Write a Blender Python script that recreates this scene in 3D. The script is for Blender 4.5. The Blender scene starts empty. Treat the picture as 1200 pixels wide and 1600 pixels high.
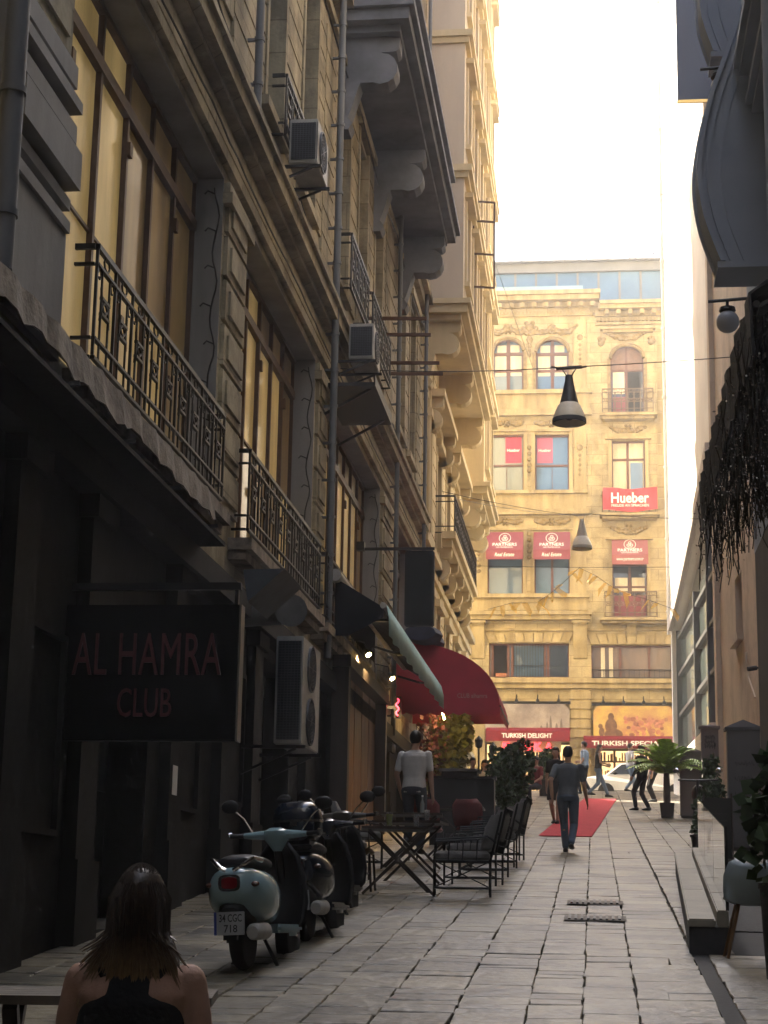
import bpy, bmesh, math, random
from mathutils import Vector, Matrix
R = math.radians
rnd = random.Random(7)
scene = bpy.context.scene
col = scene.collection

# ---------------------------------------------------------------- camera, sky, sun, exposure
FPX = 2760.0                       # focal length in pixels of a 1200 px wide picture
ey = Vector((330 / FPX, 630 / FPX, 1.0))
ROLL = 0.018
ez = Vector((ROLL, -1.0, 0.0)); ez.z = -(ez.x * ey.x + ez.y * ey.y)
ey.normalize(); ez.normalize(); ex = ey.cross(ez)
EYE = Vector((0, 0, 1.6))
def cam_to_world(v): return Vector((ex.dot(v), ey.dot(v), ez.dot(v)))
cd = bpy.data.cameras.new('camera'); cam = bpy.data.objects.new('camera', cd); col.objects.link(cam)
r_, d_, f_ = (cam_to_world(Vector(a)) for a in ((1, 0, 0), (0, 1, 0), (0, 0, 1)))
cam.matrix_world = Matrix(((r_.x, -d_.x, -f_.x, EYE.x), (r_.y, -d_.y, -f_.y, EYE.y), (r_.z, -d_.z, -f_.z, EYE.z), (0, 0, 0, 1)))
cd.sensor_fit = 'HORIZONTAL'; cd.sensor_width = 36; cd.lens = 36 * FPX / 1200; cd.clip_start = 0.1; cd.clip_end = 2000
scene.camera = cam
SUN_EL, SUN_AZ = R(45), R(-33)     # azimuth from +Y, negative to the left
w = bpy.data.worlds.new('World'); scene.world = w; w.use_nodes = True
nt = w.node_tree; bg = nt.nodes['Background']
sky = nt.nodes.new('ShaderNodeTexSky'); sky.sky_type = 'NISHITA'; sky.sun_disc = False
sky.sun_elevation = SUN_EL; sky.sun_rotation = SUN_AZ; sky.dust_density = 4.0; sky.air_density = 1.0; sky.ozone_density = 1.0
nt.links.new(sky.outputs[0], bg.inputs[0]); bg.inputs[1].default_value = 0.14
sd = bpy.data.lights.new('sun', 'SUN'); sd.energy = 5.0; sd.angle = R(0.5); sd.color = (1, 0.9, 0.74)
so = bpy.data.objects.new('sun', sd); col.objects.link(so)
sdir = Vector((math.sin(SUN_AZ) * math.cos(SUN_EL), math.cos(SUN_AZ) * math.cos(SUN_EL), math.sin(SUN_EL)))
so.rotation_euler = sdir.to_track_quat('Z', 'Y').to_euler(); so.location = sdir * 60
vs = scene.view_settings; vs.view_transform = 'Standard'; vs.look = 'None'; vs.exposure = 2.8; vs.gamma = 1
scene.cycles.max_bounces = 10; scene.cycles.diffuse_bounces = 7

# ---------------------------------------------------------------- placing helpers
def at(x, y, Y):                   # the point at distance Y up the street seen at that pixel
    v = cam_to_world(Vector(((x - 600) / FPX, (y - 800) / FPX, 1))); return EYE + v * (Y / v.y)
def atx(x, y, X):
    v = cam_to_world(Vector(((x - 600) / FPX, (y - 800) / FPX, 1))); return EYE + v * (X / v.x)
def gz(d):                         # height of the street, climbing to the crest at 64 m
    d = min(d, 64.0)
    return 0.086 * d + (0.0001 * d * d if d > 0 else 0)

# ---------------------------------------------------------------- materials
MATS = {}
def mat(name, c, rough=0.7, var=0.12, scale=6.0, bump=0.0, metal=0.0, spec=0.4, c2=None, streak=False, detail=6, island=0.0, emit=None, es=0, trans=0, coat=0, bscale=None, alpha=1, lit=0, stain=0, ashlar=None):
    if name in MATS: return MATS[name]
    m = bpy.data.materials.new(name); m.use_nodes = True; n = m.node_tree.nodes; l = m.node_tree.links
    b = n['Principled BSDF']; MATS[name] = m
    b.inputs['Roughness'].default_value = rough; b.inputs['Metallic'].default_value = metal
    b.inputs['Specular IOR Level'].default_value = spec
    if coat: b.inputs['Coat Weight'].default_value = coat; b.inputs['Coat Roughness'].default_value = 0.08
    if trans: b.inputs['Transmission Weight'].default_value = trans
    if alpha < 1: b.inputs['Alpha'].default_value = alpha
    if emit: b.inputs['Emission Color'].default_value = (*emit, 1); b.inputs['Emission Strength'].default_value = es
    if c2 is None: c2 = tuple(max(0, v * (1 - 2.2 * var)) for v in c)
    tc = n.new('ShaderNodeTexCoord'); mp = n.new('ShaderNodeMapping'); l.new(tc.outputs['Object'], mp.inputs[0])
    if streak: mp.inputs['Scale'].default_value = (1, 1, 0.16)
    no = n.new('ShaderNodeTexNoise'); no.inputs['Scale'].default_value = scale; no.inputs['Detail'].default_value = detail; no.inputs['Roughness'].default_value = 0.62
    l.new(mp.outputs[0], no.inputs['Vector'])
    rp = n.new('ShaderNodeValToRGB'); rp.color_ramp.elements[0].position = 0.32; rp.color_ramp.elements[1].position = 0.66
    rp.color_ramp.elements[0].color = (*c2, 1); rp.color_ramp.elements[1].color = (*c, 1)
    l.new(no.outputs[0], rp.inputs[0]); out = rp.outputs[0]
    if island:
        ge = n.new('ShaderNodeNewGeometry'); mm = n.new('ShaderNodeMapRange')
        mm.inputs['To Min'].default_value = 1 - island; mm.inputs['To Max'].default_value = 1 + island
        l.new(ge.outputs['Random Per Island'], mm.inputs[0])
        mx = n.new('ShaderNodeVectorMath'); mx.operation = 'SCALE'; l.new(out, mx.inputs[0]); l.new(mm.outputs[0], mx.inputs['Scale']); out = mx.outputs[0]
    if ashlar:                     # courses of cut blocks
        sp = n.new('ShaderNodeSeparateXYZ'); l.new(tc.outputs['Object'], sp.inputs[0]); ad = n.new('ShaderNodeMath'); ad.operation = 'ADD'; l.new(sp.outputs[0], ad.inputs[0]); l.new(sp.outputs[1], ad.inputs[1])
        cb = n.new('ShaderNodeCombineXYZ'); l.new(ad.outputs[0], cb.inputs[0]); l.new(sp.outputs[2], cb.inputs[1])
        bk = n.new('ShaderNodeTexBrick'); bk.inputs['Scale'].default_value = 1; bk.inputs['Brick Width'].default_value = ashlar[0]; bk.inputs['Row Height'].default_value = ashlar[1]; bk.inputs['Mortar Size'].default_value = .012; bk.inputs['Mortar Smooth'].default_value = .3
        bk.inputs['Color1'].default_value = (1, 1, 1, 1); bk.inputs['Color2'].default_value = (.84, .84, .84, 1); bk.inputs['Mortar'].default_value = (.55, .52, .48, 1); l.new(cb.outputs[0], bk.inputs['Vector'])
        vm = n.new('ShaderNodeVectorMath'); vm.operation = 'MULTIPLY'; l.new(out, vm.inputs[0]); l.new(bk.outputs['Color'], vm.inputs[1]); out = vm.outputs[0]
    if stain:                       # broad irregular dirt patches
        n3 = n.new('ShaderNodeTexNoise'); n3.inputs['Scale'].default_value = .95; n3.inputs['Detail'].default_value = 10; n3.inputs['Roughness'].default_value = .72; l.new(tc.outputs['Object'], n3.inputs['Vector'])
        m3 = n.new('ShaderNodeMapRange'); m3.inputs['From Min'].default_value = .43; m3.inputs['From Max'].default_value = .53; m3.inputs['To Min'].default_value = 1 - stain; m3.inputs['To Max'].default_value = 1.08; l.new(n3.outputs[0], m3.inputs[0])
        v3 = n.new('ShaderNodeVectorMath'); v3.operation = 'SCALE'; l.new(out, v3.inputs[0]); l.new(m3.outputs[0], v3.inputs['Scale']); out = v3.outputs[0]
    l.new(out, b.inputs['Base Color'])
    if lit: l.new(out, b.inputs['Emission Color']); b.inputs['Emission Strength'].default_value = lit
    if bump:
        bn = n.new('ShaderNodeBump'); bn.inputs['Strength'].default_value = bump; bn.inputs['Distance'].default_value = 0.02
        n2 = n.new('ShaderNodeTexNoise'); n2.inputs['Scale'].default_value = bscale or scale * 5; n2.inputs['Detail'].default_value = 5
        l.new(tc.outputs['Object'], n2.inputs['Vector']); l.new(n2.outputs[0], bn.inputs['Height']); l.new(bn.outputs[0], b.inputs['Normal'])
    return m
STONE_FAR = mat('pale_yellow_stone', (0.45, 0.365, 0.205), 0.85, c2=(0.28, 0.22, 0.12), scale=1.1, bump=0.5, bscale=18, detail=9, stain=.16, ashlar=(.95, .47))
STONE_TRIM = mat('yellow_stone_trim', (0.40, 0.315, 0.165), 0.85, c2=(0.20, 0.15, 0.075), scale=2.2, bump=0.3, streak=True)
STONE_A = mat('soot_stained_stone', (0.45, 0.385, 0.25), 0.85, c2=(0.19, 0.16, 0.105), scale=1.1, bump=0.4, bscale=15, streak=True, stain=.3, ashlar=(1.1, .52))
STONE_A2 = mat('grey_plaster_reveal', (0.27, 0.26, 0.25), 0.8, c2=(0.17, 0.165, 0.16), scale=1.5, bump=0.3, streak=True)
STONE_B = mat('warm_render', (0.68, 0.56, 0.345), 0.85, c2=(0.50, 0.41, 0.24), scale=1.2, bump=0.3, streak=True)
STONE_B2 = mat('sky_tinted_soffit', (0.19, 0.20, 0.23), 0.85, c2=(0.11, 0.115, 0.13), scale=1.4, bump=0.3)  # cool grey paints in the bluish skylight on the balcony
PINKISH = mat('pinkish_grey_render', (0.60, 0.515, 0.40), 0.85, c2=(0.44, 0.37, 0.285), scale=0.8, bump=0.15, streak=True)
DARKSHOP = mat('shade_dark_shopfront', (0.015, 0.0145, 0.0125), 0.8, spec=0.2, c2=(0.007, 0.0065, 0.006), scale=1.6, bump=0.3)  # near-black colour carries the shade over the ground floor
BLACKISH = mat('black_paint', (0.014, 0.014, 0.015), 0.5, var=0.2)
IRON = mat('wrought_iron', (0.022, 0.021, 0.02), 0.45, var=0.25, metal=0.4)
RUST = mat('rusty_sheet', (0.30, 0.25, 0.19), 0.85, c2=(0.10, 0.075, 0.055), scale=4, bump=0.5)
PIPE = mat('grey_blue_pipe', (0.13, 0.14, 0.155), 0.45, c2=(0.08, 0.085, 0.09), scale=3, streak=True)
BLIND = mat('glowing_yellow_blind', (0.74, 0.53, 0.20), 0.5, c2=(0.36, 0.24, 0.075), scale=1.5, detail=4, spec=0.5, coat=0.35, lit=0.036, streak=True)  # streaks paint curtain-fold shade; weak emission adds the yellow glow
BLIND2 = mat('dim_amber_glazing', (0.36, 0.235, 0.075), 0.4, c2=(0.13, 0.085, 0.035), scale=1.2, detail=5, coat=0.4, lit=0.012, streak=True)  # darker copy of the glazing with less of the added glow
BROWNFR = mat('brown_window_frame', (0.10, 0.055, 0.032), 0.55, var=0.2)
REDFR = mat('red_brown_frame', (0.135, 0.055, 0.038), 0.5, var=0.15)
GLASS_DK = mat('dark_window_glass', (0.035, 0.045, 0.06), 0.04, var=0.1, spec=0.9, scale=1)
GLASS_BL = mat('sky_tinted_window_glass', (0.10, 0.16, 0.23), 0.05, c2=(0.06, 0.10, 0.16), spec=1.0, scale=0.5)  # blue base colour stands in for reflected sky
CURTAIN = mat('cream_curtain', (0.62, 0.55, 0.42), 0.9, c2=(0.45, 0.39, 0.29), scale=3, streak=True)
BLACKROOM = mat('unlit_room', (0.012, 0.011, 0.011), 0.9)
ACWHITE = mat('aged_white_metal', (0.42, 0.41, 0.38), 0.5, c2=(0.27, 0.26, 0.24), scale=4)
ACGRILLE = mat('condenser_grille', (0.06, 0.065, 0.08), 0.5, var=0.2)
WHITEWALL = mat('white_render', (0.74, 0.70, 0.62), 0.8, c2=(0.64, 0.60, 0.53), scale=0.7, bump=0.1)
BEIGE = mat('beige_render', (0.52, 0.415, 0.29), 0.85, c2=(0.41, 0.32, 0.22), scale=0.6, bump=0.25, streak=True, stain=.12)
BLUEGREY = mat('blue_grey_paint', (0.33, 0.38, 0.47), 0.65, c2=(0.27, 0.31, 0.39), scale=0.9, bump=0.1)
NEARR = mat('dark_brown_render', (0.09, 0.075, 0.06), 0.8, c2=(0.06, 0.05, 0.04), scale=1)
MAROON = mat('maroon_canvas', (0.40, 0.03, 0.055), 0.8, c2=(0.30, 0.022, 0.04), scale=1.5)
MAROON2 = mat('faded_maroon_canvas', (0.22, 0.055, 0.07), 0.8, c2=(0.18, 0.042, 0.055), scale=2)
REDCAN = mat('red_canvas', (0.20, 0.014, 0.024), 0.75, c2=(0.14, 0.01, 0.017), scale=1.5)
REDBAN = mat('red_banner', (0.62, 0.035, 0.05), 0.6, c2=(0.52, 0.03, 0.045), scale=1.5)
WHITEP = mat('white_paint', (0.8, 0.78, 0.74), 0.6, var=0.04)
WHITET = mat('white_lettering', (0.8, 0.78, 0.72), 0.6, var=0.03)
TEAL = mat('teal_canvas', (0.33, 0.50, 0.48), 0.75, c2=(0.26, 0.41, 0.39), scale=2)
NAVYCAN = mat('black_canvas', (0.010, 0.012, 0.016), 0.9, spec=0.08)
SLAB = mat('worn_paving_stone', (0.215, 0.185, 0.122), 0.44, c2=(0.085, 0.073, 0.05), scale=1.7, bump=0.8, bscale=9, island=0.28, stain=.6, detail=9, spec=0.5)
GROUT = mat('dark_joint_dirt', (0.075, 0.068, 0.056), 0.9, var=0.2, bump=0.4)
ASPH = mat('avenue_asphalt', (0.12, 0.115, 0.11), 0.8, scale=3, bump=0.3)
CHROME = mat('chrome', (0.7, 0.7, 0.72), 0.15, var=0.03, metal=1)
RUBBER = mat('tyre_rubber', (0.012, 0.012, 0.012), 0.8)
CARPET = mat('red_carpet', (0.55, 0.05, 0.065), 0.95, c2=(0.44, 0.035, 0.05), scale=5, bump=0.3, bscale=80)
WOOD = mat('warm_wood', (0.24, 0.12, 0.045), 0.55, c2=(0.12, 0.055, 0.02), scale=4, streak=True)
DKWOOD = mat('dark_wood', (0.045, 0.032, 0.024), 0.5, var=0.25, streak=True)
LEAF = mat('dark_green_leaves', (0.045, 0.085, 0.025), 0.6, c2=(0.02, 0.045, 0.015), scale=9, island=0.35)
LEAFY = mat('yellow_green_leaves', (0.24, 0.25, 0.045), 0.55, c2=(0.12, 0.15, 0.025), scale=8, island=0.4)
LEAFR = mat('red_flowers', (0.20, 0.03, 0.03), 0.6, c2=(0.05, 0.05, 0.02), scale=9, island=0.4)
PALM = mat('sunlit_palm_green', (0.42, 0.58, 0.09), 0.5, c2=(0.26, 0.42, 0.05), scale=6, island=0.3)  # green brightened in colour to show sun through the fronds
TRUNK = mat('brown_bark', (0.08, 0.055, 0.035), 0.9, var=0.25, bump=0.5)
CLAY = mat('dark_planter', (0.05, 0.045, 0.042), 0.7, var=0.2)
SKIN = mat('tan_skin', (0.42, 0.25, 0.17), 0.55, c2=(0.36, 0.20, 0.135), scale=10)
SKIN2 = mat('pale_skin', (0.44, 0.27, 0.195), 0.62, c2=(0.35, 0.20, 0.14), scale=14, bump=.12, bscale=120)

# ---------------------------------------------------------------- objects
ORG = {}
def tag(o, label, cat, group=None, kind=None):
    if label: o['label'] = label
    if cat: o['category'] = cat
    if group: o['group'] = group
    if kind: o['kind'] = kind
    return o
def thing(name, label, cat, loc=(0, 0, 0), rz=0.0, group=None, world=False):
    o = bpy.data.objects.new(name, None); col.objects.link(o); o.empty_display_size = 0.2
    o.location = loc; o.rotation_euler = (0, 0, rz); tag(o, label, cat, group)
    ORG[o.name] = Vector(loc) if world else Vector((0, 0, 0))
    return o
def copy_tree(o, parent=None):
    c = o.copy(); col.objects.link(c)
    if parent is not None: c.parent = parent
    for ch in list(o.children): copy_tree(ch, c)
    return c

class Face:                        # a wall plane: u along it, v up, w out of it
    def __init__(s, O, U, N): s.O = Vector(O); s.U = Vector(U).normalized(); s.N = Vector(N).normalized()
    def __call__(s, u, v, w=0.0): return s.O + s.U * u + Vector((0, 0, v)) + s.N * w

class MB:
    def __init__(s): s.v = []; s.f = []
    def add(s, vs, fs):
        k = len(s.v); s.v += [Vector(p) for p in vs]; s.f += [tuple(i + k for i in f) for f in fs]; return s
    def hexa(s, p):                # eight corners, bottom ring then top ring
        return s.add(p, [(0, 3, 2, 1), (4, 5, 6, 7), (0, 1, 5, 4), (1, 2, 6, 5), (2, 3, 7, 6), (3, 0, 4, 7)])
    def box(s, x0, x1, y0, y1, z0, z1):
        return s.hexa([(x0, y0, z0), (x1, y0, z0), (x1, y1, z0), (x0, y1, z0), (x0, y0, z1), (x1, y0, z1), (x1, y1, z1), (x0, y1, z1)])
    def fbox(s, F, u0, u1, v0, v1, w0, w1):
        return s.hexa([F(u0, v0, w0), F(u1, v0, w0), F(u1, v0, w1), F(u0, v0, w1), F(u0, v1, w0), F(u1, v1, w0), F(u1, v1, w1), F(u0, v1, w1)])
    def poly(s, pts): return s.add(pts, [tuple(range(len(pts)))])
    def bar(s, a, b, w, h=None, up=(0, 0, 1)):
        a = Vector(a); b = Vector(b); h = h or w; d = (b - a).normalized(); u = Vector(up)
        if abs(d.dot(u)) > 0.95: u = Vector((0, 1, 0))
        x = d.cross(u).normalized(); y = x.cross(d)
        c = [(-1, -1), (1, -1), (1, 1), (-1, 1)]
        return s.hexa([a + x * i * w / 2 + y * j * h / 2 for i, j in c] + [b + x * i * w / 2 + y * j * h / 2 for i, j in c])
    def tube(s, pts, r, n=8, cap=True):
        pts = [Vector(p) for p in pts]; rs = r if isinstance(r, (list, tuple)) else [r] * len(pts)
        k = len(pts); vs = []; fs = []; prev = None
        for i, p in enumerate(pts):
            d = (pts[min(i + 1, k - 1)] - pts[max(i - 1, 0)]).normalized()
            if prev is None:
                u = Vector((0, 0, 1)) if abs(d.z) < 0.9 else Vector((1, 0, 0)); x = d.cross(u).normalized()
            else:
                x = (prev - d * prev.dot(d)).normalized()
            prev = x; y = d.cross(x)
            vs += [p + (x * math.cos(2 * math.pi * j / n) + y * math.sin(2 * math.pi * j / n)) * rs[i] for j in range(n)]
        for i in range(k - 1):
            for j in range(n): fs.append((i * n + j, i * n + (j + 1) % n, (i + 1) * n + (j + 1) % n, (i + 1) * n + j))
        if cap: fs += [tuple(range(n - 1, -1, -1)), tuple((k - 1) * n + j for j in range(n))]
        return s.add(vs, fs)
    def lathe(s, prof, c=(0, 0, 0), n=24, a0=0, a1=360, axis='Z', closed=True):
        c = Vector(c); full = abs(a1 - a0) >= 359.9; m = n if full else n + 1; vs = []; fs = []
        for r, z in prof:
            for j in range(m):
                a = R(a0 + (a1 - a0) * j / n); p = (r * math.cos(a), r * math.sin(a), z)
                if axis == 'X': p = (p[2], p[0], p[1])
                if axis == 'Y': p = (p[0], p[2], p[1])
                vs.append(c + Vector(p))
        for i in range(len(prof) - 1):
            for j in range(n if full else n):
                j2 = (j + 1) % m if full else j + 1
                fs.append((i * m + j, i * m + j2, (i + 1) * m + j2, (i + 1) * m + j))
        if closed and full:
            for i in (0, len(prof) - 1):
                if prof[i][0] > 1e-4: fs.append(tuple(i * m + j for j in range(m)))
        return s.add(vs, fs)
    def loft(s, rings, n=16, e=2.0, axis='Z'):     # rings: (t, ca, cb, ra, rb); super-ellipse sections
        vs = []; fs = []
        for (t, ca, cb, ra, rb) in rings:
            for j in range(n):
                a = 2 * math.pi * j / n; ca_, sa_ = math.cos(a), math.sin(a)
                x = ca + ra * math.copysign(abs(ca_) ** (2 / e), ca_); y = cb + rb * math.copysign(abs(sa_) ** (2 / e), sa_)
                vs.append((x, y, t) if axis == 'Z' else (x, t, y) if axis == 'Y' else (t, x, y))
        k = len(rings)
        for i in range(k - 1):
            for j in range(n): fs.append((i * n + j, i * n + (j + 1) % n, (i + 1) * n + (j + 1) % n, (i + 1) * n + j))
        fs += [tuple(range(n)), tuple((k - 1) * n + j for j in range(n))]
        return s.add(vs, fs)
    def ball(s, c, r, n=10):
        rx, ry, rz = r if isinstance(r, (list, tuple)) else (r, r, r); c = Vector(c); vs = [c + Vector((0, 0, -rz))]; fs = []; m = n * 2
        for i in range(1, n):
            a = math.pi * i / n - math.pi / 2
            for j in range(m):
                b = 2 * math.pi * j / m; vs.append(c + Vector((rx * math.cos(a) * math.cos(b), ry * math.cos(a) * math.sin(b), rz * math.sin(a))))
        vs.append(c + Vector((0, 0, rz))); L = len(vs) - 1
        for j in range(m):
            fs.append((0, 1 + (j + 1) % m, 1 + j)); fs.append((L, 1 + (n - 2) * m + j, 1 + (n - 2) * m + (j + 1) % m))
        for i in range(n - 2):
            for j in range(m): fs.append((1 + i * m + j, 1 + i * m + (j + 1) % m, 1 + (i + 1) * m + (j + 1) % m, 1 + (i + 1) * m + j))
        return s.add(vs, fs)
    def extrude(s, pts, vec):      # closed outline swept along a vector
        n = len(pts); v = Vector(vec); a = [Vector(p) for p in pts]
        return s.add(a + [p + v for p in a], [tuple(range(n - 1, -1, -1)), tuple(range(n, 2 * n))] + [(i, (i + 1) % n, n + (i + 1) % n, n + i) for i in range(n)])
    def panel(s, F, outer, holes, depth, w=0.0):   # a wall face with openings and their reveals
        bm = bmesh.new()
        for lp in [outer] + holes:
            vv = [bm.verts.new((p[0], p[1], 0)) for p in lp]
            for i in range(len(vv)): bm.edges.new((vv[i], vv[(i + 1) % len(vv)]))
        bmesh.ops.triangle_fill(bm, use_beauty=True, use_dissolve=False, edges=bm.edges[:])
        bm.verts.index_update()
        s.add([F(v.co.x, v.co.y, w) for v in bm.verts], [tuple(v.index for v in f.verts) for f in bm.faces]); bm.free()
        for lp in holes:
            n = len(lp)
            s.add([F(p[0], p[1], w) for p in lp] + [F(p[0], p[1], w - depth) for p in lp], [(i, (i + 1) % n, n + (i + 1) % n, n + i) for i in range(n)])
        return s
    def leaves(s, c, r, n, size, rg, shape=2.0, asp=0.45):
        c = Vector(c)
        for _ in range(n):
            while True:
                p = Vector((rg.uniform(-1, 1), rg.uniform(-1, 1), rg.uniform(-1, 1)))
                if p.length < 1 and (rg.random() < p.length ** shape + 0.15): break
            q = c + Vector((p.x * r[0], p.y * r[1], p.z * r[2])); d = (p + Vector((rg.gauss(0, .6), rg.gauss(0, .6), rg.gauss(0, .6)))).normalized()
            x = d.cross(Vector((rg.gauss(0, 1), rg.gauss(0, 1), rg.gauss(0, 1)))).normalized(); L = size * rg.uniform(.6, 1.4)
            s.add([q, q + d * L * .5 + x * L * asp, q + d * L, q + d * L * .5 - x * L * asp], [(0, 1, 2, 3)])
        return s
    def clusters(s):               # pieces that do not touch each other
        n = len(s.v); up = list(range(n))
        def find(i):
            while up[i] != i: up[i] = up[up[i]]; i = up[i]
            return i
        for f in s.f:
            for i in f[1:]: up[find(i)] = find(f[0])
        box = {}
        for i, p in enumerate(s.v):
            k = find(i); b = box.setdefault(k, [p.copy(), p.copy()])
            for a in range(3): b[0][a] = min(b[0][a], p[a]); b[1][a] = max(b[1][a], p[a])
        ks = list(box); cu = {k: k for k in ks}
        def fc(k):
            while cu[k] != k: k = cu[k]
            return k
        for i, a in enumerate(ks):
            for b in ks[:i]:
                if all(box[a][0][q] - .03 < box[b][1][q] and box[b][0][q] - .03 < box[a][1][q] for q in range(3)): cu[fc(a)] = fc(b)
        out = {}; where = {}
        for i, p in enumerate(s.v):
            m_ = out.setdefault(fc(find(i)), MB()); where[i] = len(m_.v); m_.v.append(p)
        for f in s.f: out[fc(find(f[0]))].f.append(tuple(where[i] for i in f))
        return list(out.values())
    def build(s, name, m, parent=None, smooth=False, bevel=0, recalc=True):
        if parent is not None and name in ('carved_ornament', 'bracket', 'arm', 'mirror', 'cable', 'armrest', 'scroll_bracket', 'strut', 'lever', 'shop_goods', 'shop_frame', 'pennants', 'sweets', 'dim_pane', 'pane', 'lever', 'shop_goods', 'shop_frame', 'indicator', 'grip'):
            cs = s.clusters()
            if len(cs) > 1: return [c.build_one(name, m, parent, smooth, bevel, recalc) for c in cs][0]
        return s.build_one(name, m, parent, smooth, bevel, recalc)
    def build_one(s, name, m, parent=None, smooth=False, bevel=0, recalc=True):
        me = bpy.data.meshes.new(name); off = Vector((0, 0, 0))
        if parent is not None:
            r = parent
            while r.parent: r = r.parent
            off = ORG.get(r.name, off)
        me.from_pydata([tuple(p - off) for p in s.v], [], s.f)
        if recalc or bevel:
            bm = bmesh.new(); bm.from_mesh(me)
            if bevel:
                bmesh.ops.bevel(bm, geom=[e for e in bm.edges if len(e.link_faces) == 2 and e.calc_face_angle(0) > 0.6], offset=bevel, segments=2, affect='EDGES', clamp_overlap=True)
            bmesh.ops.recalc_face_normals(bm, faces=bm.faces[:]); bm.to_mesh(me); bm.free()
        me.materials.append(m)
        if smooth:
            me.polygons.foreach_set('use_smooth', [True] * len(me.polygons))
            try: me.set_sharp_from_angle(angle=R(40))
            except Exception: pass
        o = bpy.data.objects.new(name, me); col.objects.link(o)
        if parent is not None: o.parent = parent
        return o
def rect(u0, u1, v0, v1): return [(u0, v0), (u1, v0), (u1, v1), (u0, v1)]
def archp(u0, u1, v0, vs, vt, n=14):
    c = (u0 + u1) / 2; r = (u1 - u0) / 2
    return [(u0, v0), (u1, v0)] + [(c + r * math.cos(math.pi * i / n), vs + (vt - vs) * math.sin(math.pi * i / n)) for i in range(n + 1)]
def text(parent, s, F, u, v, w, size, m, width=None, height=None, bold=0.0, depth=0.008, shear=0.0, space=1.0, name='lettering'):
    cu = bpy.data.curves.new('t', 'FONT'); cu.body = s; cu.size = 1; cu.align_x = 'CENTER'; cu.align_y = 'CENTER'; cu.extrude = 0.001
    cu.offset = bold; cu.shear = shear; cu.resolution_u = 3; cu.space_character = space; cu.space_line = 1.0
    o = bpy.data.objects.new('t', cu); col.objects.link(o)
    me = bpy.data.meshes.new_from_object(o.evaluated_get(bpy.context.evaluated_depsgraph_get()))
    bpy.data.objects.remove(o); bpy.data.curves.remove(cu)
    xs = [q.co.x for q in me.vertices]; ys = [q.co.y for q in me.vertices]
    cx, cy = (min(xs) + max(xs)) / 2, (min(ys) + max(ys)) / 2; W = max(xs) - min(xs); H = max(ys) - min(ys)
    sx = sy = size
    if width: sx = width / W; sy = sx if not height else height / H
    elif height: sx = sy = height / H
    mb = MB(); mb.add([F(u + (q.co.x - cx) * sx, v + (q.co.y - cy) * sy, w + (depth if q.co.z > 0 else 0)) for q in me.vertices], [tuple(p.vertices) for p in me.polygons])
    bpy.data.meshes.remove(me)
    return mb.build(name, m, parent, recalc=False)
# ---------------------------------------------------------------- ground, paving, avenue
mb = MB(); ys = [-40, -20, 0] + list(range(4, 65, 4)) + [64.01, 80, 100, 130]; xs = [-90, -60, -12, -5, 0, 5, 12, 60, 90]
mb.add([(x, y, gz(y) - 0.03) for y in ys for x in xs], [(j * len(xs) + i, j * len(xs) + i + 1, (j + 1) * len(xs) + i + 1, (j + 1) * len(xs) + i) for j in range(len(ys) - 1) for i in range(len(xs) - 1)])
tag(mb.build('ground', GROUT), 'dark earth and joints under the paving of the lane', 'ground', kind='structure')
mb = MB(); mb.box(-60, 60, 64.3, 75.8, gz(64) - 0.25, gz(64) - 0.005)
tag(mb.build('avenue', ASPH), 'flat grey avenue crossing the top of the lane', 'road', kind='structure')
def slab(mb, x0, x1, y0, y1, lift=0.0):
    j = lambda s: rnd.uniform(-s, s)
    h = rnd.uniform(-.003, .003) + lift; t1, t2 = j(.003), j(.003)
    P = [(x0 + .002 + j(.010), y0 + .006 + abs(j(.016))), (x1 - .002 + j(.010), y0 + .006 + abs(j(.016))), (x1 - .002 + j(.010), y1 - .006 - abs(j(.016))), (x0 + .002 + j(.010), y1 - .006 - abs(j(.016)))]
    tz = [-t1 - t2, t1 - t2, t1 + t2, -t1 + t2]
    cx, cy = (x0 + x1) / 2, (y0 + y1) / 2; top = []; low = []; mid = []
    for (x, y), t in zip(P, tz):
        z = gz(y) + h + t; low.append((x, y, z - .07)); mid.append((x, y, z - .007))
        top.append((x + math.copysign(.006, cx - x), y + math.copysign(.011, cy - y), z))
    f = [(8, 9, 10, 11)]
    for i in range(4):
        k = (i + 1) % 4; f += [(i, k, 4 + k, 4 + i), (4 + i, 4 + k, 8 + k, 8 + i)]
    mb.add(low + mid + top, f)
def column(mb, xa, xb, y0, y1):
    y = y0
    while y < y1 - .1:
        L = rnd.choice([.22, .28, .33, .38, .45, .52, .64]) * (0.9 if y < 30 else 1.1); e = min(y + L, y1)
        if y1 - e < .15: e = y1
        xm = xa + (xb - xa) * rnd.uniform(.4, .6)
        if xb - xa > .5 and rnd.random() < .07: slab(mb, xa, xm, y, e); slab(mb, xm, xb, y, e)
        else: slab(mb, xa, xb, y, e)
        y = e
mb = MB(); x = -4.38
while x < .7:
    wd = rnd.uniform(.29, .48); e = x + wd
    if e > .5: e = .78
    column(mb, x, e, 3 + rnd.uniform(0, .5), 64); x = e
    if x > .7: break
column(mb, .9, 1.55, 3.2, 14.9); column(mb, .80, 1.12, 15.0, 25.3); x = .80
while x < 3.4:
    e = x + rnd.uniform(.33, .5); column(mb, x, e, 25.3 + rnd.uniform(0, .3), 64); x = e
tag(mb.build('paving', SLAB), 'worn uneven stone slabs paving the sloping lane', 'pavement', kind='structure')
mb = MB()
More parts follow.
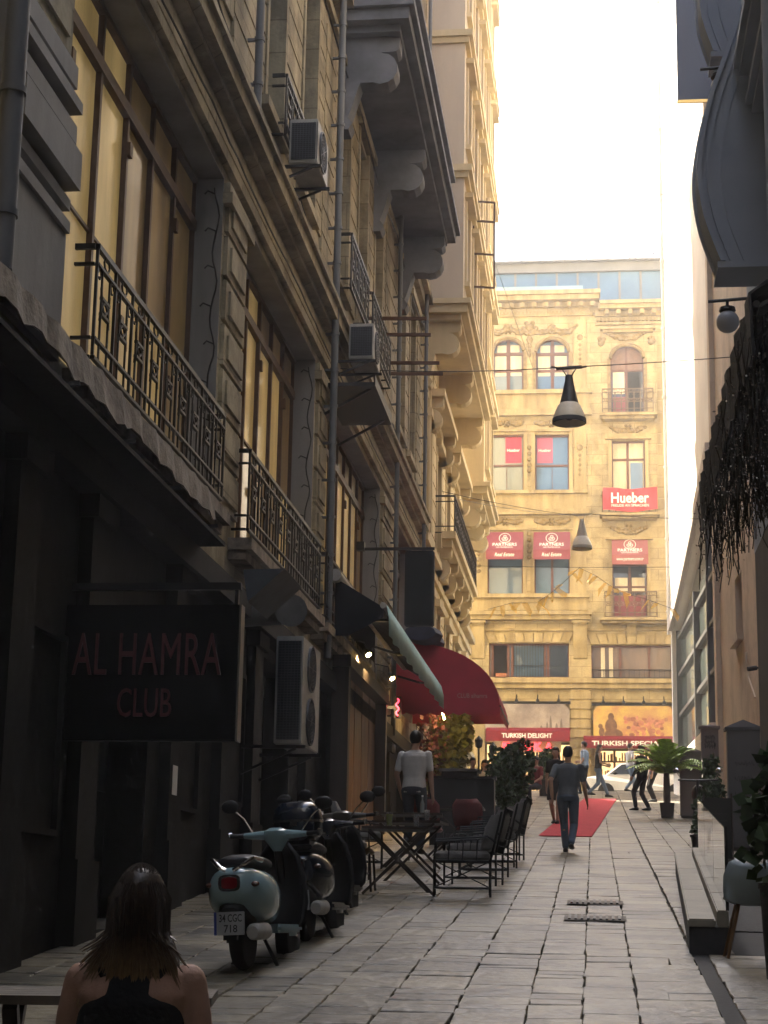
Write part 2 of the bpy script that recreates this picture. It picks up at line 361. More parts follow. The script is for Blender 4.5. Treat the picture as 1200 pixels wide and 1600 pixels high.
for y in range(6, 15): mb.hexa([(.782, y, gz(y) - .05), (.90, y, gz(y) - .05), (.90, y + 1, gz(y + 1) - .05), (.782, y + 1, gz(y + 1) - .05)] + [(.782, y, gz(y) - .012), (.90, y, gz(y) - .012), (.90, y + 1, gz(y + 1) - .012), (.782, y + 1, gz(y + 1) - .012)])
for y in range(3, 15): mb.hexa([(1.56, y, gz(y) - .1), (4.6, y, gz(y) - .1), (4.6, y + 1, gz(y + 1) - .1), (1.56, y + 1, gz(y + 1) - .1)] + [(1.56, y, gz(y) - .006), (4.6, y, gz(y) - .006), (4.6, y + 1, gz(y + 1) - .006), (1.56, y + 1, gz(y + 1) - .006)])
for y in range(15, 26): mb.hexa([(1.05, y, gz(y) - .1), (4.6, y, gz(y) - .1), (4.6, y + 1, gz(y + 1) - .1), (1.05, y + 1, gz(y + 1) - .1)] + [(1.05, y, gz(y) - .009), (4.6, y, gz(y) - .009), (4.6, y + 1, gz(y + 1) - .009), (1.05, y + 1, gz(y + 1) - .009)])
tag(mb.build('side_pavement', mat('dark_patched_asphalt', (0.06, 0.058, 0.055), .8, scale=4, bump=.5)), 'dark patched strip and gutter along the right side', 'pavement', kind='structure')
mb = MB(); F = None
for y in range(28, 56, 2):
    c = lambda q: -.56 + (q - 33.7) * .0335
    if y >= 34: mb.hexa([(c(y) - .50 + (0.06 if y == 34 else 0), y - .2, gz(y - .2) + .008), (c(y) + .5, y - .2, gz(y - .2) + .008), (c(y + 2) + .5, y + 1.8, gz(y + 1.8) + .008), (c(y + 2) - .50, y + 1.8, gz(y + 1.8) + .008)] + [(c(y) - .50, y - .2, gz(y - .2) + .022), (c(y) + .5, y - .2, gz(y - .2) + .022), (c(y + 2) + .5, y + 1.8, gz(y + 1.8) + .022), (c(y + 2) - .50, y + 1.8, gz(y + 1.8) + .022)])
tag(mb.build('carpet', CARPET), 'long red carpet laid up the middle of the paved lane', 'carpet')
for k, yy in enumerate((17.75, 19.55)):                              # iron covers let into the slabs
    t = thing('drain_cover', ['rusty rectangular iron cover in the paving, the nearer of two', 'rusty rectangular iron cover in the paving, the farther of two'][k], 'drain cover', (0, yy, gz(yy) + .012), group='iron covers in the paving')
    MB().add([(-.3, -.24, .004 - .022), (.3, -.24, .004 - .022), (.3, .24, .004 + .022), (-.3, .24, .004 + .022)], [(0, 1, 2, 3)]).build('frame', mat('rusty_cover_iron', (.13, .11, .09), .7, var=.25, metal=.3), t)
    g = MB()
    for i in range(9): g.box(-.26 + i * .06, -.235 + i * .06, -.2, .2, .006, .018)
    o = g.build('grating', IRON, t); o.rotation_euler.x = .09

# ---------------------------------------------------------------- raised terrace on the right
def tl(d, o=0): return .75 + (d - 15) * .0333 + o
t = thing('raised_terrace', 'raised stone terrace kerb beside the lane on the right', 'terrace', (1.0, 15, gz(15)), world=True)
def strip(m, o0, o1, zlo, zhi, y0, y1, n):
    for i in range(n):
        a = y0 + (y1 - y0) * i / n + .006; b = y0 + (y1 - y0) * (i + 1) / n - .006
        m.hexa([(tl(a, o0), a, gz(a) + zlo), (tl(a, o1), a, gz(a) + zlo), (tl(b, o1), b, gz(b) + zlo), (tl(b, o0), b, gz(b) + zlo), (tl(a, o0), a, gz(a) + zhi), (tl(a, o1), a, gz(a) + zhi), (tl(b, o1), b, gz(b) + zhi), (tl(b, o0), b, gz(b) + zhi)])
PALE = mat('pale_kerb_stone', (.34, .31, .24), .6, c2=(.24, .22, .17), scale=3, bump=.3, island=.1)
m_ = MB(); strip(m_, 0, .225, .21, .275, 14.97, 24.5, 3); m_.build('step', PALE, t, bevel=.012)
m_ = MB(); strip(m_, .235, .33, .21, .345, 14.97, 24.5, 5); m_.build('kerb', PALE, t, bevel=.01)
m_ = MB(); strip(m_, .01, .328, -.1, .208, 15.0, 24.5, 1); m_.build('plinth', mat('blue_grey_stone_face', (.06, .065, .08), .6, var=.2), t)
t = thing('glass_balustrade', 'low frameless glass screen standing along the terrace kerb', 'glass screen', (1.08, 15, gz(15)), world=True)
for i in range(3):
    a, b = 15.05 + i * 3.1, 15.05 + i * 3.1 + 3.05; g = MB()
    g.hexa([(tl(a, .315), a, gz(a) + .345), (tl(a, .327), a, gz(a) + .345), (tl(b, .327), b, gz(b) + .345), (tl(b, .315), b, gz(b) + .345), (tl(a, .315), a, gz(a) + 1.0), (tl(a, .327), a, gz(a) + 1.0), (tl(b, .327), b, gz(b) + 1.0), (tl(b, .315), b, gz(b) + 1.0)])
    g.build('pane', mat('screen_glass', (.30, .36, .34), .03, spec=.8, trans=.6, var=.02), t)
g = MB(); a = 14.98
g.box(tl(a, .31), tl(a, .335), a, a + .03, gz(a) + .345, gz(a) + 1.02); g.build('post', IRON, t)
t = thing('terrace_step', 'low grey stone step at the far end of the terrace', 'step', (1.1, 25, gz(25)), world=True)
MB().box(1.12, 2.0, 24.6, 25.25, gz(25) - .2, gz(25) + .16).build('tread', mat('grey_step_stone', (.17, .16, .15), .7, bump=.3), t, bevel=.015)
# ---------------------------------------------------------------- left side, near building with the tall yellow windows
XW = -4.4
L = Face((XW, 0, 0), (0, 1, 0), (1, 0, 0))
A = thing('arcade_building', 'soot-stained stone building with tall yellow glazed bays and French balconies', 'building', (XW, 14, gz(14)), world=True)
bays = [(6.2, 12.0), (13.45, 19.65), (21.05, 26.87), (28.05, 35.7), (37.9, 42.6)]
Z0, Z1 = 6.05, 10.25
ups = []
for a, b in bays:
    n = 2 if b - a < 6.5 else 3
    for i in range(n):
        c = a + (b - a) * (i + .5) / n; ups.append((c - .62, c + .62))
holes = [rect(a, b, Z0, Z1) for a, b in bays] + [rect(a, b, 12.35, 16.2) for a, b in ups] + [rect(a, b, 18.3, 21.8) for a, b in ups]
mb = MB(); mb.panel(L, rect(-26, 44, 5.4, 31), holes, .42); mb.build('wall', STONE_A, A)
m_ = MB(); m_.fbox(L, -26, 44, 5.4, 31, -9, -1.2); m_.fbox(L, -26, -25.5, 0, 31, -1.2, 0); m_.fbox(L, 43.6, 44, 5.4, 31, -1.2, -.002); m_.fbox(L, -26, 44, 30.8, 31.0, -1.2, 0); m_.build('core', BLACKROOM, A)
# mouldings: rusticated piers, cornice, string courses
tr = MB(); rv = MB()
piers = [(12.0, 13.45), (19.65, 21.05), (26.87, 28.05), (35.7, 37.9), (42.6, 44)]
for a, b in piers:
    z = 6.25 if a > 13 else 8.62; k = 0
    while z < 9.95:
        tr.fbox(L, a + .12, b - .12, z, z + .50, 0, .055)
        tr.fbox(L, a + .26, b - .26, z + .10, z + .40, .055, .085); z += .56; k += 1
    tr.fbox(L, a - .02, b + .02, 9.92, 10.06, 0, .12); tr.fbox(L, a + .02, b - .02, 10.06, 10.2, 0, .08)
    for z in [12.0 + i * .47 for i in range(9)]: tr.fbox(L, a + .02, b - .02, z, z + .42, 0, .05)
for i in range(len(ups) - 1):
    a, b = ups[i][1], ups[i + 1][0]
    for z in [12.35 + q * .45 for q in range(9)]: tr.fbox(L, a + .16, b - .16, z, z + .40, 0, .035)
tr.fbox(L, -26, 44, 10.36, 10.50, 0, .09); tr.fbox(L, -26, 44, 10.62, 10.86, 0, .05); tr.fbox(L, -26, 44, 11.02, 11.12, 0, .14); tr.fbox(L, -26, 44, 11.12, 11.32, 0, .26); tr.fbox(L, -26, 44, 11.32, 11.40, 0, .32)
tr.fbox(L, -26, 44, 11.75, 11.90, 0, .08)
for z0, z1, w_ in ((16.5, 16.66, .1), (16.95, 17.2, .16), (17.2, 17.36, .3), (22.3, 22.6, .2)): tr.fbox(L, -26, 44, z0, z1, 0, w_)
for a, b in ups:
    for z0, z1 in ((12.35, 16.2), (18.3, 21.8)):
        tr.fbox(L, a - .15, a - .003, z0, z1 + .1, 0, .06); tr.fbox(L, b + .003, b + .15, z0, z1 + .1, 0, .06); tr.fbox(L, a - .22, b + .22, z1 + .1, z1 + .24, 0, .14); tr.fbox(L, a - .2, b + .2, z0 - .14, z0 - .002, 0, .12)
tr.build('stone_moulding', STONE_A, A)
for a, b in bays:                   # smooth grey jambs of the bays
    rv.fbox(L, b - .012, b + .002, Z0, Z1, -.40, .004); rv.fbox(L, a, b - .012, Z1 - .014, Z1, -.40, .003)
rv.fbox(L, 12.01, 13.44, 5.95, 7.05, 0, .07)  # near pier in the darker grey stands in for weak light there
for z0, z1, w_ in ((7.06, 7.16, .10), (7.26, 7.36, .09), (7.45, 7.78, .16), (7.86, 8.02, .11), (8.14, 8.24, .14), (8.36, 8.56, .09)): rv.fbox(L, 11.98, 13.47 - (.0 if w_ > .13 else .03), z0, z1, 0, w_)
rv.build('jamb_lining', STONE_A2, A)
for bi, (a, b) in enumerate(bays):
    fr = MB(); n = 6 if b - a < 6.5 else 8
    if b - a < 5: n = 4
    us = [a + (b - a) * i / n for i in range(n + 1)]
    for i, u in enumerate(us): fr.fbox(L, max(a, u - .035), min(b, u + .035), Z0, Z1, -.42, -.33)
    fr.fbox(L, a, b, 9.57, 9.70, -.42, -.31); fr.fbox(L, a, b, Z0, Z0 + .1, -.42, -.31); fr.fbox(L, a, b, Z1 - .07, Z1, -.42, -.31); fr.fbox(L, a, b, 7.9, 7.935, -.40, -.36)
    for u in us[1:-1:2]: fr.fbox(L, u - .05, u + .05, 9.15, 9.3, -.33, -.29); fr.fbox(L, u - .05, u + .05, 7.3, 7.42, -.33, -.29)
    o = fr.build('bay_window', BROWNFR, A); pn = MB(); pd = MB()
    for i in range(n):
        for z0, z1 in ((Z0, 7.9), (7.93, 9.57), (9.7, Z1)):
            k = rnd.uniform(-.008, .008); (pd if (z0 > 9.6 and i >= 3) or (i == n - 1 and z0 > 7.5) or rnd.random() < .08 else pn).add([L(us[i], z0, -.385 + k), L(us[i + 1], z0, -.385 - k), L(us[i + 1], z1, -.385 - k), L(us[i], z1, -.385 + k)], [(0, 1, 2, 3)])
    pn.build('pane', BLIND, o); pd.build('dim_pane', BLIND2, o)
for a, b in ups:
    for z0, z1 in ((12.35, 16.2), (18.3, 21.8)):
        f = MB(); c = (a + b) / 2
        for u0, u1 in ((a, a + .07), (c - .04, c + .04), (b - .07, b)): f.fbox(L, u0, u1, z0, z1, -.42, -.33)
        f.fbox(L, a, b, z0, z0 + .08, -.42, -.335); f.fbox(L, a, b, z1 - .9, z1 - .82, -.42, -.325); f.fbox(L, a, b, z1 - .07, z1, -.42, -.335)
        o = f.build('upper_window', BROWNFR, A); MB().poly([L(a, z0, -.39), L(b, z0, -.39), L(b, z1, -.39), L(a, z1, -.39)]).build('pane', GLASS_DK, o)
# ground floor: shopfronts, their deep shade put into a near-black colour
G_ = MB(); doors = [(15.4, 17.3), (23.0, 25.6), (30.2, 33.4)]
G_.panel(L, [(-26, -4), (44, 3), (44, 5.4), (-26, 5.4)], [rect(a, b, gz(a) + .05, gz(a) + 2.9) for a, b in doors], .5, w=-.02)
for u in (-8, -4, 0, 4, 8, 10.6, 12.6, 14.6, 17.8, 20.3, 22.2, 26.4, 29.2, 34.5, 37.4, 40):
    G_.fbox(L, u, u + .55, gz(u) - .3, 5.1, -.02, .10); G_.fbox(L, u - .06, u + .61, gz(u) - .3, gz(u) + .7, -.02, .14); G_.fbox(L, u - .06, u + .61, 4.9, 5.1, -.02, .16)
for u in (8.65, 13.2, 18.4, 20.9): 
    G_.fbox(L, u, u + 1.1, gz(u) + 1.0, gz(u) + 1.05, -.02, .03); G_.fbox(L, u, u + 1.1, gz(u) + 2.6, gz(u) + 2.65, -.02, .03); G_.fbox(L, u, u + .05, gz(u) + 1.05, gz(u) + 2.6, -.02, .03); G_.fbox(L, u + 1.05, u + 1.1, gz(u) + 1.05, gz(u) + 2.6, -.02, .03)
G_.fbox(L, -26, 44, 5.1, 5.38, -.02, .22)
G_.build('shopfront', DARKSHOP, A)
for a, b in doors:
    D = MB(); z0 = gz(a); c = (a + b) / 2
    for u0, u1 in ((a, c - .01), (c + .01, b)):
        D.fbox(L, u0, u1, z0 - .2, z0 + 2.6, -.48, -.42)
        for q in (.25, 1.35): D.fbox(L, u0 + .15, u1 - .15, z0 + q, z0 + q + .95, -.42, -.39)
    D.fbox(L, a, b, z0 + 2.6, z0 + 2.95, -.48, -.40)
    o = D.build('door', BLACKISH, A); MB().fbox(L, c - .16, c - .12, z0 + 1.0, z0 + 1.3, -.42, -.36).build('handle', CHROME, o)
o = MB().fbox(L, 17.9, 18.1, gz(18) + 1.15, gz(18) + 1.45, .105, .11).build('paper_notice', WHITEP, A)
# drain pipes with clips
for u, r, z0, z1 in ((11.45, .085, 6.0, 27.5), (20.45, .055, 11.45, 27.5), (27.5, .06, 5.5, 27.5), (37.0, .05, 5.2, 27.5), (43.2, .05, 5.5, 27.5)):
    p = MB(); p.tube([L(u, z0, .16 + r), L(u, z1, .16 + r)], r, 12)
    z = z0 + .4
    while z < 20: p.lathe([(r, 0), (r + .015, .0), (r + .015, .05), (r, .05)], L(u, z, .16 + r), 12); p.fbox(L, u - .02, u + .02, z, z + .04, .06, .17); z += .95 if r > .07 else .62
    p.build('drain_pipe', PIPE, A, smooth=True)
cb = MB()                              # loose black cable clipped in loops to the jambs
for u0, w0 in ((19.63, -.06), (26.85, -.06), (35.68, -.06)):
    pts = []
    for i in range(34):
        z = 6.2 + i * .118; pts.append(L(u0 - .045 + .02 * math.sin(i * 1.7), z, w0 + .035 * math.sin(i * .9)))
    cb.tube(pts, .011, 5)
    for i in range(0, 34, 4): cb.tube([pts[i], pts[i] + Vector((0, -.02, .03)), pts[i] + Vector((-.09, -.02, .07)), pts[i] + Vector((-.13, -.015, .03))], .01, 5)
cb.build('cable', IRON, A)
for z_, w_, sg in ((11.62, .16, .10), (11.95, .12, .2), (16.3, .15, .25), (10.58, .14, .06)):    # slack service cables along the front
    k_ = MB(); k_.tube([L(12 + 31 * i / 60, z_ - sg * abs(math.sin(i * math.pi / 12)) + rnd.uniform(-.02, .02), w_) for i in range(61)], .012, 5); k_.build('cable', IRON, A)
# French balconies: railing and slab are parts of the building
def railing(parent, F, a, b, zb, zt, w0, w1, per=.62, name='balcony_railing', m=IRON, scroll=True):
    g = MB(); n = max(2, round((b - a) / per)); st = (b - a) / n
    for z, h in ((zt, .05), (zt - .17, .025), (zb + .17, .025), (zb, .03)):
        g.fbox(F, a, b, z - h, z, w1 - .02, w1 + .02)
        for u in (a, b): g.fbox(F, u - .018, u + .018, z - h, z, w0, w1 - .021)
    for i in range(n + 1):
        u = a + st * i; g.fbox(F, u - .013, u + .013, zb, zt - .05, w1 - .013, w1 + .013)
        if i == n: break
        c = u + st / 2
        for du in (-.12, .12): g.fbox(F, c + du - .009, c + du + .009, zb, zt - .17, w1 - .009, w1 + .009)
        if scroll:
            for zc, rr, dz in ((zb + .36, .13, 1), (zt - .34, .13, -1)):
                g.tube([F(c + rr * math.cos(t), zc + dz * rr * 1.5 * math.sin(t), w1) for t in [math.pi * q / 8 for q in range(9)]], .013, 5)
            for zc in ((zb + zt) / 2 - .07, (zb + zt) / 2 + .07): g.fbox(F, c - .12, c + .12, zc - .014, zc + .014, w1 - .016, w1 + .016)
            g.tube([F(c + .085 * math.cos(t), zt - .09 + .06 * math.sin(t), w1) for t in [math.pi * q / 4 for q in range(9)]], .01, 5, cap=False)
            for sg in (-1, 1):
                g.tube([F(c + sg * (.2 + .045 * math.cos(t)), zt - .24 + .05 * math.sin(t), w1) for t in [math.pi * q / 4 for q in range(8)]], .009, 5)
    return g.build(name, m, parent)
for a, b in ((13.87, 19.2), (20.75, 26.5), (27.15, 33.0)):
    railing(A, L, a, b, 6.14, 7.14, 0.02, .22)
    s_ = MB(); s_.fbox(L, a - .1, b + .15, 5.86, 6.0, .0, .30); s_.fbox(L, a - .06, b + .1, 5.74, 5.858, .0, .22); s_.build('balcony_slab', RUST, A)
railing(A, L, 22.4, 24.3, 12.1, 13.0, .02, .22, .5); railing(A, L, 28.6, 31.0, 12.1, 13.1, .02, .3, .5); railing(A, L, 31.6, 34.6, 12.1, 13.1, .02, .3, .5)

# old sheet canopy under the first balcony
t = thing('corrugated_canopy', 'torn corrugated metal canopy under the balcony nearest the viewer', 'canopy', (XW, 14, 5.6), world=True)
m_ = MB(); n = 74; vs = []
for i in range(n + 1):
    u = 3.0 + 15.3 * i / n; wv = .014 * math.sin(i * 2.2); tear = .045 * (1 + math.sin(i * .73) * math.sin(i * .31)) + rnd.uniform(0, .05)
    vs += [L(u, 6.06, .02), L(u, 5.96 + wv * .5, .34 + wv), L(u, 5.60 + wv + tear * 1.3, .40 + wv - tear * .4)]
m_.add(vs, [(3 * i + j, 3 * i + j + 1, 3 * i + j + 4, 3 * i + j + 3) for i in range(n) for j in (0, 1)]); o = m_.build('sheet', RUST, t, recalc=False)
md = o.modifiers.new('t', 'SOLIDIFY'); md.thickness = .012
m_ = MB()
for u in (6, 8.2, 10.6, 12.5, 14.2, 15.9, 17.6): m_.bar(L(u, 5.42, .0), L(u + .1, 5.50, .52), .035)
m_.build('bracket', BLACKISH, t)
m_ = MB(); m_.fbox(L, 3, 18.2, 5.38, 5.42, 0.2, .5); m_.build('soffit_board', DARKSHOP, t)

# dark projecting balcony on scrolled brackets, upper floor of the near building
def scroll_bracket(g, F, u0, u1, ztop, proj, drop):
    pts = [(0, ztop), (proj, ztop), (proj, ztop - .22), (proj - .06, ztop - .28)]
    for i in range(9):
        a = math.pi * (.5 - i / 8 * 1.15); pts.append((proj - .33 + .3 * math.cos(a), ztop - .60 + .3 * math.sin(a)))
    for i in range(1, 9):
        k = i / 8; pts.append((proj - .62 - (proj - .78) * k ** .6, ztop - .72 - (drop - .95) * k - .12 * math.sin(k * math.pi)))
    pts += [(.24, ztop - drop + .12), (.18, ztop - drop), (0, ztop - drop)]
    g.extrude([F(u0, v, w) for w, v in pts], F.U * (u1 - u0))
def oriel(parent, F, a, b, z0, z1, proj, mw, ms, nw=3, floors=3, fh=4.1, balcony=False, name='oriel'):
    g = MB(); g.fbox(F, a - .1, b + .1, z0 - .12, z0 + .10, 0, proj + .12); g.fbox(F, a - .2, b + .2, z0 + .10, z0 + .24, 0, proj + .22)
    g.fbox(F, a + .1, b - .1, z0 - .26, z0 - .12, 0, proj - .06)
    for u in ([a + .35, b - .75] if b - a < 5 else [a + .3, a + (b - a) / 2 - .2, b - .7]): scroll_bracket(g, F, u, u + .42, z0 - .26, proj - .08, 1.75)
    o = g.build(name, ms, parent)
    return o
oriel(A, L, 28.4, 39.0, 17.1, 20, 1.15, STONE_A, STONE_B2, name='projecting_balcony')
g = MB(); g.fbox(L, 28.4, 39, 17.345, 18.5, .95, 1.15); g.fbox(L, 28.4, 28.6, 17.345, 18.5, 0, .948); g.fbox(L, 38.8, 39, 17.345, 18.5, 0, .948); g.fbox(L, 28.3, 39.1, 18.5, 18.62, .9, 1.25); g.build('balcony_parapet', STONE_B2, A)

# ---------------------------------------------------------------- left side, farther warm building with oriels, down to the corner
B = thing('oriel_building', 'warm yellow corner building with bracketed bay windows, past the dark cafe building', 'building', (XW, 53, gz(53)), world=True)
LB = Face((-4.38, 0, 0), (0, 1, 0), (1, 0, 0))
bw = [(45.2, 46.5), (48.3, 49.6), (51.5, 52.8), (55.0, 56.3), (58.4, 59.7)]
hs = [rect(a, b, z0, z1) for a, b in bw for z0, z1 in ((7.4, 9.7), (11.4, 14.3), (19.2, 21.6), (23.3, 25.7), (27.3, 29.7))]
B_ = MB(); B_.panel(LB, [(44.01, 3), (62, 3), (62, 36), (44.01, 36)], hs, .35)
B_.build('wall', STONE_B, B)
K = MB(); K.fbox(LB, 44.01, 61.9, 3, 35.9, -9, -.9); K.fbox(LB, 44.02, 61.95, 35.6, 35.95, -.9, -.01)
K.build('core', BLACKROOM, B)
K = MB(); K.box(-40, -4.381, 61.9, 62.0, 3, 36); K.build('avenue_front', STONE_B, B)
tr = MB()
for z0, z1, w_ in ((6.6, 6.85, .14), (6.85, 7.0, .22), (10.5, 10.7, .1), (10.9, 11.1, .22), (14.9, 15.1, .12), (22.2, 22.5, .16), (26.3, 26.6, .18), (34.4, 34.7, .3), (34.7, 35.1, .5)): tr.fbox(LB, 44.01, 62.0 + w_, z0, z1, 0, w_)
for a, b in bw:
    for z0, z1 in ((7.4, 9.7), (11.4, 14.3), (19.2, 21.6), (23.3, 25.7), (27.3, 29.7)):
        tr.fbox(LB, a - .2, a - .002, z0, z1 + .15, 0, .07); tr.fbox(LB, b + .002, b + .2, z0, z1 + .15, 0, .07); tr.fbox(LB, a - .3, b + .3, z1 + .15, z1 + .36, 0, .2); tr.fbox(LB, a - .25, b + .25, z0 - .18, z0 - .002, 0, .14)
for u in (44.1, 47.1, 50.2, 53.4, 57.0, 60.8):
    for z in [7.2 + i * .5 for i in range(19)]: tr.fbox(LB, u, u + 1.0, z, z + .44, 0, .04)
tr.build('stone_moulding', STONE_B, B)
for a, b in bw:
    for z0, z1 in ((7.4, 9.7), (11.4, 14.3), (19.2, 21.6), (23.3, 25.7), (27.3, 29.7)):
        f = MB(); c = (a + b) / 2
        for u0, u1 in ((a, a + .07), (c - .035, c + .035), (b - .07, b)): f.fbox(LB, u0, u1, z0, z1, -.34, -.27)
        f.fbox(LB, a, b, z0, z0 + .07, -.34, -.275); f.fbox(LB, a, b, z1 - .75, z1 - .68, -.34, -.265); f.fbox(LB, a, b, z1 - .06, z1, -.34, -.275)
        o = f.build('window', REDFR, B); MB().poly([LB(a, z0, -.31), LB(b, z0, -.31), LB(b, z1, -.31), LB(a, z1, -.31)]).build('pane', GLASS_DK, o)
def bay(a, b, z0, proj, mw, floors, nm):
    oriel(B, LB, a, b, z0, 0, proj, None, STONE_B, name=nm + '_bracketed_base')
    FO = Face(LB(0, 0, proj), LB.U, LB.N); hs = []; ops = []; n = max(1, round((b - a) / 2.6))
    for k in range(floors):
        z = z0 + .95 + k * 3.95
        for i in range(n):
            c = a + (b - a) * (i + .5) / n; ops.append((c - .6, c + .6, z, z + 2.3))
    g = MB(); zt = z0 + .24 + floors * 3.95
    g.panel(FO, rect(a, b, z0 + .24, zt), [rect(*o) for o in ops], .28)
    g.fbox(LB, a + .001, a + .2, z0 + .24, zt, 0, proj - .002); g.fbox(LB, b - .2, b - .001, z0 + .24, zt, 0, proj - .002); g.fbox(LB, a + .2, b - .2, z0 + .25, zt, 0, proj - .5); g.fbox(LB, a - .15, b + .15, zt, zt + .3, 0, proj + .2)
    wl = g.build(nm + '_wall', mw, B); s = MB()
    for k in range(floors):
        z = z0 + .24 + k * 3.95
        s.fbox(FO, a - .08, b + .08, z + 3.45, z + 3.62, -proj, .12); s.fbox(FO, a - .16, b + .16, z + 3.62, z + 3.8, -proj, .22)
    for (u0, u1, v0, v1) in ops:
        s.fbox(FO, u0 - .16, u0 - .002, v0, v1, 0, .06); s.fbox(FO, u1 + .002, u1 + .16, v0, v1, 0, .06); s.fbox(FO, u0 - .26, u1 + .26, v1 + .08, v1 + .22, 0, .22); s.fbox(FO, u0 - .2, u1 + .2, v0 - .14, v0 - .003, 0, .14)
    s.build('moulding', STONE_B, wl)
    for (u0, u1, v0, v1) in ops:
        f = MB(); c = (u0 + u1) / 2
        for p, q in ((u0, u0 + .06), (c - .03, c + .03), (u1 - .06, u1)): f.fbox(FO, p, q, v0, v1, -.27, -.2)
        f.fbox(FO, u0, u1, v0, v0 + .06, -.27, -.205); f.fbox(FO, u0, u1, v1 - .06, v1, -.27, -.205); f.fbox(FO, u0, u1, v1 - .7, v1 - .64, -.27, -.195)
        f.poly([FO(u0, v0, -.24), FO(u1, v0, -.24), FO(u1, v1, -.24), FO(u0, v1, -.24)]); f.build('oriel_window', REDFR, wl)
    return FO
FO = bay(44.2, 54.6, 17.15, 1.05, PINKISH, 5, 'oriel')
bay(56.6, 61.6, 15.2, .85, STONE_B, 5, 'corner_oriel')
cas = MB()                             # casement standing open from the oriel
for z in (19.0, 20.0, 21.0, 21.6): cas.bar(FO(47.6, z, .02), FO(47.75, z, .62), .05)
for w_ in (.03, .62): cas.bar(FO(47.6 + w_ * .24, 19.0, w_), FO(47.6 + w_ * .24, 21.6, w_), .05)
cas.build('open_casement', BROWNFR, B)
g = MB(); g.fbox(LB, 47.9, 57.3, 11.75, 11.95, .23, .62); g.fbox(LB, 48.1, 57.1, 11.55, 11.75, .23, .5)
for u in (48.3, 50.6, 52.9, 55.2, 56.6): scroll_bracket(g, LB, u, u + .3, 11.55, .48, .8)
g.build('balcony_slab', STONE_B, B)
railing(B, LB, 48.0, 57.2, 11.95, 13.0, .02, .58, .5)
for a, b in ((45.3, 50.0), (51.3, 56.5), (57.8, 60.2)):
    g = MB(); g.fbox(LB, a, b, 15.1, 15.3, 0, .5); [scroll_bracket(g, LB, u, u + .3, 15.1, .45, .9) for u in (a + .2, b - .5)]; g.build('balcony_slab', STONE_B, B)
p = MB(); p.tube([LB(45.0, 5.5, .12), LB(45.0, 17, .12)], .06, 10); p.build('drain_pipe', STONE_B, B, smooth=True)
# ---------------------------------------------------------------- facade across the avenue
YF = 76.0
FF = Face((0, YF, 0), (1, 0, 0), (0, -1, 0))
def fx(x, y=900): return at(x, y, YF).x
def fz(y, x=900): return at(x, y, YF).z
def px(x0, x1, y0, y1):             # picture box -> wall box (u0, u1, v0, v1)
    a = at(x0, (y0 + y1) / 2, YF); b = at(x1, (y0 + y1) / 2, YF); xm = (x0 + x1) / 2
    return a.x, b.x, at(xm, y1, YF).z, at(xm, y0, YF).z
H = thing('far_building', 'ornate yellow stone building facing down the lane across the avenue', 'building', (0, YF, gz(64)), world=True)
arch1, arch2 = px(770, 818, 529, 613), px(837, 889, 529, 613)
archR = px(954, 1006, 539, 652)
w2a, w2b, w2r = px(765, 818, 679, 768), px(836, 889, 679, 768), px(956, 1008, 688, 772)
w1a, w1b, w1r = px(762, 817, 833, 928), px(835, 890, 833, 928), px(957, 1011, 845, 968)
w0a, w0b = px(764, 889, 1005, 1058), px(924, 1050, 1008, 1062)
sha, shb = (-4.6, -.95, 5.5, fz(1160, 830)), (.2, 3.55, 5.5, fz(1170, 980))
def ar(b): return archp(b[0], b[1], b[2], b[3] - (b[1] - b[0]) * .42, b[3])
extra = []
for k in range(3):
    for (u0, u1, v0, v1) in (w2a, w1a, w0a):
        extra.append((u0 - 3.3 - 3.1 * k, u0 - 1.6 - 3.1 * k, v0, v1)); extra.append((u0 + 9.6 + 3.1 * k, u0 + 11.2 + 3.1 * k, v0, v1))
top = fz(470)
m_ = MB(); m_.panel(FF, rect(-16, 16, 5.5, top), [ar(arch1), ar(arch2), ar(archR)] + [rect(*b) for b in (w2a, w2b, w2r, w1a, w1b, w1r, w0a, w0b, sha, shb)] + [rect(*b) for b in extra], .3)
m_.build('wall', STONE_FAR, H)
m_ = MB(); m_.box(-16, 16, YF + 1.3, YF + 12, 5, top); m_.box(-16, 16, YF + .02, YF + 1.3, top - .2, top - .01); m_.build('core', BLACKROOM, H)
# string courses, cornices, pilasters, sills
tr = MB()
def band(x0, x1, y0, y1, w_): b = px(x0, x1, y0, y1); tr.fbox(FF, b[0], b[1], b[2], b[3], 0, w_)
XL = 560
band(XL, 938, 464, 470, .75); band(XL, 936, 470, 477, .6); band(XL, 934, 477, 484, .18); band(XL, 926, 493, 497, .12)
band(938, 1100, 475, 480, .7); band(936, 1100, 480, 486, .55); band(930, 1100, 486, 494, .15); band(930, 1100, 503, 507, .1)
for i in range(26):                 # modillions and dentils
    u = fx(938, 480) - .35 - i * .52; z = fz(485); tr.fbox(FF, u - .09, u + .09, z + .06, z + .26, .18, .50)
for i in range(14):
    u = fx(948, 490) + i * .52; z = fz(496, 1000); tr.fbox(FF, u - .09, u + .09, z + .06, z + .26, .15, .46)
for i in range(62): u = fx(930, 490) - i * .17; z = fz(492); tr.fbox(FF, u - .05, u + .05, z, z + .15, .0, .16)
for i in range(30): u = fx(933, 500) + i * .17; z = fz(502, 1000); tr.fbox(FF, u - .05, u + .05, z, z + .15, .0, .14)
band(XL, 925, 612, 618, .22); band(XL, 921, 618, 640, .06); band(XL, 924, 641, 649, .16); band(XL, 925, 649, 652, .26)
band(XL, 918, 768, 773, .2); band(XL, 916, 773, 796, .05); band(XL, 920, 797, 802, .18); band(XL, 921, 802, 806, .28)
